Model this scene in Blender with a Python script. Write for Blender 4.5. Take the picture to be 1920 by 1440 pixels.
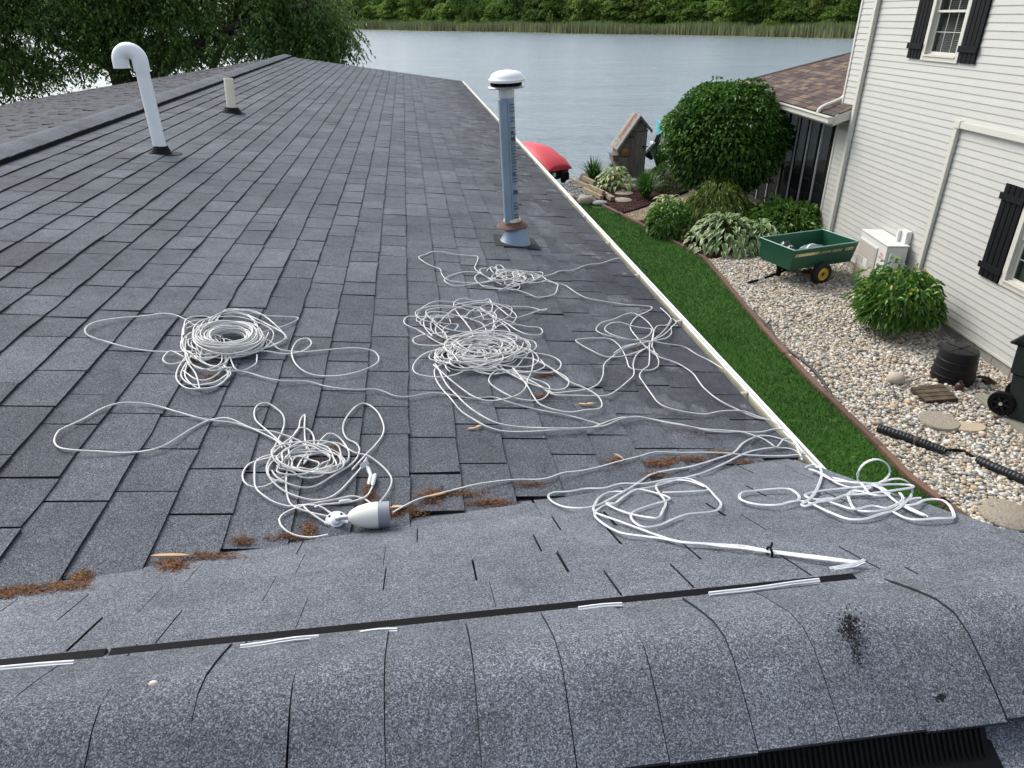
import bpy, bmesh, math, random
import numpy as np
from math import sin, cos, tan, radians, pi, sqrt, atan2
from mathutils import Vector, Matrix
random.seed(7); RNG = np.random.default_rng(11)
for o in list(bpy.data.objects): bpy.data.objects.remove(o)
scn = bpy.context.scene
COL = scn.collection

# ------------------------------------------------------------------ camera, sky, sun, exposure
HC = 4.34                       # camera height above the garden
FPX, PIT, HEAD = 1331.0, radians(27.4), radians(7.8)
cd = bpy.data.cameras.new('camera'); cam = bpy.data.objects.new('camera', cd); COL.objects.link(cam)
cd.sensor_fit = 'HORIZONTAL'; cd.sensor_width = 36.0; cd.lens = FPX/1920*36
cd.clip_start = .02; cd.clip_end = 3000
cam.location = (0, 0, HC); cam.rotation_euler = (pi/2-PIT, 0, -HEAD)
scn.camera = cam
SUN_EL, SUN_AZ = radians(46), radians(-40)     # azimuth from +Y, clockwise
wd = bpy.data.worlds.new('World'); scn.world = wd; wd.use_nodes = True
nt = wd.node_tree; bg = nt.nodes['Background']
sky = nt.nodes.new('ShaderNodeTexSky'); sky.sky_type = 'NISHITA'; sky.sun_disc = False
sky.sun_elevation = SUN_EL; sky.sun_rotation = SUN_AZ; sky.air_density = 1.0; sky.dust_density = 2.5; sky.ozone_density = 1.2
hs = nt.nodes.new('ShaderNodeHueSaturation'); hs.inputs['Saturation'].default_value = .55
nt.links.new(sky.outputs[0], hs.inputs['Color']); nt.links.new(hs.outputs[0], bg.inputs['Color'])
bg.inputs['Strength'].default_value = .15
sl = bpy.data.lights.new('sun', 'SUN'); so = bpy.data.objects.new('sun', sl); COL.objects.link(so)
sl.energy = 1.5; sl.angle = radians(34); sl.color = (1, .97, .92)
sd = Vector((sin(SUN_AZ)*cos(SUN_EL), cos(SUN_AZ)*cos(SUN_EL), sin(SUN_EL)))
so.rotation_euler = sd.to_track_quat('Z', 'Y').to_euler(); so.location = (0, -20, 40)
vs = scn.view_settings; vs.view_transform = 'Standard'; vs.look = 'None'; vs.gamma = 1; vs.use_curve_mapping = False
vs.exposure = 0.90

# ------------------------------------------------------------------ measuring helpers (a ray through the photo met with a real surface)
def ray(px, py):
    x = px-960; y = 720-py
    f = FPX*cos(PIT)+y*sin(PIT); z = y*cos(PIT)-FPX*sin(PIT)
    return (x*cos(HEAD)+f*sin(HEAD), -x*sin(HEAD)+f*cos(HEAD), z)
def meet(px, py, n, d):          # plane n.p=d with the camera at the origin
    r = ray(px, py); t = d/(n[0]*r[0]+n[1]*r[1]+n[2]*r[2])
    return Vector((r[0]*t, r[1]*t, r[2]*t+HC))
def G(px, py, z=0): return meet(px, py, (0, 0, 1), z-HC)
def onY(px, py, Y): return meet(px, py, (0, 1, 0), Y)
MS, MC = .14, .44                # slopes of the low main roof and of the steeper cross roof
ML = .15
def zR(x): return HC-1.11-MS*x
def zC(y): return HC-.4838-MC*y
RX, RZ = -2.52, HC-1.11+MS*2.52  # main ridge
EX = 1.18                        # eave
CY, CZ = .668, HC-.7777           # cross ridge
def zN(y): return CZ-.030-MC*(CY-y)
def zL(x): return RZ-ML*(RX-x)
def Rf(px, py): return meet(px, py, (MS, 0, 1), -1.11)
def Cf(px, py): return meet(px, py, (0, MC, 1), -.4838)
CAM0 = Vector((0, 0, HC))
def roofhit(px, py, mode='A'):
    a, b = Rf(px, py), Cf(px, py)
    if mode == 'R': return a
    if mode == 'C': return b
    if b.z > HC-.1: return a
    return a if (a-CAM0).length < (b-CAM0).length else b
def proj(p):
    X, Y, Z = p[0], p[1], p[2]-HC
    f = X*sin(HEAD)+Y*cos(HEAD); r = X*cos(HEAD)-Y*sin(HEAD)
    c = f*cos(PIT)-Z*sin(PIT); u = f*sin(PIT)+Z*cos(PIT)
    if c < .05: return None
    return (960+FPX*r/c, 720-FPX*u/c)

# ------------------------------------------------------------------ object helpers
WL = {}
def _props(o, label=None, cat=None, group=None, kind=None):
    if label: o['label'] = label
    if cat: o['category'] = cat
    if group: o['group'] = group
    if kind: o['kind'] = kind
def thing(name, loc, label, cat, group=None):
    o = bpy.data.objects.new(name, None); COL.objects.link(o); o.empty_display_size = .1
    o.location = loc; WL[o.name] = Vector(loc); _props(o, label, cat, group); return o
class MB:
    def __init__(s): s.v = []; s.f = []; s.m = []
    def add(s, vs, fs, mi=0):
        b = len(s.v); s.v.extend([tuple(v) for v in vs]); s.f.extend([tuple(i+b for i in f) for f in fs]); s.m.extend([mi]*len(fs)); return s
    def hexa(s, p, mi=0):        # 8 corners: bottom 4 ccw, top 4 ccw
        return s.add(p, [(3, 2, 1, 0), (4, 5, 6, 7), (0, 1, 5, 4), (1, 2, 6, 5), (2, 3, 7, 6), (3, 0, 4, 7)], mi)
    def box(s, lo, hi, mi=0, M=None):
        p = [(lo[0], lo[1], lo[2]), (hi[0], lo[1], lo[2]), (hi[0], hi[1], lo[2]), (lo[0], hi[1], lo[2]),
             (lo[0], lo[1], hi[2]), (hi[0], lo[1], hi[2]), (hi[0], hi[1], hi[2]), (lo[0], hi[1], hi[2])]
        if M is not None: p = [M @ Vector(q) for q in p]
        return s.hexa(p, mi)
    def tube(s, pts, r, n=8, mi=0, caps=True, sx=1.0):
        pts = [Vector(p) for p in pts]; rs = r if isinstance(r, (list, tuple)) else [r]*len(pts)
        b = len(s.v); N = len(pts); pn = None
        for i, p in enumerate(pts):
            t = (pts[min(i+1, N-1)]-pts[max(i-1, 0)])
            t = t.normalized() if t.length > 1e-9 else Vector((0, 0, 1))
            if pn is None:
                a = Vector((0, 0, 1)) if abs(t.z) < .9 else Vector((1, 0, 0)); nx = t.cross(a).normalized()
            else:
                nx = (pn-t*pn.dot(t)); nx = nx.normalized() if nx.length > 1e-6 else t.orthogonal().normalized()
            pn = nx; ny = t.cross(nx)
            for k in range(n):
                a = 2*pi*k/n; s.v.append(tuple(p+nx*(cos(a)*rs[i]*sx)+ny*(sin(a)*rs[i])))
        for i in range(N-1):
            for k in range(n):
                s.f.append((b+i*n+k, b+i*n+(k+1) % n, b+(i+1)*n+(k+1) % n, b+(i+1)*n+k)); s.m.append(mi)
        if caps:
            s.f.append(tuple(b+k for k in reversed(range(n)))); s.f.append(tuple(b+(N-1)*n+k for k in range(n))); s.m += [mi, mi]
        return s
    def lathe(s, prof, M=None, n=24, mi=0, caps=True):   # prof [(r,z)]
        M = M or Matrix(); b = len(s.v)
        for r, z in prof:
            for k in range(n):
                a = 2*pi*k/n; s.v.append(tuple(M @ Vector((r*cos(a), r*sin(a), z))))
        mis = mi if isinstance(mi, (list, tuple)) else [mi]*(len(prof)-1)
        for i in range(len(prof)-1):
            for k in range(n):
                s.f.append((b+i*n+k, b+i*n+(k+1) % n, b+(i+1)*n+(k+1) % n, b+(i+1)*n+k)); s.m.append(mis[i])
        if caps:
            s.f.append(tuple(b+k for k in reversed(range(n)))); s.m.append(mis[0])
            e = b+(len(prof)-1)*n; s.f.append(tuple(e+k for k in range(n))); s.m.append(mis[-1])
        return s
    def prism(s, poly, lo, hi, M=None, mi=0):            # poly in xy, extruded along z
        M = M or Matrix(); n = len(poly)
        v = [M @ Vector((x, y, lo)) for x, y in poly]+[M @ Vector((x, y, hi)) for x, y in poly]
        f = [tuple(reversed(range(n))), tuple(range(n, 2*n))]+[(i, (i+1) % n, n+(i+1) % n, n+i) for i in range(n)]
        return s.add(v, f, mi)
    def build(s, name, mats, parent=None, smooth=None, bevel=0, jitter=0, **kw):
        mats = mats if isinstance(mats, (list, tuple)) else [mats]
        base = WL[parent.name] if parent is not None else Vector((0, 0, 0))
        me = bpy.data.meshes.new(name)
        org = base
        if parent is None and s.v:
            a = np.array(s.v); org = Vector(((a[:, 0].min()+a[:, 0].max())/2, (a[:, 1].min()+a[:, 1].max())/2, a[:, 2].min()))
        me.from_pydata([(v[0]-org[0], v[1]-org[1], v[2]-org[2]) for v in s.v], [], s.f)
        for m in mats: me.materials.append(m)
        if len(mats) > 1: me.polygons.foreach_set('material_index', s.m)
        if bevel:
            bm = bmesh.new(); bm.from_mesh(me); bmesh.ops.remove_doubles(bm, verts=bm.verts, dist=1e-5)
            es = [e for e in bm.edges if len(e.link_faces) == 2 and e.calc_face_angle(0) > .5]
            bmesh.ops.bevel(bm, geom=es, offset=bevel, segments=2, affect='EDGES', clamp_overlap=True)
            bm.to_mesh(me); bm.free()
        if smooth is not None:
            me.polygons.foreach_set('use_smooth', [True]*len(me.polygons)); me.set_sharp_from_angle(angle=radians(smooth))
        me.update()
        o = bpy.data.objects.new(name, me); COL.objects.link(o)
        if parent is not None: o.parent = parent; WL[o.name] = base.copy()
        else: o.location = org; WL[o.name] = Vector(org)
        _props(o, **kw)
        return o
def np_mesh(name, V, F, mat, parent=None, uv=None, smooth=False, org=None, **kw):
    """V (n,3), F (m,k) with constant k"""
    V = np.asarray(V, dtype=np.float32); F = np.asarray(F, dtype=np.int32); k = F.shape[1]
    base = WL[parent.name] if parent is not None else Vector(org or (0, 0, 0))
    me = bpy.data.meshes.new(name); me.vertices.add(len(V)); me.loops.add(F.size); me.polygons.add(len(F))
    me.vertices.foreach_set('co', (V-np.array(base, dtype=np.float32)).ravel())
    me.loops.foreach_set('vertex_index', F.ravel()); me.polygons.foreach_set('loop_start', np.arange(len(F), dtype=np.int32)*k)
    if uv is not None:
        l = me.uv_layers.new(name='UVMap'); l.data.foreach_set('uv', np.asarray(uv, dtype=np.float32)[F.ravel()].ravel())
    if smooth: me.polygons.foreach_set('use_smooth', [True]*len(F))
    me.materials.append(mat); me.update(calc_edges=True); me.validate()
    o = bpy.data.objects.new(name, me); COL.objects.link(o)
    if parent is not None: o.parent = parent; WL[o.name] = base.copy()
    else: o.location = base; WL[o.name] = Vector(base)
    _props(o, **kw); return o
def dup(o, parent=None, name=None):
    c = o.copy(); COL.objects.link(c)
    if parent is not None: c.parent = parent
    for ch in o.children: dup(ch, c)
    return c
def catmull(P, step):
    P = [Vector(p) for p in P]; out = []
    for i in range(len(P)-1):
        p0 = P[max(i-1, 0)]; p1 = P[i]; p2 = P[i+1]; p3 = P[min(i+2, len(P)-1)]
        n = max(2, int((p2-p1).length/step)+1)
        for k in range(n):
            t = k/n; out.append(.5*((2*p1)+(p2-p0)*t+(2*p0-5*p1+4*p2-p3)*t*t+(3*p1-p0-3*p2+p3)*t**3))
    out.append(P[-1]); return out

# ------------------------------------------------------------------ materials
class NT:
    def __init__(s, name):
        s.m = bpy.data.materials.new(name); s.m.use_nodes = True; s.t = s.m.node_tree
        s.b = s.t.nodes['Principled BSDF']; s.out = s.t.nodes['Material Output']
    def n(s, typ, **kw):
        o = s.t.nodes.new('ShaderNode'+typ)
        for k, v in kw.items(): setattr(o, k, v)
        return o
    def l(s, a, b): s.t.links.new(a, b)
    def pos(s, scale=(1, 1, 1)):
        g = s.n('NewGeometry'); mp = s.n('Mapping'); mp.inputs['Scale'].default_value = scale; s.l(g.outputs['Position'], mp.inputs['Vector']); return mp.outputs[0]
    def obj(s, scale=(1, 1, 1)):
        g = s.n('TexCoord'); mp = s.n('Mapping'); mp.inputs['Scale'].default_value = scale; s.l(g.outputs['Object'], mp.inputs['Vector']); return mp.outputs[0]
    def noise(s, vec, scale, detail=4, rough=.55):
        t = s.n('TexNoise'); t.inputs['Scale'].default_value = scale; t.inputs['Detail'].default_value = detail; t.inputs['Roughness'].default_value = rough
        s.l(vec, t.inputs['Vector']); return t.outputs[0]
    def ramp(s, fac, stops, interp='LINEAR'):
        r = s.n('ValToRGB'); r.color_ramp.interpolation = interp; e = r.color_ramp.elements
        while len(e) < len(stops): e.new(.5)
        for el, (p, c) in zip(e, stops): el.position = p; el.color = (c[0], c[1], c[2], 1) if hasattr(c, '__len__') else (c, c, c, 1)
        s.l(fac, r.inputs[0]); return r.outputs[0]
    def mix(s, fac, a, b, mode='MIX'):
        m = s.n('Mix', data_type='RGBA', blend_type=mode)
        for ix, v in ((0, fac), (6, a), (7, b)):
            sock = m.inputs[ix]
            if hasattr(v, 'links') or hasattr(v, 'is_linked'): s.l(v, sock)
            elif hasattr(v, '__len__'): sock.default_value = (v[0], v[1], v[2], 1)
            else: sock.default_value = v if ix == 0 else (v, v, v, 1)
        return m.outputs[2]
    def math(s, op, a, b=0, clamp=False):
        m = s.n('Math', operation=op, use_clamp=clamp)
        for sock, v in zip(m.inputs, (a, b)):
            if hasattr(v, 'is_linked'): s.l(v, sock)
            else: sock.default_value = v
        return m.outputs[0]
    def rand(s):                       # per object + per loose piece
        a = s.n('ObjectInfo').outputs['Random']; b = s.n('NewGeometry').outputs['Random Per Island']
        return s.math('FRACT', s.math('ADD', a, s.math('MULTIPLY', b, 7.31)))
    def bump(s, h, strength=.3, dist=.01):
        b = s.n('Bump'); b.inputs['Strength'].default_value = strength; b.inputs['Distance'].default_value = dist
        s.l(h, b.inputs['Height']); s.l(b.outputs[0], s.b.inputs['Normal'])
    def set(s, col=None, rough=.6, metal=0, spec=.5):
        if col is not None:
            if hasattr(col, 'is_linked'): s.l(col, s.b.inputs['Base Color'])
            else: s.b.inputs['Base Color'].default_value = (*col, 1)
        if hasattr(rough, 'is_linked'): s.l(rough, s.b.inputs['Roughness'])
        else: s.b.inputs['Roughness'].default_value = rough
        s.b.inputs['Metallic'].default_value = metal; s.b.inputs['Specular IOR Level'].default_value = spec
        return s.m
def plain(name, col, rough=.6, var=.15, scale=30, metal=0, bump=0, spec=.5, isl=0, dirt=0, dirtcol=(.12, .1, .07)):
    k = NT(name); v = k.obj() if scale < 200 else k.obj()
    n = k.noise(v, scale, 5); c = k.mix(n, tuple(x*(1-var) for x in col), tuple(min(1, x*(1+var)) for x in col))
    if isl:
        r = k.rand(); c = k.mix(r, k.mix(1.0, c, 1-isl, 'MULTIPLY'), k.mix(1.0, c, 1+isl, 'MULTIPLY'))
    if dirt:
        d = k.ramp(k.noise(k.pos(), 3.3, 8, .7), [(.48, 0), (.72, dirt)]); c = k.mix(d, c, dirtcol)
    if bump: k.bump(n, bump, .004)
    return k.set(c, rough, metal, spec)
def shingle_mat(name, dark=1.0, stains=True, tint=(1, 1, 1), rv=(.82, .97, 1.14)):
    k = NT(name); p = k.pos()
    vo = k.n('TexVoronoi'); vo.inputs['Scale'].default_value = 660; k.l(p, vo.inputs['Vector'])
    sp = k.n('SeparateColor'); k.l(vo.outputs['Color'], sp.inputs[0])
    gran = k.ramp(sp.outputs[0], [(0, (.030, .031, .034)), (.34, (.064, .067, .074)), (.6, (.098, .103, .113)), (.82, (.138, .145, .157)), (1, (.225, .235, .25))])
    vo2 = k.n('TexVoronoi'); vo2.inputs['Scale'].default_value = 340; k.l(p, vo2.inputs['Vector'])
    sp2 = k.n('SeparateColor'); k.l(vo2.outputs['Color'], sp2.inputs[0])
    g2 = k.ramp(sp2.outputs[1], [(0, .84), (.55, 1.0), (1, 1.18)])
    c = k.mix(1.0, gran, g2, 'MULTIPLY')
    c = k.mix(1.0, c, (tint[0]*.975, tint[1]*1.0, tint[2]*1.04), 'MULTIPLY'); r = k.rand(); c = k.mix(1.0, c, k.ramp(r, [(0, rv[0]*dark), (.5, rv[1]*dark), (1, rv[2]*dark)]), 'MULTIPLY')
    big = k.noise(p, 2.2, 6, .65); c = k.mix(1.0, c, k.ramp(big, [(.3, .78), (.5, 1.0), (.7, 1.2)]), 'MULTIPLY')
    mid = k.noise(p, 16, 5, .7); c = k.mix(1.0, c, k.ramp(mid, [(.3, .8), (.5, 1.0), (.72, 1.16)]), 'MULTIPLY')
    if stains:
        sx = k.n('SeparateXYZ'); k.l(p, sx.inputs[0])
        m = k.n('MapRange'); k.l(sx.outputs[0], m.inputs[0]); m.inputs[1].default_value = .15; m.inputs[2].default_value = 1.15
        my = k.n('MapRange'); k.l(sx.outputs[1], my.inputs[0]); my.inputs[1].default_value = 1.75; my.inputs[2].default_value = 2.1
        st = k.ramp(k.noise(k.pos((1.6, 1, 1)), 3.4, 7, .62), [(.40, 0), (.56, 1)])
        st2 = k.math('MULTIPLY', k.math('MULTIPLY', st, m.outputs[0]), my.outputs[0])
        edge = k.n('MapRange'); k.l(sx.outputs[0], edge.inputs[0]); edge.inputs[1].default_value = .78; edge.inputs[2].default_value = 1.02
        st3 = k.math('MAXIMUM', st2, k.math('MULTIPLY', k.math('MULTIPLY', edge.outputs[0], my.outputs[0]), .8))
        c = k.mix(k.math('MULTIPLY', st3, .85), c, k.mix(1.0, c, (.36, .35, .345), 'MULTIPLY')); pale = k.math('MULTIPLY', k.math('MULTIPLY', k.ramp(k.noise(k.pos((1, .8, 1)), 7.5, 5, .55), [(.60, 0), (.66, 1)]), m.outputs[0]), my.outputs[0]); c = k.mix(pale, c, k.mix(1.0, gran, (1.25, 1.25, 1.25), 'MULTIPLY'))
        br = k.ramp(k.noise(p, 6.5, 8, .72), [(.60, 0), (.80, .4)]); c = k.mix(br, c, (.07, .05, .035))
    k.bump(sp.outputs[0], .4, .0012)
    return k.set(c, .93, 0, .25)
def leaf_mat(name, c0, c1, c2=None, rough=.45, trans=.28, spec=.4, margin=None):
    k = NT(name); r = k.rand(); st = [(0, c0), (.6, c1)]+([(1, c2)] if c2 else [])
    c = k.ramp(r, st)
    if margin:
        uv = k.n('UVMap'); sx = k.n('SeparateXYZ'); k.l(uv.outputs[0], sx.inputs[0])
        d = k.math('ABSOLUTE', k.math('SUBTRACT', sx.outputs[0], .5))
        f = k.ramp(k.math('ADD', d, k.math('MULTIPLY', k.math('SUBTRACT', k.noise(k.obj((1, 1, 1)), 22, 3), .5), .16)), [(.34, 0), (.43, 1)])
        c = k.mix(f, c, margin)
    k.set(c, rough, 0, spec)
    tr = k.n('BsdfTranslucent'); k.l(c, tr.inputs['Color']); ms = k.n('MixShader'); ms.inputs[0].default_value = trans
    k.l(k.b.outputs[0], ms.inputs[1]); k.l(tr.outputs[0], ms.inputs[2]); k.l(ms.outputs[0], k.out.inputs['Surface'])
    return k.m
# ------------------------------------------------------------------ common materials
M_SH = shingle_mat('shingle_granules', 1.0); M_SHC = shingle_mat('paler_granules', 1.27, False, rv=(.93, 1, 1.07)); M_SHL = shingle_mat('old_granules', .66, False, (1.06, 1, .98)); M_SHE = plain('shingle_edge', (.018, .018, .019), .95, .2, 60)  # cross roof granules are set paler than those of the main roof
M_FELT = plain('roof_felt', (.022, .022, .024), .95, .2, 40)
M_CAP = shingle_mat('cap_granules', 1.12, False, rv=(.9, 1, 1.08))
M_BLK = plain('black_plastic', (.006, .006, .007), .75, .2, 20, spec=.1)
M_WHITE = plain('white_paint', (.74, .74, .71), .45, .05, 8, dirt=.12, dirtcol=(.5, .48, .4))
M_TRIM = plain('cream_trim', (.56, .545, .48), .45, .05, 6, dirt=.15, dirtcol=(.5, .48, .38))
M_SIDE = plain('vinyl_siding', (.49, .487, .45), .5, .05, 4, isl=.025, dirt=.06, dirtcol=(.45, .45, .4))
M_GUT = plain('gutter_inside', (.40, .39, .29), .6, .2, 12, dirt=.75, dirtcol=(.17, .15, .09))
M_GUTL = plain('gutter_white', (.80, .81, .80), .4, .04, 10)

# ------------------------------------------------------------------ ground, water and far shore
def sheet(name, poly, z, mat, **kw):
    bm = bmesh.new(); vs = [bm.verts.new((x, y, z)) for x, y in poly]; f = bm.faces.new(vs)
    if f.normal.z < 0 or sum(poly[i][0]*poly[(i+1) % len(poly)][1]-poly[(i+1) % len(poly)][0]*poly[i][1] for i in range(len(poly))) < 0: f.normal_flip()
    bmesh.ops.triangulate(bm, faces=bm.faces[:])
    me = bpy.data.meshes.new(name); bm.to_mesh(me); bm.free(); me.materials.append(mat)
    o = bpy.data.objects.new(name, me); COL.objects.link(o); _props(o, **kw); return o
k = NT('soil'); c = k.mix(k.noise(k.pos(), 5, 6), (.05, .042, .03), (.10, .085, .06)); k.bump(k.noise(k.pos(), 25, 6), .6, .03); M_SOIL = k.set(c, .95)
SHORE = [(-60, 28), (-12, 27.5), (-3, 26), (2, 22.2), (4.1, 20.7), (4.9, 21.0), (5.2, 22.1), (7.6, 22.5), (12, 23.2), (60, 25)]
g = MB(); n = len(SHORE)
top = [(-60, -40, 0)]+[(x, y, 0) for x, y in SHORE]+[(60, -40, 0)]
g.add(top, [tuple(reversed(range(len(top))))])
slo = [(x, y, 0) for x, y in SHORE]+[(x, y+.9, -.75) for x, y in SHORE]
g.add(slo, [(i, n+i, n+i+1, i+1) for i in range(n-1)])
g.build('ground', M_SOIL, kind='structure')
# water
k = NT('lake'); p = k.pos((1, 1, 1))
w1 = k.noise(k.pos((.55, 1.5, 1)), 1.3, 3, .6); w2 = k.noise(k.pos((.7, 1.6, 1)), 5.2, 3, .6); w3 = k.noise(k.pos((.05, .16, 1)), 1.0, 3)
hgt = k.math('ADD', k.math('MULTIPLY', w1, .9), k.math('ADD', k.math('MULTIPLY', w2, .32), k.math('MULTIPLY', w3, .7)))
k.bump(hgt, 1.0, .20)
k.b.inputs['IOR'].default_value = 1.33
c = k.mix(k.ramp(k.noise(k.pos((.10, .55, 1)), 1, 5, .65), [(.32, 0), (.68, 1)]), (.16, .20, .222), (.225, .268, .29))
M_LAKE = k.set(c, .17, 0, .5)
lw = MB(); lw.add([(-600, -80, -.45), (600, -80, -.45), (600, 700, -.45), (-600, 700, -.45)], [(0, 1, 2, 3)]); lw.build('lake', M_LAKE, kind='structure')
# far bank follows the line seen across the water
A = Vector((-24.9, 328.5, -.45)); B = Vector((107.5, 177.5, -.45)); fd = (B-A).normalized(); fn = Vector((-fd.y, fd.x, 0))
if fn.y < 0: fn = -fn
def far(a, d, z=0): q = A+fd*a+fn*d; return Vector((q.x, q.y, -.45+z))
fb = MB()
rows = [(0, -.4), (1.5, .1), (16, .35), (40, 1.5), (80, 9), (130, 16), (260, 24)]
S = np.linspace(-260, 420, 35)
vv = []
for d, z in rows:
    for a in S: vv.append(far(a, d+2.5*sin(a*.09)+1.5*sin(a*.23+d), z+(.6*sin(a*.05+d) if z > 1 else 0)))
m_ = len(S); fb.add(vv, [(r*m_+i, r*m_+i+1, (r+1)*m_+i+1, (r+1)*m_+i) for r in range(len(rows)-1) for i in range(m_-1)])
k = NT('far_ground'); c = k.mix(k.noise(k.pos(), .3, 5), (.02, .035, .012), (.05, .075, .025)); M_FG = k.set(c, .95)
fb.build('far_bank', M_FG, kind='structure', smooth=80)
# reeds along the far bank
def reed_strip():
    N = 30000; a = RNG.uniform(-120, 300, N); d = RNG.uniform(-.5, 17, N)**1.0
    wob = 2.5*np.sin(a*.09)+1.2*np.sin(a*.31); d = d+wob
    h = RNG.uniform(2.2, 3.6, N)*(1+.12*np.sin(a*.17)); w_ = RNG.uniform(.10, .26, N); le = RNG.normal(0, .28, N); yw = RNG.uniform(-.6, .6, N)
    bx = A.x+fd.x*a+fn.x*d; by = A.y+fd.y*a+fn.y*d
    tx, ty = fd.x*np.cos(yw)-fd.y*np.sin(yw), fd.x*np.sin(yw)+fd.y*np.cos(yw)
    z0 = np.full(N, -.5); V = np.stack([np.stack([bx-tx*w_, by-ty*w_, z0], 1), np.stack([bx+tx*w_, by+ty*w_, z0], 1), np.stack([bx+tx*le, by+ty*le, z0+h], 1)], 1).reshape(-1, 3)
    k = NT('reed'); sx = k.n('SeparateXYZ'); k.l(k.pos(), sx.inputs[0]); hh = k.math('DIVIDE', sx.outputs[2], 3.2)
    big = k.noise(k.pos(), .11, 4)
    c = k.mix(hh, (.17, .165, .085), (.14, .20, .07)); c = k.mix(1.0, c, k.ramp(k.rand(), [(0, .6), (1, 1.35)]), 'MULTIPLY'); c = k.mix(1.0, c, k.ramp(big, [(.35, .75), (.65, 1.25)]), 'MULTIPLY')
    return np_mesh('reeds', V, np.arange(3*N).reshape(-1, 3), k.set(c, .7, 0, .2), org=tuple(far(80, 8)), label='tall green reed belt along the far lake shore', cat='reeds', kind='stuff')
reed_strip()
def lily_strip():
    N = 3600; a = RNG.uniform(-110, 280, N); d = -np.abs(RNG.gamma(1.3, 2.1, N)); d = d*(.35+.65*(np.sin(a*.045)+1)/2)+2.5*np.sin(a*.09)
    r = RNG.uniform(.25, .75, N); ang = np.linspace(0, 2*pi, 7)[:-1]
    cx = A.x+fd.x*a+fn.x*d; cy = A.y+fd.y*a+fn.y*d
    V = np.stack([cx[:, None]+r[:, None]*np.cos(ang), cy[:, None]+r[:, None]*np.sin(ang), np.full((N, 6), -.44)+RNG.uniform(0, .06, (N, 1))], 2).reshape(-1, 3)
    m = plain('lily_pad', (.24, .29, .07), .6, .2, 2, isl=.3)
    np_mesh('lily_pads', V, np.arange(6*N).reshape(-1, 6), m, org=tuple(far(80, -3)), label='yellow green lily pads floating in front of the reeds', cat='lily pads', kind='stuff')
lily_strip()

# ------------------------------------------------------------------ foliage builders
def leaf_cloud(P, D, L, W, up=.35, droop=.2, fold=.25, rnd=.5):
    """folded diamond leaves at P pointing along D (n,3)"""
    n = len(P); P = np.asarray(P); D = np.asarray(D)+RNG.normal(0, rnd, (n, 3)); D[:, 2] += up-droop
    D /= np.linalg.norm(D, axis=1)[:, None]+1e-9
    R = RNG.normal(0, 1, (n, 3)); R[:, 2] *= .35
    S = np.cross(D, np.array([0, 0, 1.0])+R*.45); S /= np.linalg.norm(S, axis=1)[:, None]+1e-9
    Nn = np.cross(S, D); Nn *= np.sign(Nn[:, 2:3]+1e-9)
    L = np.asarray(L)*RNG.uniform(.7, 1.25, n); Wd = np.asarray(W)*RNG.uniform(.8, 1.2, n)
    tip = P+D*L[:, None]; tip[:, 2] -= L*droop; mid = P+D*(L*.45)[:, None]+Nn*(Wd*fold)[:, None]
    a = mid+S*(Wd*.5)[:, None]; b = mid-S*(Wd*.5)[:, None]
    V = np.stack([P, a, tip, b], 1).reshape(-1, 3)
    i = np.arange(n)*4; F = np.concatenate([np.stack([i, i+1, i+2], 1), np.stack([i, i+2, i+3], 1)])
    uv = np.tile(np.array([[.5, 0], [1, .5], [.5, 1], [0, .5]]), (n, 1))
    return V, F, uv
def blob_points(n, rad, lumps=9, lump=.25, shell=.75, zmin=-.6, wid=.25):
    """points & outward normals on a lumpy ellipsoid"""
    d = RNG.normal(0, 1, (n*2, 3)); d /= np.linalg.norm(d, axis=1)[:, None]; d = d[d[:, 2] > zmin][:n]
    c = RNG.normal(0, 1, (lumps, 3)); c /= np.linalg.norm(c, axis=1)[:, None]; amp = RNG.uniform(-.5, 1, lumps)*lump
    bump = (np.exp(-((d[:, None, :]-c[None])**2).sum(2)/wid)*amp).sum(1)
    s = (1-np.abs(RNG.exponential((1-shell)*.5, len(d)))).clip(.2, 1)*(1+bump)
    return d*np.array(rad)*s[:, None], d
M_BARK = None
def bark(name, c0, c1):
    k = NT(name); n = k.noise(k.obj((6, 6, 1.2)), 3, 8, .7); c = k.ramp(n, [(.3, c0), (.7, c1)]); k.bump(n, .8, .03); return k.set(c, .95, 0, .2)
M_BARK = bark('bark', (.018, .015, .012), (.07, .058, .045)); M_TWIG = bark('twig', (.03, .022, .014), (.08, .06, .04))

# far trees
def far_tree_mesh(i, hh, ww, mat):
    V, F = [], []
    nb = 0
    for q in range(64):
        t = RNG.uniform(.02, 1); r = ww*(.35+.65*sin(pi*min(1, t*.82+.16)))*sqrt(RNG.uniform(.15, 1)); a = RNG.uniform(0, 2*pi)
        c = np.array([r*cos(a), r*sin(a), hh*t]); s = RNG.uniform(.7, 1.6)
        n = 42; d = RNG.normal(0, 1, (n, 3)); d /= np.linalg.norm(d, axis=1)[:, None]; d[:, 2] = np.abs(d[:, 2])*.8-.15
        P = c+d*s*np.array([1.2, 1.2, .75]); v, f, _ = leaf_cloud(P, d, .75, .55, up=0, droop=.25, fold=.15, rnd=.5); V.append(v); F.append(f+nb); nb += len(v)
    return np.concatenate(V), np.concatenate(F)
FM = [leaf_mat('far_leaf_dark', (.065, .135, .028), (.10, .185, .038), (.16, .26, .05), .6, .48, .2),
      leaf_mat('far_leaf_mid', (.11, .20, .038), (.165, .275, .05), (.24, .35, .07), .6, .48, .2),
      leaf_mat('far_leaf_light', (.15, .23, .05), (.21, .30, .065), (.27, .36, .085), .6, .42, .2)]
FL = ['dense dark green tree at the foot of the far wood', 'mid green leafy tree along the far lake shore', 'pale green leafy tree along the far lake shore']
protos = []
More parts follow.
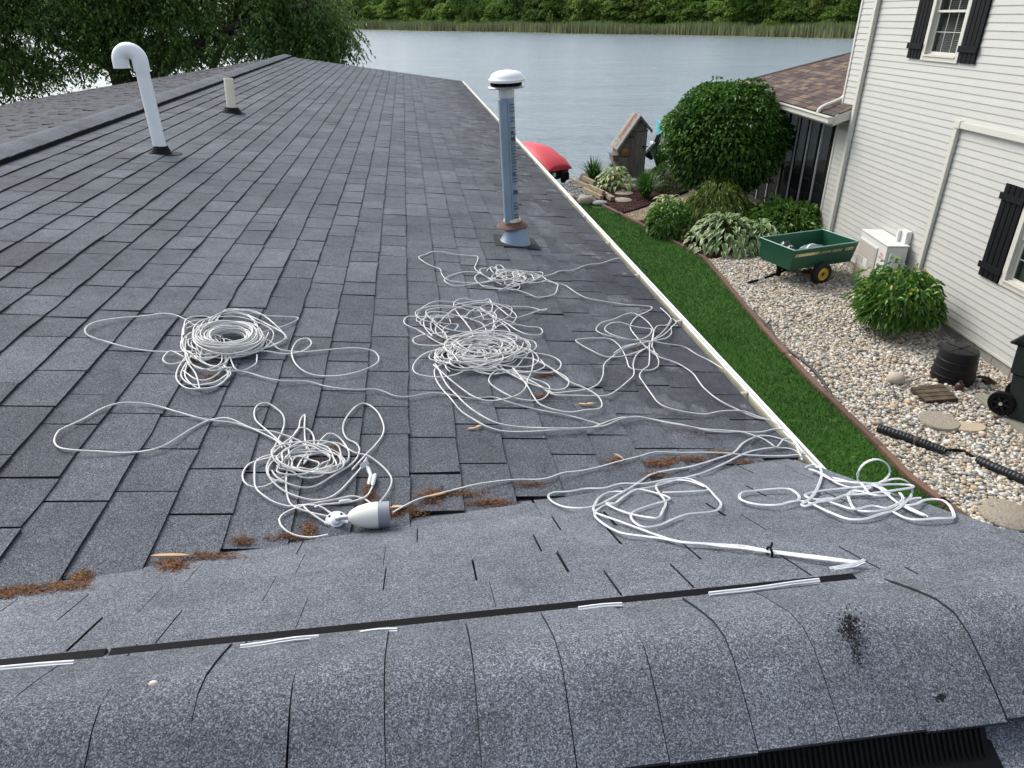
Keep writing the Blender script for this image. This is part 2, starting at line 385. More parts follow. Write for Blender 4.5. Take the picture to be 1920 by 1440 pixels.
for i in range(7):
    kind = [0, 1, 2, 1, 0, 2, 1][i]; hh = [15, 13, 11, 16, 17, 9, 7][i]; ww = [4.2, 3.8, 3.2, 4.6, 4.4, 2.8, 3.4][i]
    t = thing('shore_tree', (0, 0, 0), FL[kind], 'tree', 'trees along the far shore')
    V, F = far_tree_mesh(i, hh, ww, FM[kind]); np_mesh('crown', V, F, FM[kind], parent=t, kind='stuff')
    tr = MB(); tr.tube([(0, 0, -1), (.1, 0, hh*.4), (0, .1, hh*.85)], [.35, .25, .08], 7); tr.build('trunk', M_BARK, t)
    protos.append(t)
spots = []
a = -105.0
while a < 262:
    spots.append((a+random.uniform(-1, 1), random.uniform(19, 23), 0)); a += random.uniform(4.4, 6.6)
a = -105.0
while a < 262:
    spots.append((a, random.uniform(29, 36), 1)); a += random.uniform(6, 8)
a = -110.0
while a < 265:
    spots.append((a, random.uniform(44, 54), 2)); a += random.uniform(7, 9)
used = set(); FRONT = []
for j, (a, d, row) in enumerate(spots):
    pi_ = random.choice([1, 2, 3, 5, 6, 0, 2, 4]) if row == 0 else random.choice([0, 3, 4, 1, 2] if row == 1 else [0, 3, 4])
    o = protos[pi_] if pi_ not in used else dup(protos[pi_]); used.add(pi_)
    q = far(a, d, .2 if row == 0 else 1.2 if row == 1 else 3); s = random.uniform(.8, 1.25)*(1, 1.1, 1.25)[row]
    FRONT.append((o, row, q)) ; o.location = q; o.rotation_euler = (0, 0, random.uniform(0, 6.28)); o.scale = (s, s, s*random.uniform(.9, 1.1))
ORD_ = ('first second third fourth fifth sixth seventh eighth ninth tenth eleventh twelfth thirteenth fourteenth fifteenth sixteenth seventeenth eighteenth nineteenth '
        'twentieth twenty-first twenty-second twenty-third twenty-fourth twenty-fifth twenty-sixth twenty-seventh twenty-eighth twenty-ninth thirtieth thirty-first thirty-second thirty-third thirty-fourth thirty-fifth thirty-sixth thirty-seventh thirty-eighth thirty-ninth fortieth forty-first forty-second forty-third forty-fourth forty-fifth').split()
vis = sorted(((proj(q)[0], o) for o, row, q in FRONT if row == 0 and proj(q) and 600 < proj(q)[0] < 1625), key=lambda t: t[0])
for i, (x, o) in enumerate(vis[:45]):
    o['label'] = '%s tree, %s in the far front row counting from the big near tree' % (('dense dark' if 'dense' in o['label'] else 'mid green leafy' if 'mid' in o['label'] else 'pale green leafy'), ORD_[i])
vset = {o.name for x, o in vis}
for o, row, q in FRONT:
    if o.name not in vset: o['label'] = {0: 'leafy tree at the foot of the far wood, outside the stretch in clear view', 1: 'leafy tree in the second row of the far wood', 2: 'tall dark tree at the back of the far wood'}[row]
# the shore bends towards us on the left, behind the big tree
A2, B2 = far(-105, 0), Vector((-430, 215, -.45)); f2 = (B2-A2).normalized(); n2 = Vector((f2.y, -f2.x, 0)); n2 = n2 if n2.y > 0 else -n2
lb = MB(); v2 = []
for d_, z_ in ((-3, -.5), (2, .1), (18, .6), (60, 8), (160, 16)):
    for a_ in np.linspace(-40, 420, 20): q = A2+f2*float(a_)+n2*d_; v2.append((q.x, q.y, -.45+z_))
lb.add(v2, [(r*20+i, r*20+i+1, (r+1)*20+i+1, (r+1)*20+i) for r in range(4) for i in range(19)]); lb.build('left_bank', M_FG, kind='structure', smooth=80)
a = 4.0
while a < 370:
    for d_, s0 in ((9, 1.0), (24, 1.35)):
        o = dup(protos[random.choice([0, 1, 3, 4, 2])]); q = A2+f2*(a+random.uniform(-2, 2))+n2*(d_+random.uniform(-3, 3)); s = s0*random.uniform(.85, 1.2)
        o.location = (q.x, q.y, -.2); o.rotation_euler = (0, 0, random.uniform(0, 6.28)); o.scale = (s, s, s)
        o['label'] = 'leafy tree on the distant left shore, glimpsed through the big near tree'; o['group'] = 'trees on the distant left shore'
    a += 8.5
# understorey bushes and two yellowish saplings among the reeds
M_SAP = leaf_mat('sapling_leaf', (.12, .16, .03), (.17, .20, .04), (.2, .22, .05), .6, .25, .2)
def far_bush(a, d, rad, mat, label, n=500, cat='bush', grp='bushes at the foot of the far wood', name='far_bush', L=.6):
    q = far(a, d, .2); t = thing(name, q, label, cat, grp)
    P, D = blob_points(n, rad, 8, .4, .6); P[:, 2] += rad[2]*.75
    V, F, _ = leaf_cloud(P+np.array(q), D, L, L*.7, 0, .25, .15, .5); np_mesh('foliage', V, F, mat, parent=t, kind='stuff')
    s = MB(); s.tube([q+Vector((0, 0, -.6)), q+Vector((.1, 0, rad[2]))], [.15, .05], 6); s.build('stem', M_BARK, t)
a = -100.0
while a < 255:
    far_bush(a, random.uniform(15.5, 18.5), (random.uniform(1.5, 2.8), 1.6, random.uniform(1.0, 2.2)), random.choice(FM), 'low rounded bush at the foot of the far wood, behind the reeds'); a += random.uniform(5.5, 9)
def far_from_px(px, py):
    r = ray(px, py); # intersect in plan with line A + fd*a + fn*6
    O = A+fn*6; det = r[0]*(-fd.y)+fd.x*r[1]; t = (O.x*(-fd.y)+fd.x*O.y)/det; return ((Vector((r[0]*t, r[1]*t, 0))-Vector((O.x, O.y, 0))).dot(Vector((fd.x, fd.y, 0))))
far_bush(far_from_px(853, 35), 7, (.7, .7, 2.6), M_SAP, 'slim yellow green sapling standing alone in the middle of the reed belt', 130, 'sapling', None, 'sapling', .45)
far_bush(far_from_px(1027, 35), 7, (1.0, 1.0, 3.2), M_SAP, 'broader yellow green sapling in the reeds above the flue cap', 190, 'sapling', None, 'sapling', .5)
far_bush(far_from_px(632, 30), 9, (1.9, 1.6, 5.0), M_SAP, 'tall pale sapling in the reeds beside the big near tree', 420, 'sapling', None, 'sapling', .5)
# ------------------------------------------------------------------ our house and its roofs
house = thing('house', (-2.5, 8, 0), 'grey shingled house we look down on, with a low main roof and a cross roof', 'house')
YF = 17.0; XL = -7.75; XR = 1.13
def valleyY(x): return 1.423+.318*x
wb = MB(); wb.box((XL+.35, 1.9, 0), (.85, YF-.3, 2.55)); wb.box((-4.5, -2.2, 0), (.85, 1.9, 2.55)); wb.build('wall', M_SIDE, house)
rf = MB()
dz = -.013
def q4(a, b, c, d, mi=0): rf.add([a, b, c, d], [(0, 1, 2, 3)], mi)
q4((RX, 1.0, zR(RX)+dz), (EX, 1.0+0, zR(EX)+dz), (EX, YF, zR(EX)+dz), (RX, YF, zR(RX)+dz))
q4((XL, -1, zL(XL)+dz), (RX, -1, RZ+dz), (RX, YF, RZ+dz), (XL, YF, zL(XL)+dz))
for x0, x1, y0, y1, zz in ((EX-.07, EX-.05, 1.6, YF, zR), ):
    rf.box((x0, y0, zR(EX)-.16), (x1-.001, y1, zR(EX)-.018))
rf.add([(RX, YF+.01, RZ-.02), (EX, YF+.01, zR(EX)-.02), (EX, YF+.01, zR(EX)-.2), (RX, YF+.01, RZ-.2)], [(0, 1, 2, 3)])
rf.add([(RX, YF+.01, RZ-.02), (XL, YF+.01, zL(XL)-.02), (XL, YF+.01, zL(XL)-.2), (RX, YF+.01, RZ-.2)], [(3, 2, 1, 0)])
rf.box((.8, 1.9, zR(EX)-.19), (EX-.03, YF-.02, zR(EX)-.17))
main_roof = rf.build('main_roof', M_FELT, house)
rc = MB()
yb = valleyY(XR)+.1
rc.add([(-2.6, CY, CZ+dz), (XR, CY, CZ+dz), (XR, yb, zC(yb)+dz), (-2.6, yb, zC(yb)+dz)], [(0, 1, 2, 3)])
rc.add([(-2.6, -2.2, zN(-2.2)+dz), (XR, -2.2, zN(-2.2)+dz), (XR, CY, CZ-.03+dz), (-2.6, CY, CZ-.03+dz)], [(0, 1, 2, 3)])
for y0, y1, f in ((CY, yb, zC), (-2.2, CY, zN)):      # rake board
    rc.add([(XR-.03, y0, f(y0)-.02), (XR-.03, y1, f(y1)-.02), (XR-.03, y1, f(y1)-.2), (XR-.03, y0, f(y0)-.2)], [(0, 1, 2, 3)], 1)
cross_roof = rc.build('cross_roof', [M_FELT, M_WHITE], house)

TABS = []        # (area, verts, faces, mats, owner)
def tab(owner, org, S, Tn, N, s0, s1, t0, t1, th, lift=(0, 0), cup=0, clip=None):
    """shingle: runs along S from s0..s1, downslope along Tn from t0 (hidden top) to t1 (butt)"""
    org, S, Tn, N = Vector(org), Vector(S), Vector(Tn), Vector(N)
    v = []; n = 3
    for i in range(n):
        f = i/(n-1); s = s0+(s1-s0)*f; j = random.uniform(-.0035, .0035); l = lift[0]*(1-f)+lift[1]*f+cup*(4*f*(1-f))
        lo = org+S*s+Tn*(t1+j)
        v.append(org+S*s+Tn*t0); v.append(lo+N*(th+l)); v.append(lo+N*(-.004))
    F = [(0, 1, 4, 3), (3, 4, 7, 6)]; m = [0, 0]
    F += [(1, 2, 5, 4), (4, 5, 8, 7)]; m += [1, 1]
    F += [(0, 2, 1), (6, 7, 8)]; m += [1, 1]
    e0, e1 = (v[4]-v[3]), (v[6]-v[0])
    nn = (v[6]-v[0]).cross(v[1]-v[0])
    if nn.dot(N) < 0: pass
    c = (v[0]+v[1]+v[6]+v[7])/4
    ar = 0; pr = [proj(p) for p in (v[0], v[1], v[7], v[6])]
    if all(pr):
        ar = abs(sum(pr[i][0]*pr[(i+1) % 4][1]-pr[(i+1) % 4][0]*pr[i][1] for i in range(4)))/2
        cc = proj(c)
        if not (-40 < cc[0] < 1960 and -40 < cc[1] < 1480): ar = 0
    TABS.append((ar, v, F, m, owner))
cs = 1/sqrt(1+MS*MS); NR = Vector((MS*cs, 0, cs)); TR = Vector((cs, 0, -MS*cs)); EXPO = .139
i = 0; x = EX
while x > RX+.1:
    y = valleyY(x-.07)+random.uniform(-.09, .03); 
    if i < 2: y = max(y, valleyY(x)-.02)
    first = True
    while y < YF:
        w_ = random.choice((.19, .22, .25, .30, .33, .17)); y1 = min(y+w_, YF+.02)
        if first: w_ += .1; first = False
        s_ = (x-EX)/cs
        gap = random.choice((.004, .006, .008, .0095)); th = .0058+random.choice((0, 0, .001, .002))
        l0 = random.choice((0, 0, 0, .001, .003)); l1 = random.choice((0, 0, 0, .001, .003))
        tab('main_roof', (EX, 0, zR(EX)), (0, 1, 0), TR, NR, y+gap*.5, y1-gap*.5, (x-EX)/cs-EXPO-.004, (x-EX)/cs, th, (l0, l1), random.choice((0, 0, -.001, .0015)))
        y = y1
    x -= EXPO*cs; i += 1
cl = 1/sqrt(1+ML*ML); NLn = Vector((-ML*cl, 0, cl)); TL = Vector((-cl, 0, -ML*cl))
s = .12
while s < (RX-XL)/cl:
    y = 2.0+random.uniform(0, .3)
    while y < YF:
        w_ = random.choice((.26, .3, .36, .45)); y1 = min(y+w_, YF+.02)
        tab('left', (RX, 0, RZ), (0, 1, 0), TL, NLn, y+.004, y1-.005, s-.004, s+EXPO, .008+random.choice((0, .004)), (random.choice((0, 0, .004)), 0), 0)
        y = y1
    s += EXPO
cc_ = 1/sqrt(1+MC*MC); NCn = Vector((0, MC*cc_, cc_)); TC = Vector((0, cc_, -MC*cc_))
s = .06; row = 0
while CY+s*cc_ < yb:
    x = -2.6+random.uniform(0, .2)
    while x < XR:
        w_ = random.choice((.13, .17, .21, .26, .32)); x1 = min(x+w_, XR+random.uniform(.005, .02)); xm = (x+x1)/2; ym = CY+(s+.07)*cc_
        if ym < valleyY(xm)+.12:
            gap = random.choice((.0012, .0012, .0015, .004, .007, .008))
            tab('cross_roof', (0, CY, CZ), (1, 0, 0), TC, NCn, x+gap*.5, x1-gap*.5, s-.004, s+EXPO, .0045, (0, 0), 0)
        x = x1
    s += EXPO; row += 1
NNn = Vector((0, -MC*cc_, cc_)); TNn = Vector((0, -cc_, -MC*cc_)); s = .06
while s < 1.6:
    x = -2.6+random.uniform(0, .2)
    while x < XR:
        x1 = min(x+random.choice((.2, .26, .32)), XR+.01)
        tab('cross_roof', (0, CY, CZ-.030), (1, 0, 0), TNn, NNn, x+.002, x1-.002, s-.004, s+EXPO, .006); x = x1
    s += EXPO
TABS.sort(key=lambda t: -t[0])
own = {'main_roof': main_roof, 'cross_roof': cross_roof, 'left': main_roof}
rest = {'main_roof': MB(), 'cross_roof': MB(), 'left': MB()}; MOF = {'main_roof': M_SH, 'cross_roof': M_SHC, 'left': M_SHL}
for r_, (ar, v, F, m, o_) in enumerate(TABS):
    if r_ < 296:
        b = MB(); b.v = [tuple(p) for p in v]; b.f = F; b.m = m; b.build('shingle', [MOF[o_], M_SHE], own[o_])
    else:
        b = rest[o_]; k0 = len(b.v); b.v.extend(tuple(p) for p in v); b.f.extend(tuple(q+k0 for q in f) for f in F); b.m.extend(m)
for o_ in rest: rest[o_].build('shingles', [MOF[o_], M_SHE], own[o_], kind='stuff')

# ridge vents with cap shingles
def cap_profile(hw, slope1, slope2, base, peak, hw1=None):
    out = []
    for t in np.linspace(-1, 1, 9):
        sl = slope1 if t < 0 else slope2
        z = base+(-abs(t)*hw*sl)+(peak)*(1-abs(t)**2.2)-(.0)
        if abs(t) < .26: z -= (.26-abs(t))**2*hw*sl*1.9
        if t < 0 and hw1: z += abs(t)*(hw-hw1)*sl
        out.append((t*(hw1 if t < 0 and hw1 else hw), z))
    return out
vent2 = MB()
# main ridge vent: black strip on both edges
for x0, x1 in ((RX-.15, RX-.125), (RX+.118, RX+.142)):
    zz = min(zR(x1) if x0 > RX else 9, zL(x0) if x0 < RX else 9)
    vent2.box((x0, 1.3, zz-.004), (x1, YF-.05, zz+.030))
main_vent = vent2.build('ridge_vent', M_BLK, house, label='long black ridge vent under grey caps along the main ridge')
prof = cap_profile(.140, ML, MS, .029, .012)
def capmesh(prof, ln, th, axis, drop=.004):
    b = MB(); n = len(prof)
    for j, (a, dz_) in enumerate(((0, drop*.2), (ln, drop))):
        for (u, z) in prof:
            p = (u, a, z+dz_) if axis == 'y' else (a, u, z+dz_); b.v.append(p)
        for (u, z) in prof:
            p = (u, a, z+dz_-th) if axis == 'y' else (a, u, z+dz_-th); b.v.append(p)
    for i in range(n-1):
        A_, B_, C_, D_ = i, i+1, 2*n+i+1, 2*n+i
        b.f.append((A_, B_, C_, D_) if axis == 'y' else (D_, C_, B_, A_)); b.m.append(0)
        b.f.append((n+i, 3*n+i, 3*n+i+1, n+i+1)); b.m.append(1)
        b.f.append((2*n+i, 2*n+i+1, 3*n+i+1, 3*n+i)); b.m.append(1)
        b.f.append((i, n+i, n+i+1, i+1)); b.m.append(1)
    for e in (0, n-1):
        b.f.append((e, 2*n+e, 3*n+e, n+e)); b.m.append(1)
    return b
def mesh_only(b, name, mats, smooth=35):
    me = bpy.data.meshes.new(name); me.from_pydata(b.v, [], b.f)
    for m in mats: me.materials.append(m)
    me.polygons.foreach_set('material_index', b.m); me.polygons.foreach_set('use_smooth', [True]*len(me.polygons)); me.set_sharp_from_angle(angle=radians(smooth)); me.update(); return me
cm = [mesh_only(capmesh(prof, .155, .006, 'y', .005), 'cap_shingle', [M_SH, M_SHE]) for _ in range(1)]
y = YF-.16; hb = WL[main_vent.name]
while y > 1.35:
    o = bpy.data.objects.new('cap_shingle', cm[0]); COL.objects.link(o); o.parent = main_vent
    o.location = Vector((RX+random.uniform(-.003, .003), y, RZ+random.uniform(-.001, .0015)))-hb; y -= .139
# cross ridge vent
v3 = MB()
v3.box((-2.35, CY+.139, zC(CY+.15)-.006), (-.498, CY+.170, CZ-.0735+.0095));
v3.box((-.492, CY+.139, zC(CY+.15)-.006), (.70, CY+.170, CZ-.0735+.0088))
GA, GB = (CY-.125, CZ-.131*MC-.0005), (CY-.152, zN(CY-.152)+.006)
v3.add([(-2.35, GA[0], GA[1]), (.71, GA[0], GA[1]), (.71, GB[0], GB[1]), (-2.35, GB[0], GB[1]), (.71, CY-.10, GB[1]), (.71, CY-.10, GA[1])], [(0, 3, 2, 1), (1, 2, 4, 5)])      # back of the near grille
v3.hexa([(-2.35, CY-.170, zN(CY-.170)-.004), (.718, CY-.170, zN(CY-.170)-.004), (.718, CY-.137, zN(CY-.137)-.004), (-2.35, CY-.137, zN(CY-.137)-.004), (-2.35, CY-.170, zN(CY-.170)+.008), (.718, CY-.170, zN(CY-.170)+.008), (.718, CY-.137, zN(CY-.137)+.010), (-2.35, CY-.137, zN(CY-.137)+.010)])
cross_vent = v3.build('ridge_vent', M_BLK, house, label='near ridge vent with black strip, wide grey caps and a finned black edge')
fn_ = MB(); x = -.9
while x < .705:
    fn_.hexa([(x, GB[0]-.006, GB[1]), (x+.0024, GB[0]-.006, GB[1]), (x+.0024, GB[0]+.004, GB[1]), (x, GB[0]+.004, GB[1]), (x, GA[0]-.006, GA[1]), (x+.0024, GA[0]-.006, GA[1]), (x+.0024, GA[0]+.004, GA[1]), (x, GA[0]+.004, GA[1])]); x += .0078
fn_.build('vent_fins', M_BLK, cross_vent, kind='stuff')
profc = cap_profile(.146, MC, MC, .006, .013, .131)
mc_ = mesh_only(capmesh(profc, .1156, .005, 'x', .0008), 'cap_shingle', [M_CAP, M_SHE]); hb = WL[cross_vent.name]
x = -2.3; seams = []
while x < XR-.06:
    o = bpy.data.objects.new('cap_shingle', mc_); COL.objects.link(o); o.parent = cross_vent
    low = 0 if x < .60 else (-.004 if x < .75 else -.012)
    o.location = Vector((x, CY+random.uniform(-.003, .003), CZ+low+random.uniform(-.0012, .0014)))-hb; o.rotation_euler = (random.uniform(-.006, .006), random.uniform(.002, .016), random.uniform(-.008, .008))
    x += .117
# gutter
gu = MB(); zt = zR(EX)
prof_g = [(EX-.045, zt-.030), (EX-.045, zt-.115), (EX+.040, zt-.115), (EX+.054, zt-.10), (EX+.054, zt-.030), (EX+.056, zt-.024), (EX+.068, zt-.020), (EX+.068, zt-.006), (EX+.056, zt-.005)]
def sweep_y(b, prof, y0, y1, th, mi):
    n = len(prof); nr = []
    for i, (a, z) in enumerate(prof):
        p, q = prof[max(i-1, 0)], prof[min(i+1, n-1)]; d = Vector((q[0]-p[0], q[1]-p[1])).normalized(); nr.append((-d.y*th, d.x*th))
    v = []
    for y in (y0, y1):
        v += [(a, y, z) for a, z in prof]+[(a+nr[i][0], y, z+nr[i][1]) for i, (a, z) in enumerate(prof)]
    f = []; m = []
    for i in range(n-1):
        f += [(i, i+1, 2*n+i+1, 2*n+i), (n+i, 3*n+i, 3*n+i+1, n+i+1)]; m += [mi, 0 if i <= 4 else mi]
    f += [(0, 2*n, 3*n, n), (n-1, 2*n-1, 4*n-1, 3*n-1)]; m += [mi, mi]
    for off in (0, 2*n): f += [(off+i, off+n+i, off+n+i+1, off+i+1) for i in range(n-1)]; m += [mi]*(n-1)
    b0 = len(b.v); b.v += v; b.f += [tuple(q+b0 for q in g_) for g_ in f]; b.m += m
sweep_y(gu, prof_g, 1.70, YF+.05, .0025, 1)
gutter = gu.build('gutter', [M_GUT, M_GUTL], house, label='cream white roof gutter along the right eave')
ghb = MB(); ghb.add([(EX-.012, -.012, zt-.016), (EX-.012, .012, zt-.016), (EX+.006, .014, zt-.019), (EX+.006, -.010, zt-.019), (EX+.022, .016, zt-.024), (EX+.022, -.002, zt-.024), (EX+.055, .008, zt-.016), (EX+.055, -.008, zt-.016)],
    [(0, 1, 2, 3), (3, 2, 4, 5), (5, 4, 6, 7)]); ghm = mesh_only(ghb, 'gutter_hanger', [M_GUT]); 
y = 2.28
while y < YF:
    o = bpy.data.objects.new('gutter_hanger', ghm); COL.objects.link(o); o.parent = gutter; o.location = Vector((0, y, 0))-WL[gutter.name]; o.rotation_euler = (0, 0, 0); y += random.uniform(.6, .74)
sol = None
# flue pipe
M_GALV = plain('galvanised_blue', (.22, .29, .36), .45, .18, 14, metal=.35, dirt=.3, dirtcol=(.1, .11, .11))
M_RUST = plain('rusty_iron', (.11, .055, .035), .85, .4, 25, bump=.4); M_CAULK = plain('caulk', (.62, .58, .45), .8, .15, 30)
M_PVC = plain('white_pvc', (.78, .79, .79), .35, .03, 6); M_PVCY = plain('cream_pvc', (.72, .68, .52), .4, .05, 6); M_RUB = plain('rubber_boot', (.008, .008, .009), .8, .2, 20, spec=.2)
M_GREYM = plain('grey_metal', (.5, .51, .5), .4, .1, 12, metal=.5)
fx, fy = .565, 4.07; fz = zR(fx); FLM = Matrix.Translation((fx, fy, fz))@Matrix.Rotation(-.045, 4, 'Y'); FLB = FLM@Matrix.Translation((-fx, -fy, -fz))
T = Matrix.Translation
fl = MB(); fl.lathe([(.040, .06), (.040, .80)], FLM, 20)
fl.box((fx-.046, fy-.046, fz+.08), (fx-.006, fy+.02, fz+.79), M=FLB); fl.box((fx-.004, fy-.048, fz+.1), (fx+.004, fy-.03, fz+.79), M=FLB)
flue = fl.build('flue_pipe', M_GALV, house, smooth=40, label='blue grey metal flue with white domed cap and rusty collar')
rb = MB(); z = .12
while z < .78:
    L_ = random.choice((.004, .004, .006)); 
    if random.random() < .86: rb.box((fx+.008, fy-.0445, fz+z), (fx+.034, fy-.02, fz+z+L_), M=FLB)
    z += .017
rb.build('flue_rib', plain('flue_dark_rib', (.10, .135, .17), .6, .3, 30, metal=.3), flue, kind='stuff')
db = MB()
for zz, w_ in ((.62, .012), (.585, .018), (.30, .022), (.40, .008)): db.box((fx+.012, fy-.0465, fz+zz), (fx+.012+w_, fy-.03, fz+zz+.012), M=FLB)
db.build('rust_spot', M_RUST, flue)
cp = MB(); cp.lathe([(.042, .80), (.042, .845)], FLM, 20); cp.build('cap_collar', M_GREYM, flue, smooth=40)
cp = MB(); cp.lathe([(.03, .845), (.094, .848), (.098, .853), (.094, .858), (.05, .862)], FLM, 28); cp.build('cap_base', M_GREYM, flue, smooth=40)
cp = MB(); cp.lathe([(.084, .862), (.086, .890)], FLM, 28); cp.build('cap_screen', M_BLK, flue, smooth=40)
cp = MB(); cp.lathe([(.086, .892), (.096, .887), (.097, .899), (.090, .904), (.086, .914), (.075, .926), (.05, .935), (.02, .940), (.0, .941)], FLM@Matrix.Rotation(.05, 4, 'X'), 28, caps=False); cp.build('cap_dome', M_WHITE, flue, smooth=50)
cp = MB(); cp.lathe([(.092, .098), (.094, .102), (.055, .128), (.042, .134)], FLM, 24); cp.build('storm_collar', M_RUST, flue, smooth=40)
cp = MB(); cp.lathe([(.050, .128), (.052, .140), (.044, .152), (.04, .15)], FLM, 14); cp.build('caulk', M_CAULK, flue, smooth=60)
cp = MB(); cp.lathe([(.105, -.012), (.09, .01), (.072, .05), (.055, .10)], T((fx+.01, fy-.01, fz))@Matrix.Rotation(.14, 4, 'Y'), 18); cp.build('flashing_cone', M_GALV, flue, smooth=50)
fb_ = MB(); fb_.add([(fx-.12, fy-.125, zR(fx-.12)+.0095), (fx+.15, fy-.12, zR(fx+.15)+.0095), (fx+.14, fy+.12, zR(fx+.14)+.0095), (fx-.11, fy+.12, zR(fx-.11)+.0095)], [(0, 1, 2, 3)]); fb_.build('flashing_plate', M_SHE, flue)
# vent pipes
def boot(parent, x, y, r):
    z = zR(x); b = MB(); b.lathe([(r*1.7, .004), (r*1.45, .02), (r*1.12, .05), (r*1.06, .055)], T((x, y, z))@Matrix.Rotation(.10, 4, 'Y'), 20)
    b.add([(x-.07, y-.07, zR(x-.07)+.010), (x+.13, y-.05, zR(x+.13)+.010), (x+.12, y+.07, zR(x+.12)+.010), (x-.06, y+.07, zR(x-.06)+.010)], [(0, 1, 2, 3)])
    b.build('pipe_boot', M_RUB, parent, smooth=50)
px_, py_ = -1.75, 5.5; pz = zR(px_); r = .043
pp = MB(); arc = [(px_, py_, pz+.01), (px_-.008, py_, pz+.54)]; pp.tube(arc, r, 20)
vp = pp.build('vent_pipe', M_PVC, house, smooth=50, label='white gooseneck vent pipe bending over at the top')
el = MB(); cx = px_-.008-.062; pts = [(cx+.062*cos(a), py_, pz+.60+.062*sin(a)) for a in np.linspace(0, pi, 14)]
el.tube([(px_-.008, py_, pz+.535)]+pts+[(cx-.062, py_, pz+.555)], .051, 20); el.build('pipe_elbow', M_PVC, vp, smooth=50)
boot(vp, px_, py_, .043)
px_, py_ = -1.755, 7.89; pz = zR(px_)
pp = MB(); pp.lathe([(.045, .02), (.045, .32), (.038, .32), (.038, .1)], T((px_, py_, pz))@Matrix.Rotation(.06, 4, 'Y'), 20); vp = pp.build('vent_pipe', M_PVCY, house, smooth=50, label='short cream vent pipe with a black rubber boot'); boot(vp, px_, py_, .06)
# ------------------------------------------------------------------ white neighbour house
WA = radians(5.7); WC = Vector((8.415, 13.84, 0)); WU = Vector((-sin(WA), -cos(WA), 0)); WN = Vector((-cos(WA), sin(WA), 0))
def W(u, v, o=0): q = WC+WU*u+WN*o; return Vector((q.x, q.y, v))
def wbox(b, u0, u1, v0, v1, o0, o1, mi=0):
    return b.hexa([W(u0, v0, o1), W(u1, v0, o1), W(u1, v0, o0), W(u0, v0, o0), W(u0, v1, o1), W(u1, v1, o1), W(u1, v1, o0), W(u0, v1, o0)], mi)
nh = thing('neighbour_house', W(4, 0, -2), 'two storey white sided house with black shutters beside the gravel strip', 'house')
M_BLOCK = plain('concrete_block', (.27, .26, .235), .9, .15, 20, bump=.4, isl=.1, dirt=.4, dirtcol=(.12, .11, .09))
M_SHUT = plain('black_shutter', (.006, .0065, .008), .7, .2, 12, isl=.25, spec=.15)
M_DARK = plain('dark_room', (.012, .012, .013), .9, .3, 3)
k = NT('window_glass'); k.set((.01, .012, .012), .06, 0, .5)
k.b.inputs['Alpha'].default_value = .42; M_GLASS = k.m
UL, VT = 9.4, 5.75; V0 = .2; EXS = .1016
WIN = [(2.49, 3.30, 3.80, 5.02), (5.72, 6.56, 1.18, 2.34)]       # openings u0,u1,v0,v1
core = MB()
wbox(core, .0, UL, 0, VT, -.5, -.32)
core.add([W(0, 0, -.02), W(0, VT, -.02), W(0, VT, -6), W(0, 0, -6)], [(0, 1, 2, 3)])
cuts = sorted({0, UL}|{w for q in WIN for w in q[:2]})
for i in range(len(cuts)-1):
    u0, u1 = cuts[i], cuts[i+1]; um = (u0+u1)/2; w = next((q for q in WIN if q[0] < um < q[1]), None)
    for v0, v1 in ([(V0, VT)] if not w else [(V0, w[2]), (w[3], VT)]):
        core.add([W(u0, v0, -.004), W(u1, v0, -.004), W(u1, v1, -.004), W(u0, v1, -.004)], [(0, 1, 2, 3)])
core.build('wall', M_SIDE, nh)
row = 0; v = V0
while v < VT:
    segs = [(.06, UL)]
    for (u0, u1, a, b_) in WIN:
        if v+EXS > a and v < b_:
            segs = [s for (p, q) in segs for s in ((p, min(q, u0)), (max(p, u1), q)) if s[1]-s[0] > .05]
    for (p, q) in segs:
        b = MB(); pr = [(v, -.003), (v, .0115), (v+.012, .0105), (v+EXS+.004, .001)]
        vs_ = [W(p, z, o) for z, o in pr]+[W(q, z, o) for z, o in pr]
        b.add(vs_, [(0, 1, 5, 4), (1, 2, 6, 5), (2, 3, 7, 6), (0, 3, 2, 1), (4, 5, 6, 7)])
        b.build('siding_board', M_SIDE, nh)
    v += EXS
cb = MB(); wbox(cb, -.005, .062, V0-.01, VT, -.06, .024); cb.build('corner_board', M_TRIM, nh, bevel=.004)
sb = MB(); wbox(sb, 0, UL, V0-.035, V0-.001, -.02, .022); sb.build('starter_strip', M_TRIM, nh)
u = 0
while u < UL-.1:
    for vv_ in (0,):
        b = MB(); u1 = min(u+.392, UL); wbox(b, u+.003, u1-.003, -.05, V0-.037, -.14, -.004+random.uniform(-.002, .002)); b.build('foundation_block', M_BLOCK, nh, bevel=.004)
    u += .395
mb = MB(); wbox(mb, 0, UL, -.06, V0-.04, -.12, -.012); mb.build('mortar', M_BLOCK, nh)
# downspouts and line covers
ds = MB(); ds.tube([W(.675, .15, .055), W(.675, 1.9, .055)], .052, 4, sx=1.05); 
ds = MB(); wbox(ds, .62, .725, .12, 1.98, .018, .088); wbox(ds, .614, .731, 1.95, 2.02, .017, .092); wbox(ds, .62, .725, 2.02, VT, .018, .088)
ds.build('downspout', M_TRIM, nh, bevel=.006, label='cream downspout near the far corner of the white house')
lc = MB(); wbox(lc, 3.79, 3.885, .74, 2.875, .016, .07); wbox(lc, 3.786, 3.889, 2.70, 2.78, .0155, .073)
lc.build('line_cover', M_TRIM, nh, bevel=.006, label='upright cream cover over the cooling lines')
lc = MB(); wbox(lc, 3.78, 3.93, 2.872, 2.985, .016, .08); wbox(lc, 3.93, UL-.4, 2.88, 2.975, .016, .072)
lc.build('line_cover', M_TRIM, nh, bevel=.008, label='level cream cover running along the wall to the right')
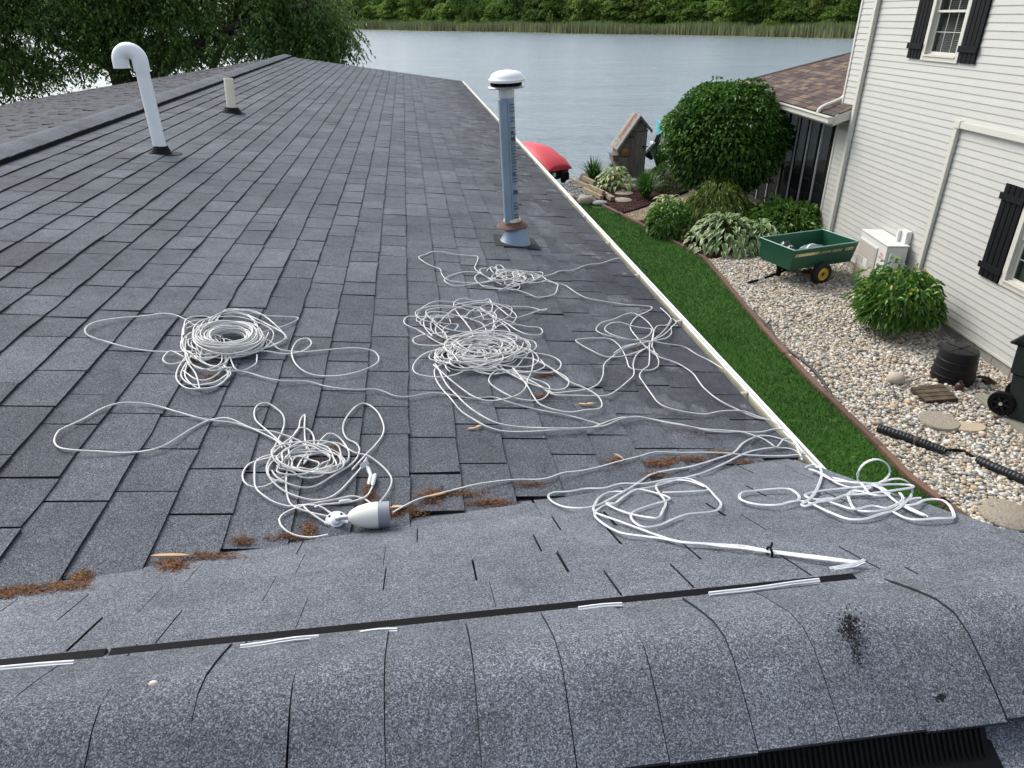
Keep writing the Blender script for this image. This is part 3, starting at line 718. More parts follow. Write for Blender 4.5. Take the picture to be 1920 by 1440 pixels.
# windows, shutters
M_BLIND = plain('blind_slat', (.42, .5, .42), .5, .1, 5); M_SCREEN = plain('grey_sash', (.45, .46, .45), .5, .1, 8)
def window(u0, u1, v0, v1, label):
    f = MB(); c = .085
    wbox(f, u0-c, u0, v0-c, v1+c, -.0, .036); wbox(f, u1, u1+c, v0-c, v1+c, -.0, .036)
    wbox(f, u0, u1, v0-c, v0, -.0, .034); wbox(f, u0, u1, v1, v1+c, -.0, .034)
    for a, b_ in ((u0, u0+.012), (u1-.012, u1)): wbox(f, a, b_, v0, v1, -.10, -.0005)
    wbox(f, u0+.012, u1-.012, v0, v0+.014, -.10, -.0005); wbox(f, u0+.012, u1-.012, v1-.014, v1, -.10, -.0005)
    wf = f.build('window', M_TRIM, nh, bevel=.003, label=label)
    s = MB(); wbox(s, u0-.02, u1+.02, v0-.022, v0+.004, .0345, .05); s.build('sill', M_TRIM, wf, bevel=.003)
    vm = (v0+v1)/2
    for nm, a, b_, off, mt in (('lower_sash', v0+.015, vm+.02, -.038, M_TRIM), ('upper_sash', vm-.02, v1-.015, -.012, M_TRIM)):
        s = MB(); t = .032; wbox(s, u0+.013, u0+.013+t, a, b_, off-.022, off); wbox(s, u1-.013-t, u1-.013, a, b_, off-.022, off)
        wbox(s, u0+.013+t, u1-.013-t, a, a+t, off-.021, off-.001); wbox(s, u0+.013+t, u1-.013-t, b_-t, b_, off-.021, off-.001)
        s.build(nm, mt, wf)
        x0, x1, y0, y1 = u0+.013+t, u1-.013-t, a+t, b_-t
        p = MB(); wbox(p, x0, x1, y0, y1, off-.015, off-.012); p.build('pane', M_GLASS, wf)
        for q in (1, 2): m_ = MB(); uu = x0+(x1-x0)*q/3; wbox(m_, uu-.005, uu+.005, y0, y1, off-.0115, off-.006); m_.build('muntin', M_SCREEN, wf)
        m_ = MB(); ym = (y0+y1)/2; wbox(m_, x0, x1, ym-.005, ym+.005, off-.0112, off-.0065); m_.build('muntin', M_SCREEN, wf)
    s = MB(); y = v0+.02
    while y < v1-.02:
        s.add([W(u0+.06, y, -.098), W(u1-.06, y, -.098), W(u1-.06, y+.016, -.116), W(u0+.06, y+.016, -.116)], [(0, 1, 2, 3)]); y += .027
    s.build('blind', M_BLIND, wf, kind='stuff')
    d = MB(); d.add([W(u0-.05, v0-.05, -.30), W(u1+.05, v0-.05, -.30), W(u1+.05, v1+.05, -.30), W(u0-.05, v1+.05, -.30)], [(0, 1, 2, 3)]); d.build('dark_interior', M_DARK, wf)
window(*WIN[0], 'upper sash window with pale blinds'); window(*WIN[1], 'lower sash window at the right edge')
def shutter(u0, u1, v0, v1, rails, label):
    root = MB(); wbox(root, u0+.012, u1-.012, v0+.015, v1-.015, .0155, .0225); sh = root.build('shutter', M_SHUT, nh, label=label)
    n = 4; w_ = (u1-u0)/n
    for i in range(n):
        b = MB(); wbox(b, u0+i*w_+.007, u0+(i+1)*w_-.007, v0, v1, .0228, .042); b.build('shutter_board', M_SHUT, sh, bevel=.002)
    for r_ in rails: b = MB(); wbox(b, u0-.03, u1+.015, r_, r_+.085, .0422, .062); b.build('shutter_rail', M_SHUT, sh, bevel=.002)
shutter(2.0, 2.40, 3.73, 5.1, (3.87, 4.85), 'left shutter of the upper window'); shutter(3.40, 3.81, 3.73, 5.1, (3.87, 4.85), 'right shutter of the upper window')
shutter(5.19, 5.62, 1.09, 2.36, (1.20, 2.15), 'left shutter of the lower window'); shutter(6.67, 7.08, 1.09, 2.36, (1.20, 2.15), 'right shutter of the lower window')
ev = MB(); wbox(ev, -.3, UL, VT, VT+.15, -6, .4); 
ev.add([W(-.3, VT+.15, .4), W(UL, VT+.15, .4), W(UL, VT+1.6, -2.6), W(-.3, VT+1.6, -2.6), W(UL, VT+.15, -6), W(-.3, VT+.15, -6)], [(0, 1, 2, 3), (3, 2, 4, 5), (0, 3, 5), (1, 4, 2)])
ev.build('roof', M_FELT, nh)
eb = MB(); wbox(eb, 3.22, 3.40, .95, 1.2, .016, .115); wbox(eb, 3.20, 3.25, .985, 1.19, .116, .17); eb.build('disconnect_box', M_WHITE, nh, bevel=.008, label='small white electric box on the wall above the cooling unit')
eb = MB(); eb.tube([W(3.31, .96, .07), W(3.31, .9, .08), W(3.29, .84, .1), W(3.2, .78, .16)], .018, 8); eb.build('conduit', M_BLK, nh, smooth=60)
# screened porch
PL = 5.6; PV = 2.56                                   # length beyond the corner, eave height
M_ALU = plain('mullion', (.55, .56, .53), .4, .1, 10); M_PSH = None
k = NT('insect_screen'); k.set((.010, .0105, .011), .8, 0, .2); k.b.inputs['Alpha'].default_value = .72; M_SCR = k.m
pr_ = MB()
wbox(pr_, -PL, 0, -.05, .12, -3.6, -.035); wbox(pr_, -PL, -.02, PV-.12, PV-.02, -.12, -.02)
pr_.add([W(-PL, 0, -3.0), W(0, 0, -3.0), W(0, PV, -3.0), W(-PL, PV, -3.0)], [(0, 1, 2, 3)])
pr_.add([W(-.03, 0, -.03), W(-.03, 0, -3), W(-.03, PV, -3), W(-.03, PV, -.03)], [(0, 1, 2, 3)])
porch = pr_.build('porch', M_DARK, nh, label='dark screened porch at the lake end')
for i in range(9):
    u0 = -.07-i*.62; u1 = u0-.62
    s = MB(); wbox(s, u1+.02, u0-.02, .12, PV-.12, -.052, -.05); s.build('screen_panel', M_SCR, porch)
    s = MB(); wbox(s, u1-.0125, u1+.0125, .12, PV-.12, -.06, -.022); s.build('mullion', M_ALU, porch)
    s = MB(); wbox(s, u1+.14, u1+.3, .12, PV-.12, -.5, -.46); s.build('inner_post', M_BLK, porch)
s = MB(); wbox(s, -PL, -.05, .93, .97, -.56, -.5); s.build('rail', M_SCREEN, porch)
s = MB(); wbox(s, -4.6, -3.4, .35, .8, -1.6, -1.0); wbox(s, -2.6, -1.2, .35, .7, -1.9, -1.2); s.build('seat', plain('porch_seat', (.05, .05, .052), .8), porch)
# porch roof: hip with shingles
EO = .40; PP = .40                                    # overhang, pitch
def PRf(u, s): return W(u, PV+.10+PP*s, EO-s)         # s = plan distance up from the eave
RS = 2.35
ph = MB(); ul = -PL-EO
ph.add([PRf(ul, 0), PRf(.58, 0), PRf(.58, .42), PRf(-.02, .42), PRf(-.02, RS), PRf(ul+RS, RS)], [(0, 1, 2, 3, 4, 5)])
ph.add([PRf(ul, 0), PRf(ul+RS, RS), W(ul, PV+.10, EO-2*RS)], [(2, 1, 0)]); ph.add([PRf(ul+RS, RS), PRf(-.02, RS), W(-.02, PV+.1, EO-2*RS), W(ul, PV+.10, EO-2*RS)], [(3, 2, 1, 0)])
proof = ph.build('porch_roof', M_FELT, nh, label='brown shingled hip roof of the porch')
kk = NT('brown_shingle'); r = kk.rand(); c = kk.ramp(r, [(0, (.05, .038, .036)), (.3, (.095, .068, .06)), (.55, (.07, .056, .055)), (.75, (.135, .095, .072)), (1, (.18, .128, .095))])
c = kk.mix(1.0, c, kk.ramp(kk.noise(kk.pos(), 60, 3), [(.3, .7), (.7, 1.3)]), 'MULTIPLY'); M_BSH = kk.set(c, .95, 0, .2)
PT = []
pn = (W(0, 1, 0)-W(0, 0, 0)); NP = (WN*PP+Vector((0, 0, 1))).normalized(); TP = (WN-Vector((0, 0, PP))).normalized(); org = PRf(0, 0)
s = 0; EXP2 = .14; cz = 1/sqrt(1+PP*PP)
while s < RS-.05:
    u = ul+s+.0; ue = .58 if s < .40 else -.02
    while u < ue:
        u1 = min(u+random.choice((.13, .2, .28, .34)), ue)
        o_ = org+WU*0-TP*(s/cz)
        S_ = WU
        v = []
        lift = random.choice((.004, .006, .010))
        for t, n_ in ((-EXP2-.004, 0), (0, lift), (0, -.004)):
            v += [o_+S_*(u+.001)+TP*t+NP*(n_+.003), o_+S_*(u1-.001)+TP*t+NP*(n_+.003)]
        PT.append((v, u)); u = u1
    s += EXP2*cz
def parea(v):
    p = [proj(q) for q in (v[0], v[1], v[3], v[2])]
    if not all(p): return 0
    if not any(-5 < q[0] < 1925 and -5 < q[1] < 1445 for q in p): return 0
    return abs(sum(p[i][0]*p[(i+1) % 4][1]-p[(i+1) % 4][0]*p[i][1] for i in range(4)))/2
PT.sort(key=lambda t: -parea(t[0])); b2 = MB(); FS = [(0, 2, 3, 1), (2, 4, 5, 3), (0, 4, 2), (1, 3, 5)]
for j, (v, u) in enumerate(PT):
    if j < 290: b = MB(); b.add(v, FS); b.build('shingle', M_BSH, proof)
    else: b2.add(v, FS)
if b2.v: b2.build('shingles', M_BSH, proof, kind='stuff')
rc_ = MB(); rc_.tube([PRf(ul+RS, RS)+Vector((0, 0, .02)), PRf(-.02, RS)+Vector((0, 0, .02))], .05, 6); rc_.tube([PRf(ul, 0)+Vector((0, 0, .0)), PRf(ul+RS, RS)+Vector((0, 0, .01))], .035, 6); rc_.build('ridge_cap', M_BSH, proof)
rv = MB(); wbox(rv, -.75, -.4, PV+.1+PP*RS-.03, PV+.1+PP*RS+.07, EO-RS-.15, EO-RS+.12); rv.build('roof_vent', M_BLK, proof)
pg = MB(); wbox(pg, ul-.02, .64, PV-.035, PV+.085, EO-.0, EO+.10); wbox(pg, ul-.02, .645, PV+.06, PV+.097, EO+.1005, EO+.125); pgut = pg.build('porch_gutter', M_TRIM, nh, bevel=.012)
fs = MB(); wbox(fs, ul, .60, PV-.08, PV+.06, EO-.025, EO-.002); fs.add([W(.6, PV-.08, EO), W(.6, PV+.09, EO), W(.6, PV+.24, .02), W(.6, PV+.06, .02)], [(0, 1, 2, 3)])
fs.add([W(ul, PV-.075, EO-.03), W(.6, PV-.075, EO-.03), W(.6, PV-.02, -.02), W(ul, PV-.02, -.02)], [(0, 3, 2, 1)]); fs.build('fascia', M_TRIM, nh)
eb = MB(); eb.tube(catmull([W(-.045, PV+.46, -.05), W(-.045, PV+.36, -.01), W(-.045, PV+.29, .12), W(-.045, PV+.21, .32), W(-.045, PV+.14, .41), W(-.045, PV+.0, .445)], .03), .04, 10); eb.build('downspout_elbow', M_TRIM, nh, smooth=60)
eb = MB(); eb.tube([W(-.035, VT, -.06), W(-.035, PV+.42, -.045)], .045, 6); eb.build('corner_downspout', M_TRIM, nh)
# ------------------------------------------------------------------ garden surfaces
EDGE_PX = [(1118, 381), (1158, 401), (1189, 417), (1221, 432.5), (1255, 451), (1291, 470), (1321, 487), (1345, 515), (1372, 548), (1400, 582), (1441, 629), (1512, 709), (1579, 773), (1665, 858), (1709, 903), (1775, 952), (1850, 1010)]
EDGE = [G(*p) for p in EDGE_PX]
d = (EDGE[-1]-EDGE[-3]).normalized(); EDGE.append(EDGE[-1]+d*6)
EG = [(p.x, p.y) for p in EDGE]
k = NT('grass_base'); c = k.mix(k.noise(k.pos(), 1.6, 6, .6), (.03, .085, .014), (.05, .125, .02)); c = k.mix(1.0, c, k.ramp(k.noise(k.pos(), 45, 4, .7), [(.3, .6), (.7, 1.35)]), 'MULTIPLY'); k.bump(k.noise(k.pos(), 70, 4), .8, .03); M_GRB = k.set(c, .9, 0, .1)
sheet('lawn_base', [(.9, EG[-1][1])]+[(.9, 19), (4.0, 18.6), (4.35, 18.0)]+EG, .004, M_GRB, kind='structure')
def inside_left(x, y):   # left of the edging
    for (x0, y0), (x1, y1) in zip(EG, EG[1:]):
        if min(y0, y1) <= y <= max(y0, y1): return x < x0+(x1-x0)*(y-y0)/(y1-y0+1e-9)-.03
    return x < 4.4
def edge_x(y):
    for (x0, y0), (x1, y1) in zip(EG, EG[1:]):
        if min(y0, y1) <= y <= max(y0, y1): return x0+(x1-x0)*(y-y0)/(y1-y0+1e-9)
    return 4.4
def grass():
    N = 150000; ys = 3.2+(18.3-3.2)*RNG.uniform(0, 1, N)**1.15; ex = np.array([edge_x(y) for y in np.linspace(3, 18.4, 400)]); exx = np.interp(ys, np.linspace(3, 18.4, 400), ex)
    xs = (0*ys+.95)+RNG.uniform(0, 1, N)*(exx-.02-(0*ys+.95))
    xs = np.where(ys > 17.6, np.minimum(xs, 4.2+(18.3-ys)*.4), xs)
    h = RNG.uniform(.03, .065, N); a = RNG.uniform(0, 2*pi, N); w_ = RNG.uniform(.003, .006, N); lx = RNG.normal(0, .022, N); ly = RNG.normal(0, .022, N)
    z = np.zeros(N)
    V = np.stack([np.stack([xs-np.cos(a)*w_, ys-np.sin(a)*w_, z], 1), np.stack([xs+np.cos(a)*w_, ys+np.sin(a)*w_, z], 1), np.stack([xs+lx, ys+ly, z+h], 1)], 1).reshape(-1, 3)
    k = NT('grass_blade'); big = k.noise(k.pos(), .9, 5, .6); c = k.ramp(k.rand(), [(0, (.032, .10, .014)), (.6, (.055, .15, .022)), (1, (.10, .21, .035))]); c = k.mix(1.0, c, k.ramp(big, [(.3, .62), (.5, 1.0), (.7, 1.45)]), 'MULTIPLY'); c = k.mix(k.ramp(k.noise(k.pos(), 2.7, 6, .7), [(.55, 0), (.75, .5)]), c, (.12, .19, .03)); k.set(c, .55, 0, .25)
    np_mesh('grass', V, np.arange(3*N).reshape(-1, 3), k.m, org=(3, 9, 0), label='short green lawn grass between our gutter and the edging', cat='grass', kind='stuff')
grass()
k = NT('mulch_base'); c = k.ramp(k.noise(k.pos(), 28, 6, .7), [(.3, (.018, .007, .006)), (.7, (.075, .028, .022))]); k.bump(k.noise(k.pos(), 40, 6), .9, .03); M_MUL = k.set(c, .95, 0, .2)
k = NT('gravel_base'); c = k.ramp(k.noise(k.pos(), 24, 5), [(.35, (.09, .08, .065)), (.65, (.26, .23, .19))]); M_GVB = k.set(c, .95)
P2 = lambda px, py: tuple(G(px, py)[:2])
BED1 = [P2(1122, 383)]+[P2(1158, 400), P2(1166, 399), P2(1225, 383), P2(1285, 361)]+[(8.2, 21.8), (5.3, 21.6), (5.0, 20.6)]+[P2(1100, 352)]
sheet('mulch_bed', BED1, .010, M_MUL, kind='structure')
BED2 = [EG[3]]+EG[4:7]+[P2(1340, 487), P2(1400, 472), P2(1470, 463), (8.4, 13.2), (8.9, 19.5), P2(1300, 380), P2(1215, 412)]
BED2 = [P2(1190, 416.5)]+BED2
sheet('mulch_bed', BED2, .010, M_MUL, kind='structure')
sheet('pea_gravel_path', [P2(1160, 401.5), P2(1189, 416)]+[P2(1212, 411), P2(1290, 384), (9.0, 19.6), (9.0, 20.8)]+[P2(1285, 361), P2(1225, 383), P2(1166, 399.5)], .008, plain('pea_gravel', (.34, .26, .175), .95, .45, 34, bump=.6), kind='structure')
GRV = EG[6:]+[(9.5, EG[-1][1]), (8.35, 3), (8.6, 13.1), P2(1470, 463), P2(1400, 472), P2(1340, 487)]
sheet('gravel_bed', GRV, .006, M_GVB, kind='structure')
sheet('shore_gravel', [(2.5, 18.9), (4.0, 18.62), (4.35, 18.05), P2(1126, 384), P2(1098, 350), (4.85, 20.95), (4.1, 20.65), (2.3, 21.9)], .008, plain('grey_shore_gravel', (.20, .20, .19), .95, .35, 40, bump=.6), kind='structure')
ICO = None
def ico():
    bm = bmesh.new(); bmesh.ops.create_icosphere(bm, subdivisions=1, radius=1); bm.verts.ensure_lookup_table()
    V = np.array([v.co[:] for v in bm.verts]); F = np.array([[v.index for v in f.verts] for f in bm.faces]); bm.free(); return V, F
IV, IF_ = ico()
def in_poly(X, Y, poly):
    c = np.zeros(len(X), bool); n = len(poly); j = n-1
    for i in range(n):
        xi, yi = poly[i]; xj, yj = poly[j]
        m = ((yi > Y) != (yj > Y)) & (X < (xj-xi)*(Y-yi)/(yj-yi+1e-12)+xi); c ^= m; j = i
    return c
def pebbles(name, poly, dens_r, size, mat, z=.006, flat=.62, maxn=42000, **kw):
    poly = [tuple(p) for p in poly]; xs = [p[0] for p in poly]; ys = [p[1] for p in poly]; A_ = (max(xs)-min(xs))*(max(ys)-min(ys)); N = int(min(A_/(dens_r**2), maxn*3))
    X = RNG.uniform(min(xs), max(xs), N); Y = RNG.uniform(min(ys), max(ys), N); m = in_poly(X, Y, poly); X, Y = X[m][:maxn], Y[m][:maxn]; N = len(X)
    r = RNG.lognormal(0, .28, N)*size; sx = r*RNG.uniform(.8, 1.35, N); sy = r*RNG.uniform(.75, 1.1, N); sz = r*RNG.uniform(.45, .8, N)*flat/.62
    a = RNG.uniform(0, 2*pi, N); tl = RNG.normal(0, .25, N)
    L = IV[None]*(1+RNG.normal(0, .10, (N, 12, 1)))
    lx = L[:, :, 0]*sx[:, None]; ly = L[:, :, 1]*sy[:, None]; lz = L[:, :, 2]*sz[:, None]+lx*tl[:, None]*.6
    ca, sa = np.cos(a)[:, None], np.sin(a)[:, None]
    V = np.stack([X[:, None]+lx*ca-ly*sa, Y[:, None]+lx*sa+ly*ca, z+lz+(sz*RNG.uniform(.3, 1.1, N))[:, None]], 2).reshape(-1, 3)
    F = (IF_[None]+(np.arange(N)*12)[:, None, None]).reshape(-1, 3)
    return np_mesh(name, V, F, mat, smooth=True, org=(poly[0][0], poly[0][1], 0), kind='stuff', **kw)
k = NT('river_pebble'); c = k.ramp(k.rand(), [(0, (.36, .32, .25)), (.13, (.50, .43, .32)), (.26, (.24, .225, .20)), (.36, (.58, .53, .44)), (.5, (.43, .33, .21)), (.6, (.52, .49, .44)), (.72, (.17, .175, .175)), (.79, (.66, .62, .54)), (.9, (.34, .35, .33)), (.96, (.46, .32, .21))], 'CONSTANT')
c = k.mix(1.0, c, k.ramp(k.noise(k.pos(), 70, 3), [(.3, .75), (.7, 1.18)]), 'MULTIPLY'); M_PEB = k.set(c, .6, 0, .35)
GV2 = EG[6:-1]+[(5.6, 3.4), (7.75, 4.2), (8.3, 12.9), P2(1470, 463), P2(1400, 472), P2(1340, 487)]
pebbles('river_gravel', GV2, .0255, .0195, M_PEB, maxn=52000, label='rounded multicoloured river gravel between the edging and the white house', cat='gravel')
pebbles('shore_pebbles', [(3.2, 19.1), (4.0, 18.7), (4.35, 18.05), P2(1124, 383), P2(1098, 350), (4.75, 20.8), (4.1, 20.5)], .035, .022, plain('grey_pebble', (.24, .235, .22), .8, .2, 10, isl=.45), maxn=3500, label='grey crushed stone at the water edge beside the timbers', cat='gravel')
pebbles('path_pebbles', [P2(1163, 401.5), P2(1189, 415), P2(1212, 410), P2(1270, 388), P2(1262, 371), P2(1225, 384)], .022, .013, plain('tan_pebble', (.37, .29, .20), .8, .2, 10, isl=.4), maxn=6500, label='tan pea gravel path between the two mulch beds', cat='gravel')
def mulch(poly, n, z, **kw):
    xs = [p[0] for p in poly]; ys = [p[1] for p in poly]; X = RNG.uniform(min(xs), max(xs), n*3); Y = RNG.uniform(min(ys), max(ys), n*3); m = in_poly(X, Y, poly); X, Y = X[m][:n], Y[m][:n]; N = len(X)
    D = RNG.normal(0, 1, (N, 3)); D[:, 2] *= .25; V, F, uv = leaf_cloud(np.stack([X, Y, np.full(N, z+.008)], 1), D, .07, .022, 0, 0, .3, .1); np_mesh('mulch_chips', V, F, plain('mulch_chip', (.075, .026, .02), .9, .3, 30, isl=.55), org=(poly[0][0], poly[0][1], 0), kind='stuff', **kw)
mulch(BED1, 4200, .01, label='dark red mulch chips around the wooden outhouse', cat='mulch'); mulch(BED2, 5200, .01, label='dark red mulch chips under the hostas by the porch', cat='mulch')
# lawn edging boards
M_EDG = plain('edging_board', (.13, .072, .048), .85, .25, 14, isl=.25, bump=.4)
le = thing('lawn_edging', tuple(EDGE[6]), 'brown red edging boards between the lawn and the beds', 'edging')
pts = catmull(EDGE[:-1]+[EDGE[-1]], .25); seg = []; acc = 0; cur = [pts[0]]
for p, q in zip(pts, pts[1:]):
    acc += (q-p).length; cur.append(q)
    if acc > 1.15 or q is pts[-1]:
        seg.append(cur); cur = [q]; acc = 0
for sgm in seg:
    b = MB(); vs_ = []
    off = random.uniform(-.008, .008)
    for i, p in enumerate(sgm):
        t = (sgm[min(i+1, len(sgm)-1)]-sgm[max(i-1, 0)]).normalized(); n_ = Vector((-t.y, t.x, 0))
        if i == 0: p = p+t*.004
        if i == len(sgm)-1: p = p-t*.004
        vs_ += [p+n_*(.038+off), p-n_*(.038-off), p-n_*(.038-off)+Vector((0, 0, .055)), p+n_*(.038+off)+Vector((0, 0, .055))]
    m = len(sgm); f = [(4*i+a, 4*i+(a+1) % 4, 4*i+4+(a+1) % 4, 4*i+4+a) for i in range(m-1) for a in range(4)]+[(3, 2, 1, 0), (4*m-4, 4*m-3, 4*m-2, 4*m-1)]
    b.add([tuple(v) for v in vs_], f); b.build('edging_board', M_EDG, le)
# black plastic edging and stones at the beds
eb = MB(); eb.tube([G(1160, 402.5, .03), G(1195, 392, .03), G(1230, 380, .03), G(1270, 366, .03), G(1290, 358, .03)], .028, 6); tagp = eb.build('bed_edging', M_BLK, label='black edging strip between the far mulch bed and the tan path', cat='edging')

# ------------------------------------------------------------------ plants
def finish(t, P, D, L, W_, mat, name='foliage', **k2):
    base = np.array(WL[t.name]); V, F, uv = leaf_cloud(P+base, D, L, W_, **k2); return np_mesh(name, V, F, mat, parent=t, uv=uv, kind='stuff')
LM_BUSH = leaf_mat('bush_leaf', (.028, .08, .014), (.055, .14, .022), (.13, .25, .035), .42, .22)
LM_PEONY = leaf_mat('peony_leaf', (.045, .12, .018), (.085, .19, .028), (.15, .28, .04), .4, .25)
LM_BRIGHT = leaf_mat('bright_leaf', (.05, .13, .02), (.09, .21, .03), (.17, .31, .05), .4, .25)
LM_BLADE = leaf_mat('blade_leaf', (.035, .10, .018), (.065, .16, .028), (.12, .24, .045), .4, .2)
LM_BOX = leaf_mat('boxwood_leaf', (.03, .075, .010), (.05, .12, .015), (.09, .17, .02), .5, .2)
LM_LACE = leaf_mat('lace_leaf', (.08, .14, .022), (.14, .21, .03), (.26, .32, .04), .5, .25)
LM_TREE = leaf_mat('locust_leaf', (.036, .085, .016), (.06, .13, .024), (.14, .24, .04), .5, .3)
LM_YEL = leaf_mat('yellow_leaf', (.55, .38, .02), (.62, .48, .03), (.35, .36, .04), .5, .2)
LM_RED = leaf_mat('rust_leaf', (.25, .07, .03), (.35, .10, .03), (.16, .09, .03), .5, .2)
def shrub(name, c, rad, n, L, W_, mat, label, cat, lumps=9, lump=.25, shell=.75, zc=None, group=None, stems=6, **k2):
    t = thing(name, c, label, cat, group); zc = rad[2]*.9 if zc is None else zc
    P, D = blob_points(n, rad, lumps*5, lump*.9, shell, -.75, .07); P[:, 2] = np.maximum(P[:, 2]+zc, .03)
    finish(t, P, D, L, W_, mat, **k2)
    s = MB()
    for i in range(stems):
        a = random.uniform(0, 6.28); e = Vector((cos(a)*rad[0]*.6, sin(a)*rad[1]*.6, zc+rad[2]*random.uniform(.0, .5))); b0 = Vector(c)+Vector((cos(a)*.08, sin(a)*.08, -.02))
        s.tube([b0, b0+Vector((e.x*.35, e.y*.35, e.z*.5)), Vector(c)+e], [.022, .014, .005], 6)
    s.build('stems', M_TWIG, t); return t
# big round bush: layered tiers of drooping leaves
t = thing('round_bush', (7.2, 16.4, 0), 'big dense dark green dome shaped bush beside the screened porch', 'bush')
P, D = blob_points(24000, (1.25, 1.2, .96), 110, .17, .72, -.9, .045); P[:, 2] += 1.98
lo_ = P[:, 2] < 1.98; P[:, 0] *= np.where(lo_, 1.02, 1.06-.16*(P[:, 2]-1.98)); P[:, 2] = np.where(lo_, 1.98+(P[:, 2]-1.98)*1.32, P[:, 2]); tier = np.floor(P[:, 2]/.16+RNG.uniform(-.25, .25, len(P)))*.16+.05; P[:, 2] = P[:, 2]*.45+tier*.55
finish(t, P, D, .105, .062, LM_BUSH, up=.05, droop=.3, rnd=.45)
P, D = blob_points(3200, (1.33, 1.27, 1.03), 110, .12, .96, -.4, .045); P[:, 2] += 2.0; P[:, 0] *= np.where(P[:, 2] < 1.98, 1.02, 1.06-.16*(P[:, 2]-1.98)); finish(t, P, D, .10, .055, LM_BRIGHT, 'new_growth', up=.15, droop=.3, rnd=.5)
s = MB(); c = Vector((7.2, 16.4, 0))
for i in range(9):
    a = i*.7; e = c+Vector((cos(a)*1.0, sin(a)*1.0, 1.4+.5*sin(i*2.1))); s.tube([c+Vector((cos(a)*.1, sin(a)*.1, -.02)), c+Vector((cos(a)*.35, sin(a)*.35, .6)), e], [.05, .035, .01], 6)
s.build('stems', M_TWIG, t)
# hostas: every leaf a part
def hosta_leaf(L, W_, mat):
    V, F, uv = [], [], []; prof = [(0, .10), (.18, .62), (.42, 1.0), (.68, .80), (.88, .36), (1, 0.02)]
    for i, (s_, w_) in enumerate(prof):
        z = .32*L*sin(s_*1.9)-.62*L*s_*s_; y = s_*L*.92
        for j, u_ in enumerate((-1, -.45, 0, .45, 1)):
            V.append((u_*w_*W_*.5, y, z+abs(u_)*w_*W_*.18)); uv.append((.5+u_*.5, s_))
    for i in range(len(prof)-1):
        for j in range(4): F.append((5*i+j, 5*i+j+1, 5*i+6+j, 5*i+5+j))
    me = bpy.data.meshes.new('leaf'); me.from_pydata(V, [], F); l = me.uv_layers.new(name='UVMap'); 
    for lp in me.loops: l.data[lp.index].uv = uv[lp.vertex_index]
    me.materials.append(mat); me.polygons.foreach_set('use_smooth', [True]*len(F)); me.update(); return me
LM_H1 = leaf_mat('hosta_leaf', (.07, .14, .045), (.11, .20, .06), (.16, .26, .08), .4, .2, .45, margin=(.52, .57, .33))
LM_H2 = leaf_mat('hosta_pale_leaf', (.22, .32, .10), (.35, .45, .16), (.5, .58, .25), .4, .25, .45, margin=(.10, .20, .05))
def hosta(c, rad, hgt, n, L, W_, mat, label):
    t = thing('hosta', c, label, 'plant', 'variegated hostas in the mulch beds'); ms = [hosta_leaf(L*f, W_*f, mat) for f in (.85, 1, 1.15)]
    for i in range(n):
        f = sqrt((i+.5)/n); a = i*2.39996+random.uniform(-.3, .3); r_ = f*rad*.86; z = hgt*(1-f**2.2)+.10*random.random()+.05
        o = bpy.data.objects.new('leaf', ms[i % 3]); COL.objects.link(o); o.parent = t
        o.location = (cos(a)*r_*.80, sin(a)*r_*.80, z); tilt = .62-1.15*f+random.uniform(-.25, .25)
        o.rotation_euler = (tilt, random.uniform(-.25, .25), a-pi/2+random.uniform(-.5, .5)); s_ = random.uniform(.8, 1.15); o.scale = (s_, s_, s_)
    b = MB()
    for i in range(12): a = i*.53; b.tube([Vector(c)+Vector((cos(a)*.04, sin(a)*.04, 0)), Vector(c)+Vector((cos(a)*rad*.35, sin(a)*rad*.35, hgt*.7))], .006, 5)
    b.build('stalks', LM_BLADE, t)
hosta((6.38, 13.85, .01), 1.08, .52, 300, .215, .105, LM_H1, 'largest hosta, cream edged leaves spilling towards the gravel beside the green cart')
hosta((5.95, 16.2, .01), .58, .42, 100, .20, .10, LM_H2, 'pale hosta behind the small dark shrub at the tan path')
hosta((5.62, 19.75, .01), .66, .42, 130, .20, .085, LM_H2, 'pale striped hosta below the wooden outhouse beside the stacked timbers')
hosta((7.0, 13.55, .01), .5, .45, 80, .23, .13, LM_H1, 'white edged hosta squeezed between the largest one and the leafy shrub at the house')
# leafy shrubs
shrub('leafy_shrub', (5.52, 14.95, .01), (.40, .40, .36), 900, .13, .075, LM_BRIGHT, 'small dark green leafy shrub on the mulch right by the lawn edging', 'shrub', 8, .25, .8, up=.1, droop=.3)
shrub('leafy_shrub', (7.86, 14.2, .01), (.78, .74, .41), 2100, .145, .075, LM_PEONY, 'fresh green leafy shrub against the corner of the white house behind the cart', 'shrub', 12, .28, .78, up=.15, droop=.3)
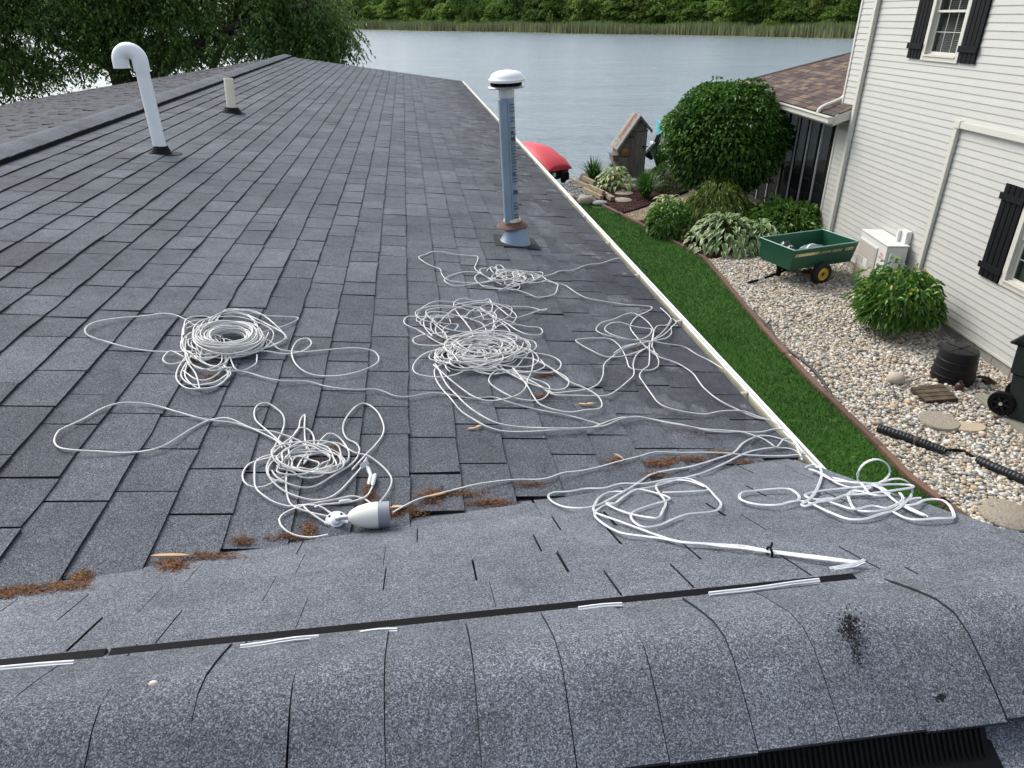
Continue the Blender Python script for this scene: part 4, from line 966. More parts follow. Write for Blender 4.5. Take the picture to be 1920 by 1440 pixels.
# shrub in the gravel: leaf sprays, the largest leaves as parts
t = thing('leafy_shrub', (7.18, 9.25, .01), 'bright green leafy shrub standing alone in the gravel beside the cooling unit', 'shrub')
P, D = blob_points(2300, (.58, .56, .43), 46, .30, .72, -.7, .07); P[:, 2] = np.maximum(P[:, 2]+.52, .05); finish(t, P*.95, D, .12, .055, LM_BRIGHT, up=.05, droop=.35)
lm = []
for f in (.8, 1, 1.2):
    v, F, uv = leaf_cloud(np.zeros((1, 3)), np.array([[0, 1.0, 0]]), .135*f, .062*f, 0, .3, .25, 0.02)
    me = bpy.data.meshes.new('leaf'); me.from_pydata([tuple(x) for x in v], [], [tuple(int(q) for q in x) for x in F]); me.materials.append(LM_BRIGHT); lm.append(me)
P, D = blob_points(300, (.53, .55, .47), 50, .30, .97, -.45, .06)
for i in range(240):
    o = bpy.data.objects.new('leaf', lm[i % 3]); COL.objects.link(o); o.parent = t; p = P[i]; o.location = (p[0], p[1], max(p[2]+.52, .08))
    o.rotation_euler = (random.uniform(-.5, .25), random.uniform(-.5, .5), atan2(p[1], p[0])-pi/2+random.uniform(-.7, .7))
LM_YG = leaf_mat('yellowing_leaf', (.28, .30, .03), (.36, .36, .05), (.42, .24, .06), .4, .25)
P, D = blob_points(46, (.53, .55, .46), 14, .25, .95, .0); P[:, 2] += .49; finish(t, P, D, .10, .05, LM_YG, 'yellow_leaves', up=.1, droop=.3)
s = MB(); c = Vector((7.18, 9.25, 0))
for i in range(8):
    a = i*.8; s.tube([c, c+Vector((cos(a)*.2, sin(a)*.2, .35)), c+Vector((cos(a)*.5, sin(a)*.5, .75))], [.016, .01, .004], 6)
s.build('stems', M_TWIG, t)
# weeping lace leaf bush
t = thing('weeping_bush', (6.60, 14.95, .01), 'weeping yellow green bush with lacy leaves in front of the porch screens', 'bush')
P, D, n = [], [], 150
for i in range(n):
    a = RNG.uniform(0, 2*pi); r1 = RNG.uniform(.35, 1.15); h0 = 1.05*sqrt(max(.05, 1-(r1/1.35)**2))+RNG.uniform(-.1, .05); m = 26
    s_ = np.linspace(0, 1, m); x = cos(a)*(r1*.45+r1*.6*s_); y = sin(a)*(r1*.45+r1*.6*s_); z = h0*(1-.85*s_**2.0*RNG.uniform(.6, 1))
    P.append(np.stack([x, y, np.maximum(z, .04)], 1)+RNG.normal(0, .03, (m, 3))); D.append(np.stack([np.full(m, cos(a)), np.full(m, sin(a)), np.full(m, -.8)], 1))
P = np.concatenate(P); D = np.concatenate(D); finish(t, P*np.array([.95, .80, 1.12]), D, .12, .03, LM_LACE, up=0, droop=.25, rnd=.5)
s = MB(); c = Vector((6.6, 14.95, 0)); s.tube([c+Vector((0, 0, -.02)), c+Vector((.05, 0, .5)), c+Vector((-.05, .05, .95))], [.045, .035, .02], 8)
for i in range(10): a = i*.63; s.tube([c+Vector((0, 0, .8)), c+Vector((cos(a)*.4, sin(a)*.4, .95)), c+Vector((cos(a)*.85, sin(a)*.85, .5))], [.018, .012, .004], 6)
s.build('stems', M_TWIG, t)
shrub('boxwood', (7.15, 19.35, .01), (.62, .6, .40), 3600, .06, .035, LM_BOX, 'low rounded clipped green shrub between the outhouse and the yellow flowers', 'shrub', 6, .12, .88, up=.1, droop=.1)
# grassy clumps
def clump(name, c, n, L, w_, mat, label, cat, spread=.5, arch=1.0, group=None, up=1.0):
    t = thing(name, c, label, cat, group); V, F = [], []
    for i in range(n):
        a = random.uniform(0, 6.283); l = L*random.uniform(.65, 1.1); out = random.uniform(.15, 1)*spread; pa = a+random.uniform(-.5, .5); k0 = len(V); sx, sy = -sin(pa)*w_*.5, cos(pa)*w_*.5
        bx, by = cos(a)*random.uniform(0, .10), sin(a)*random.uniform(0, .10)
        for j in range(5):
            s_ = j/4; r_ = out*l*(s_**1.2); z = up*l*(s_*(1.05-.15*out)-arch*.62*out*s_**2.6); f = (1, 1.1, .95, .65, .08)[j]
            x, y = bx+cos(a)*r_, by+sin(a)*r_; V += [(x+sx*f, y+sy*f, max(z, .0)), (x-sx*f, y-sy*f, max(z, .0))]
        F += [(k0+2*j, k0+2*j+1, k0+2*j+3, k0+2*j+2) for j in range(4)]
    b = np.array(WL[t.name]); np_mesh('blades', np.array(V)+b, np.array(F), mat, parent=t, kind='stuff'); return t
clump('daylily', (6.15, 18.55, .01), 330, .85, .022, LM_BLADE, 'arching grassy clump beside the round stepping stones', 'plant', .8, 1.25)
clump('daylily', (5.35, 21.15, .01), 260, .75, .022, LM_BLADE, 'arching grassy clump at the water edge left of the outhouse', 'plant', .8, 1.2)
clump('iris', (7.5, 21.3, .01), 300, .92, .036, LM_BLADE, 'tall upright iris leaves right of the wooden outhouse', 'plant', .5, .5)
clump('daylily', (6.25, 22.0, .01), 90, .5, .02, LM_BLADE, 'small grassy tuft behind the outhouse', 'plant', .7, 1.1)
shrub('flowering_plant', (7.95, 20.35, .01), (.42, .3, .26), 800, .05, .04, LM_YEL, 'yellow flowering plant with rusty tips under the round bush', 'flower', 6, .2, .8, stems=3)
shrub('rust_plant', (7.75, 20.75, .01), (.2, .2, .22), 200, .06, .035, LM_RED, 'small rusty red plant behind the yellow flowers', 'plant', 5, .2, .7, zc=.4, stems=3)

# ------------------------------------------------------------------ big tree beyond our roof
tree = thing('locust_tree', (-8.0, 23, 0), 'big overhanging tree with dark trunk and drooping leaves beyond our roof', 'tree')
tb = MB(); B0 = Vector((-8.0, 23, 0))
def limb(pts, r0, r1): 
    p = catmull([B0+Vector(q) for q in pts], .35); tb.tube(p, [r0+(r1-r0)*i/(len(p)-1) for i in range(len(p))], 9); return p
LIMBS = []
limb([(.35, 0, -.1), (.2, 0, 1.2), (.05, 0, 2.8), (-.15, 0, 4.2), (-.9, .3, 5.6), (-1.6, .5, 7.5)], .36, .16)
LIMBS.append(limb([(-.1, 0, 3.5), (.8, -.4, 4.4), (2.2, -.8, 5.0), (3.8, -1, 5.6)], .20, .05))
LIMBS.append(limb([(.1, 0, 2.6), (1.2, -.5, 2.9), (2.6, -1.0, 3.7), (4.2, -1.2, 4.3), (5.8, -1.3, 4.6)], .17, .03))
LIMBS.append(limb([(0, .2, 3.0), (-1.6, -.3, 3.9), (-3.4, -.8, 4.6), (-5.2, -1, 4.8)], .18, .04))
LIMBS.append(limb([(1.9, .4, -.1), (2.0, .3, 1.6), (2.5, .2, 3.0), (3.4, 0, 4.2)], .18, .06))
LIMBS.append(limb([(2.4, .3, 2.6), (3.4, -.6, 2.7), (4.6, -1.0, 2.9), (5.8, -1.2, 3.0)], .08, .02))
LIMBS.append(limb([(-.2, .2, 4.2), (.6, 1.2, 5.5), (1.6, 1.4, 6.8)], .18, .06))
TP = []; TD = []
def spray(o, d, ln, n):      # drooping twig with leaflets either side
    s_ = np.linspace(0, 1, n); d = np.array(d); P = o+d*ln*s_[:, None]; P[:, 2] -= ln*.75*s_**2
    side = np.cross(d, [0, 0, 1.0]); side /= np.linalg.norm(side)+1e-9; sg = np.where(np.arange(n) % 2 == 0, 1, -1)
    TP.append(P+RNG.normal(0, .02, P.shape)); TD.append(side*sg[:, None]*1.0+d*.6+np.array([0, 0, -.45]))
    return P
twigs = []
def crown_px():                # lower envelope of the crown as hung branches: (x range in metres at that depth, lowest height)
    xs = [-4.5, -3.2, -2.6, -2.0, -1.2, -.3, .8, 1.8, 3.0, 4.2, 5.0, 5.6, 6.2, 6.6]; zs = [2.35, 2.3, 2.2, 2.7, 2.6, 2.9, 3.0, 3.0, 3.1, 3.2, 3.3, 3.1, 3.15, 3.5]
    return xs, zs
xs_, zs_ = crown_px()
n = 1250
for i in range(n):
    x = RNG.uniform(-6.5, 6.3); y = RNG.uniform(-1.9, 1.8); zl = np.interp(x, xs_, zs_)
    hi = 7.2 if x < 4 else 7.2-(x-4)*1.25
    z = zl+.35+(hi-zl)*RNG.uniform(0, 1)**1.15
    if 4.6 < x and z > 4.4 and RNG.uniform() < .35: continue
    dens = .5+.5*sin(x*2.1+z*1.7)*cos(z*1.9-x*.8+y)
    if RNG.uniform() > .42+.75*dens: continue
    o = np.array(B0)+np.array([x, y, z])
    if RNG.uniform() < .35: twigs.append(Vector(o))
    for q in range(7):
        a = RNG.uniform(0, 2*pi); el = RNG.uniform(-.5, .25); ln = RNG.uniform(.45, .95)
        if o[2]-B0.z-ln*.9 < zl-.05: ln *= .6
        spray(o+RNG.normal(0, .14, 3), (cos(a)*cos(el), sin(a)*cos(el), sin(el)), ln, 17)
P = np.concatenate(TP); D = np.concatenate(TD); print('tree leaves', len(P))
V, F, uv = leaf_cloud(P, D, .115, .055, 0, .25, .15, .35); np_mesh('crown', V, F, LM_TREE, parent=tree, kind='stuff')
for o in twigs:
    L_ = min((p for l in LIMBS for p in l), key=lambda p: (p-o).length)
    if (L_-o).length < 2.6: m_ = (L_+o)/2+Vector((0, 0, .15)); tb.tube([L_, m_, o, o+Vector((random.uniform(-.3, .3), random.uniform(-.3, .3), -.4))], [.035, .022, .012, .004], 5)
tb.build('trunk', M_BARK, tree, smooth=60)
# ------------------------------------------------------------------ wooden outhouse
M_OLDW = None
def oldwood(name, c0, c1, isl=.2, ax=2):
    k = NT(name); sc = [9, 9, 9]; sc[ax] = .9; n = k.noise(k.pos(tuple(sc)), 4, 7, .65); c = k.ramp(n, [(.3, c0), (.7, c1)]); c = k.mix(1.0, c, k.ramp(k.rand(), [(0, 1-isl), (1, 1+isl)]), 'MULTIPLY'); k.bump(n, .5, .006); return k.set(c, .9, 0, .2)
M_OLDW = oldwood('weathered_wood', (.085, .078, .065), (.22, .205, .175)); M_OLDR = oldwood('weathered_roof', (.15, .14, .125), (.36, .34, .31), ax=1)
oy = 21.4; ow = thing('outhouse', (6.55, 21.7, 0), 'small weathered wooden garden outhouse with steep lopsided roof by the lake', 'outhouse')
XA, XB, XP, ZA, ZB, ZP, DP = 6.14, 7.0, 6.72, .86, 1.34, 1.72, .62
b = MB(); poly = [(XA, 0), (XB, 0), (XB, ZB), (XP, ZP-.03), (XA, ZA)]
b.prism(poly, -oy-DP, -oy-.025, Matrix(((1, 0, 0, 0), (0, 0, -1, 0), (0, 1, 0, 0), (0, 0, 0, 1)))); b.build('body', M_OLDW, ow)
dn = 3; dx0, dx1 = 6.48, 6.96
for i in range(dn):
    x0 = dx0+(dx1-dx0)*i/dn; b = MB(); b.box((x0+.003, oy-.012-random.uniform(0, .006), .03), (dx0+(dx1-dx0)*(i+1)/dn-.003, oy+.02, 1.30)); b.build('door_plank', M_OLDW, ow)
zz = [0.0, .12, .27, .42, .60, .74, .98, 1.22]
for i in range(len(zz)-1):
    za, zb_ = zz[i], zz[i+1]-.006
    xl = XA+.02 if za < ZA-.1 else XA+.02+(za-ZA+.14)*(XP-XA)/(ZP-ZA)
    b = MB(); b.box((xl, oy-.008-random.uniform(0, .012), za), (6.474, oy+.02, zb_)); b.build('side_plank', M_OLDW, ow)
b = MB(); b.box((6.19, oy-.014, .585), (6.43, oy+.0, .60)); b.build('slot', M_BLK, ow)
b = MB(); b.prism([(6.50, 1.345), (6.985, 1.345), (XP, ZP-.06)], -oy, -oy+.012, Matrix(((1, 0, 0, 0), (0, 0, -1, 0), (0, 1, 0, 0), (0, 0, 0, 1)))); b.build('gable_board', M_OLDW, ow)
b = MB(); b.box((6.46, oy-.03, 1.315), (7.01, oy-.0121, 1.345)); b.build('door_head', M_OLDW, ow)
for (xa, za, xb, zb_) in ((XP+.01, ZP+.02, XA-.06, ZA-.07), (XP-.01, ZP+.02, XB+.11, ZB-.02)):
    v = Vector((xb-xa, 0, zb_-za)); nrm = Vector((-v.z, 0, v.x)).normalized(); nrm = nrm if nrm.z > 0 else -nrm; m = 3
    for i in range(m):
        y0 = oy-.09+(DP+.2)*i/m; y1 = oy-.09+(DP+.2)*(i+1)/m-.006; up_ = nrm*random.uniform(.025, .034)
        p = [Vector((xa, y0, za)), Vector((xb, y0, zb_)), Vector((xb, y1, zb_)), Vector((xa, y1, za))]
        b = MB(); b.hexa(p+[q+up_ for q in p]); b.build('roof_board', M_OLDR, ow)
    b = MB(); p = [Vector((xa, oy-.11, za-.07)), Vector((xb, oy-.11, zb_-.07)), Vector((xb, oy-.092, zb_-.07)), Vector((xa, oy-.092, za-.07))]; b.hexa(p+[q+Vector((0, 0, .075)) for q in p]); b.build('barge_board', M_OLDW, ow)
b = MB(); v = Vector((XA-.06-XP, 0, ZA-.07-ZP)); 
p0 = Vector((XP-.01, oy+.28, ZP+.055)); p1 = p0+v*.72
b.hexa([p0, p1, p1+Vector((0, .16, 0)), p0+Vector((0, .16, 0))]+[q+Vector((-.003, 0, .004)) for q in (p0, p1, p1+Vector((0, .16, 0)), p0+Vector((0, .16, 0)))]); b.build('rust_streak', plain('rust_streak', (.20, .085, .045), .9, .3, 14), ow)
b = MB(); b.box((XA-.14, oy+.02, .46), (XA-.0, oy+.45, .60)); b.box((XA-.17, oy-.02, .605), (XA+.02, oy+.47, .64)); b.build('side_box', M_OLDW, ow)
for zz_ in (1.14, ): b = MB(); b.box((6.40, oy-.028, zz_), (6.60, oy-.0185, zz_+.022)); b.build('hinge', M_BLK, ow)
b = MB(); b.box((6.86, oy-.04, .86), (7.04, oy-.0185, .885)); b.box((6.87, oy-.05, .84), (6.91, oy-.041, .90)); b.build('latch', M_BLK, ow)
# sun plaque hangs on the wall
M_TERR = plain('terracotta', (.30, .13, .05), .75, .25, 12, bump=.3)
sp = thing('sun_plaque', (6.335, oy-.02, .73), 'round terracotta sun face plaque hanging on the outhouse', 'wall plaque')
Mx = T((6.335, oy-.032, .73))@Matrix.Rotation(pi/2, 4, 'X')
b = MB(); b.lathe([(.118, 0), (.118, .012), (.095, .02), (.08, .018), (.075, .03), (.05, .05), (.0, .056)], Mx, 26, caps=False); b.build('disc', M_TERR, sp, smooth=40)
b = MB()
for i in range(14): a = 2*pi*i/14; b.add([Mx@Vector((.085*cos(a-.13), .085*sin(a-.13), .022)), Mx@Vector((.085*cos(a+.13), .085*sin(a+.13), .022)), Mx@Vector((.135*cos(a), .135*sin(a), .012)), Mx@Vector((.10*cos(a), .10*sin(a), .034))], [(0, 1, 3), (1, 2, 3), (2, 0, 3)])
b.build('rays', plain('sun_rays', (.42, .22, .07), .7, .2, 20), sp)
b = MB()
for x_, y_, s_ in ((-.024, .014, .009), (.024, .014, .009)): b.lathe([(s_, .044), (s_*.6, .056), (0, .058)], Mx@T((x_, y_, 0)), 8, caps=False)
b.box((-.008, -.018, .05), (.008, .014, .07), M=Mx); b.box((-.024, -.036, .044), (.024, -.03, .056), M=Mx); b.build('face', plain('plaque_dark', (.14, .05, .02), .8), sp)

# ------------------------------------------------------------------ timbers, stones
M_TIMB = oldwood('old_timber', (.16, .125, .085), (.40, .33, .23), .3, 1)
def timber(p0, p1, w_, h_, z, label):
    p0, p1 = Vector(p0), Vector(p1); d = (p1-p0).normalized(); n_ = Vector((-d.y, d.x, 0))*w_/2
    b = MB(); q = [p0-n_, p1-n_, p1+n_, p0+n_]; b.hexa([(v.x, v.y, z) for v in q]+[(v.x, v.y, z+h_) for v in q]); return b.build('timber', M_TIMB, bevel=.008, label=label, cat='timber', group='old timbers edging the far mulch bed')
timber((4.62, 20.95, 0), (4.98, 19.55, 0), .10, .10, .01, 'long low old timber nearest the water beside the striped hosta')
timber((4.90, 20.55, 0), (5.06, 19.75, 0), .11, .11, .12, 'short pale timber end lying on top of the row at the water side')
timber((4.70, 19.55, 0), (4.93, 18.45, 0), .10, .11, .01, 'lowest timber of the stack facing the shore gravel')
timber((4.80, 19.50, 0), (5.00, 18.55, 0), .09, .10, .122, 'narrow timber on top of the stack facing the shore gravel')
timber((4.90, 19.55, 0), (5.09, 18.50, 0), .09, .10, .06, 'middle timber of the stack beside the mulch')
timber((5.06, 19.0, 0), (5.16, 18.2, 0), .13, .11, .03, 'short thick timber end nearest the lawn corner')
timber((4.48, 20.15, 0), (4.72, 19.95, 0), .12, .04, .012, 'small plank scrap lying on the grey shore gravel')
def rock(name, c, s, mat, label, cat='rock', group=None, seed=0, sub=3, rough=.16):
    bm = bmesh.new(); bmesh.ops.create_icosphere(bm, subdivisions=sub, radius=1); rr = np.random.default_rng(seed); cs_ = rr.normal(0, 1, (10, 3)); cs_ /= np.linalg.norm(cs_, axis=1)[:, None]; am = rr.uniform(-1, 1, 10)*rough
    for v in bm.verts: p = np.array(v.co[:]); v.co = Vector(p*(1+(np.exp(-((p-cs_)**2).sum(1)/.35)*am).sum()))
    b = MB(); b.v = [(c[0]+v.co.x*s[0], c[1]+v.co.y*s[1], c[2]+(v.co.z+.72)*s[2]) for v in bm.verts]; b.f = [tuple(v.index for v in f.verts) for f in bm.faces]; b.m = [0]*len(b.f); bm.free()
    return b.build(name, mat, smooth=80, label=label, cat=cat, group=group)
M_BLD = plain('pink_granite', (.36, .29, .23), .85, .25, 18, bump=.3); M_BLG = plain('grey_granite', (.26, .26, .25), .85, .3, 22, bump=.4)
rock('boulder', (4.42, 18.10, 0), (.20, .15, .13), M_BLD, 'rounded pinkish boulder at the far tip of the lawn, in front of the timbers', seed=1)
rock('boulder', (4.05, 18.45, 0), (.19, .16, .12), M_BLD, 'rounded pinkish boulder half hidden by the gutter', seed=2)
rock('boulder', (4.42, 18.5, 0), (.13, .12, .10), M_BLG, 'smaller grey boulder between the pink ones', seed=3)
rock('boulder', (4.75, 17.95, 0), (.20, .15, .07), M_BLG, 'flat speckled grey boulder where the edging starts', seed=4)
rock('boulder', (4.55, 20.75, -.03), (.13, .10, .07), M_BLG, 'dark stone at the water edge', seed=5)
rock('boulder', (4.75, 21.0, -.03), (.12, .10, .07), M_BLD, 'brown stone at the water edge beside the grassy clump', seed=15)
rock('boulder', (8.35, 20.2, 0), (.11, .09, .05), M_BLG, 'flat stone under the round bush beside the yellow flowers', seed=17)
rock('boulder', (6.19, 7.62, .01), (.115, .10, .085), plain('beige_stone', (.40, .35, .28), .8, .12, 30, bump=.2), 'smooth beige boulder lying on the gravel beside the brown deck tile', seed=6, rough=.12)
k = NT('aggregate'); c = k.ramp(k.noise(k.pos(), 75, 3, .7), [(.3, (.14, .12, .09)), (.55, (.30, .26, .20)), (.75, (.46, .42, .35))]); k.bump(k.noise(k.pos(), 75, 3, .7), .7, .01); M_AGG = k.set(c, .95)
def stone(c, r, label, mat=None, z=.012, h=.03): 
    b = MB(); b.lathe([(r*.99, 0), (r, h*.6), (r*.96, h), (0, h+.003)], T((c[0], c[1], z)), 28, caps=False); b.build('stepping_stone', mat or M_AGG, smooth=50, label=label, cat='stepping stone', group='round stepping stones')
stone((5.45, 18.30), .26, 'nearest round stepping stone on the far mulch bed'); stone((5.72, 19.1), .25, 'second round stepping stone on the mulch, left of the grassy clump'); stone((6.12, 20.05), .22, 'third stepping stone, mostly behind the grassy clump', z=.012); stone((6.38, 20.85), .24, 'flat stone right before the outhouse door')
stone((6.05, 6.57), .225, 'round pebbled stepping stone in the gravel beside the ribbed black pipe', z=.03); stone((5.53, 4.85), .25, 'round stepping stone in the gravel near the roof edge, nearest to us', z=.014)
b = MB(); b.lathe([(.16, 0), (.16, .02), (.155, .03), (0, .031)], T((6.33, 6.40, .018))@Matrix.Diagonal((1.2, .7, 1, 1)), 20, caps=False); b.build('flat_stone', plain('sandstone', (.40, .32, .22), .9, .15, 12), smooth=50, label='flat tan stone beside the pebbled stepping stone', cat='rock')
# brown deck tile of four squares
dt = thing('deck_tile', (6.52, 7.3, .02), 'square dark brown wooden deck tile lying on the gravel', 'deck tile'); M_DT = oldwood('deck_tile_wood', (.045, .032, .022), (.13, .10, .07), .25, 0)
q = [G(1708, 726, .07), G(1737, 752, .07), G(1798, 748, .07), G(1768, 719, .07)]
b = MB(); b.hexa([(v.x, v.y, .015) for v in q]+[(v.x, v.y, .058) for v in q]); b.build('base', plain('tile_base', (.035, .02, .014), .9), dt)
def bil(u, v): return (q[0]*(1-u)+q[3]*u)*(1-v)+(q[1]*(1-u)+q[2]*u)*v
for i in range(4):
    for j in range(4):
        c4 = [bil(i/4+.008, j/4+.02), bil(i/4+.008, (j+1)/4-.02), bil((i+1)/4-.008, (j+1)/4-.02), bil((i+1)/4-.008, j/4+.02)]; h_ = .072+random.uniform(0, .004); b = MB(); b.hexa([(v.x, v.y, .059) for v in c4]+[(v.x, v.y, h_) for v in c4]); b.build('slat', M_DT, dt)
# wooden walk boards under the bin
M_WALK = oldwood('walk_board', (.16, .155, .12), (.33, .32, .26), .15, 1)
for i, (o0, o1) in enumerate(((.30, .52), (.53, .74))):
    b = MB(); wbox(b, 6.86, 9.2, .02, .062, o0+.10, o1+.10-.006); b.build('walk_board', M_WALK, bevel=.004, label=('grey weathered board under the bin, nearer the house', 'grey weathered board under the bin wheel, nearer the gravel')[i], cat='board')
# ------------------------------------------------------------------ black planter tub upside down, with a small brown valve
M_TUB = plain('black_tub', (.009, .009, .010), .5, .2, 12, spec=.25); tb_ = thing('planter_tub', (7.0, 7.62, .01), 'black plastic tub standing upside down on the gravel by the foundation', 'tub'); M0 = T((7.0, 7.62, .01))
pr = [(.265, .0), (.262, .09), (.268, .095), (.268, .11), (.258, .115), (.252, .20), (.256, .203), (.256, .213), (.248, .217), (.241, .30), (.245, .303), (.243, .313), (.236, .318), (.226, .43), (.218, .448), (.21, .45), (.0, .452)]
b = MB(); b.lathe(pr, M0, 40, caps=False); b.build('body', M_TUB, tb_, smooth=35)
for a in (0.3, 0.3+pi/2): b = MB(); b.box((-.20, -.004, .452), (.20, .004, .457), M=M0@Matrix.Rotation(a, 4, 'Z')); b.build('rib', M_TUB, tb_)
b = MB(); b.lathe([(.018, .4571), (.018, .464), (0, .466)], M0, 12, caps=False); b.build('hub', M_TUB, tb_)
M_BRN = plain('brown_plastic', (.05, .022, .018), .5, .2, 10); b = MB(); b.lathe([(.05, 0), (.052, .06), (.04, .085), (.02, .095), (.02, .12), (0, .122)], T((6.86, 7.30, .03)), 16, caps=False); b.build('valve_cap', M_BRN, smooth=40, label='small dark brown valve cap in front of the black tub', cat='valve')
b = MB(); b.tube([(7.27, 7.50, .09), (7.36, 7.42, .10), (7.42, 7.34, .05)], .022, 8); b.box((7.30, 7.36, .04), (7.38, 7.46, .07)); b.build('hose_fitting', M_BRN, smooth=40, label='brown pipe fitting lying beside the black tub', cat='fitting')
# ------------------------------------------------------------------ garbage bin
bn = thing('garbage_bin', (6.79, 6.60, 0), 'dark green wheeled garbage bin at the right edge on boards', 'bin'); M_BIN = plain('bin_green', (.010, .018, .017), .5, .15, 10, spec=.5)
bx0, bx1, by0, by1 = 6.79, 7.33, 6.60, 7.14; zb0 = .07
def frus(b, x0, x1, y0, y1, z0, X0, X1, Y0, Y1, z1, mi=0): b.hexa([(x0, y0, z0), (x1, y0, z0), (x1, y1, z0), (x0, y1, z0), (X0, Y0, z1), (X1, Y0, z1), (X1, Y1, z1), (X0, Y1, z1)], mi)
b = MB(); frus(b, bx0+.10, bx1-.05, by0+.05, by1-.05, zb0, bx0+.03, bx1-.03, by0+.03, by1-.03, .62); frus(b, bx0+.005, bx1-.01, by0+.01, by1-.01, .6205, bx0-.01, bx1, by0, by1, .98); b.build('body', M_BIN, bn, bevel=.012)
b = MB(); frus(b, bx0-.06, bx1+.02, by0-.02, by1+.02, .981, bx0-.04, bx1+.0, by0, by1, 1.03); frus(b, bx0+.06, bx1-.06, by0+.08, by1-.08, 1.0305, bx0+.1, bx1-.1, by0+.12, by1-.12, 1.05); b.build('lid', M_BLK, bn, bevel=.012)
b = MB(); b.box((bx0-.11, by0+.04, .95), (bx0+.03, by1-.04, .979)); b.build('handle', M_BIN, bn, bevel=.012)
for yy in (by1-.03, by0+.03):
    Mw = T((bx0+.03, yy, .215))@Matrix.Rotation(pi/2, 4, 'X'); b = MB(); b.lathe([(.09, -.03), (.14, -.03), (.15, -.015), (.15, .015), (.14, .03), (.09, .03)], Mw, 28, caps=False); b.lathe([(.10, -.012), (.10, .012)], Mw, 20); 
    w_ = b.build('wheel', M_BLK, bn, smooth=40)
    b = MB(); 
    for i in range(6): b.box((.02, -.012, -.025), (.098, .012, .0255), M=Mw@Matrix.Rotation(i*pi/3, 4, 'Z'))
    b.build('spokes', M_TUB, w_)
    b = MB(); b.lathe([(.02, -.035), (.02, .036)], Mw, 12); b.build('axle_cap', M_GREYM, w_)
b = MB(); b.box((7.0, by0-.003, .70), (7.14, by0+.004, .80)); b.build('sticker', plain('blue_sticker', (.10, .12, .22), .5, .4, 30), bn)
bn.rotation_euler = (0, 0, radians(-62))
# ------------------------------------------------------------------ ribbed pipe and hose on the gravel
M_RIB = plain('ribbed_pipe', (.011, .012, .015), .45, .2, 14, spec=.4)
def ribbed(pts, r, label, band=None):
    p = catmull(pts, .008); rs = [r*(1+.06*sin(i*1.4)) for i in range(len(p))]
    t = thing('drain_pipe', tuple(p[0]), label, 'pipe'); b = MB(); b.tube(p, rs, 14); b.build('pipe', M_RIB, t, smooth=60)
    if band: i = int(len(p)*band); b = MB(); b.tube(p[i:i+4], r*1.11, 14); b.build('band', M_RUST, t)
ribbed([G(1646, 803, .06), G(1690, 817, .065), G(1735, 833, .06), G(1771, 847, .05)], .052, 'short ribbed black drain pipe half sunk in the gravel near the edging', .55)
ribbed([G(1832, 863, .04), G(1872, 880, .055), G(1925, 902, .06), G(2010, 935, .06)], .052, 'ribbed black drain pipe running out of the picture at the right')
b = MB(); b.tube(catmull([G(1772, 846, .03), G(1800, 845, .035), G(1826, 858, .03)], .04), .022, 8); b.build('pipe_joint', M_BLK, smooth=60, label='thin black pipe piece joining the two ribbed pipes', cat='pipe')
M_HOSE = plain('black_hose', (.016, .017, .018), .45, .2, 10)
b = MB(); b.tube(catmull([G(1404, 577, .045), G(1425, 597, .05), G(1440, 612, .05), G(1460, 640, .05), G(1490, 665, .05), G(1515, 684, .05), G(1535, 705, .05), G(1548, 724, .045), G(1561, 744, .03)], .05), .019, 8)
b.tube(catmull([G(1434, 612, .05), G(1442, 603, .06), G(1447, 600, .08)], .03), .012, 6); b.build('garden_hose', M_HOSE, smooth=60, label='thin black hose lying along the edging on the gravel', cat='hose')
# ------------------------------------------------------------------ cooling unit
ac = thing('cooling_unit', (7.85, 10.9, 0), 'pale grey outdoor cooling unit with beige grille on grey feet by the wall', 'cooling unit')
aw = radians(9.5); AO = Vector((7.635, 10.40, 0)); AU = Vector((sin(aw), cos(aw), 0)); AV = Vector((cos(aw), -sin(aw), 0))   # AU away from us, AV to the wall
def abox(b, u0, u1, v0, v1, z0, z1, mi=0):
    p = [AO+AU*u+AV*v for u, v in ((u0, v0), (u0, v1), (u1, v1), (u1, v0))]; return b.hexa([(q.x, q.y, z0) for q in p]+[(q.x, q.y, z1) for q in p], mi)
M_ACW = plain('unit_paint', (.60, .60, .57), .45, .04, 6); M_ACG = plain('unit_grille', (.40, .365, .32), .6, .06, 30)
b = MB(); abox(b, 0, 1.03, 0, .34, .085, .985); b.build('body', M_ACW, ac, bevel=.012)
b = MB(); abox(b, -.012, 1.042, -.012, .352, .9855, 1.003); b.build('top_cover', M_ACW, ac, bevel=.005)
b = MB(); abox(b, .30, .99, -.022, -.0005, .20, .88); b.build('grille_frame', M_ACW, ac, bevel=.006)
b = MB(); abox(b, .33, .965, -.027, -.0225, .60, .855); b.build('grille_panel', M_ACG, ac)
for (u0, u1) in ((.33, .52), (.72, .965)): b = MB(); abox(b, u0, u1, -.027, -.0225, .47, .59); b.build('grille_panel', M_ACG, ac)
for i in range(7): b = MB(); abox(b, .33, .965, -.028, -.0225, .225+i*.034, .225+i*.034+.024); b.build('louvre', M_ACG, ac)
b = MB(); abox(b, .54, .70, -.029, -.0225, .465, .60); b.build('badge_plate', M_ACW, ac)
b = MB(); abox(b, -.05, -.0005, .045, .24, .35, .88); p_ = b.build('valve_cover', M_ACW, ac, bevel=.006); b = MB(); abox(b, -.085, -.0505, .075, .225, .30, .84); b.build('valve_cover', M_ACW, ac, bevel=.01)
b = MB(); abox(b, -.03, -.0005, .27, .335, .4, .72); b.build('side_bracket', M_ACW, ac, bevel=.004)
M_PAD = plain('grey_pad', (.22, .25, .27), .7, .15, 14)
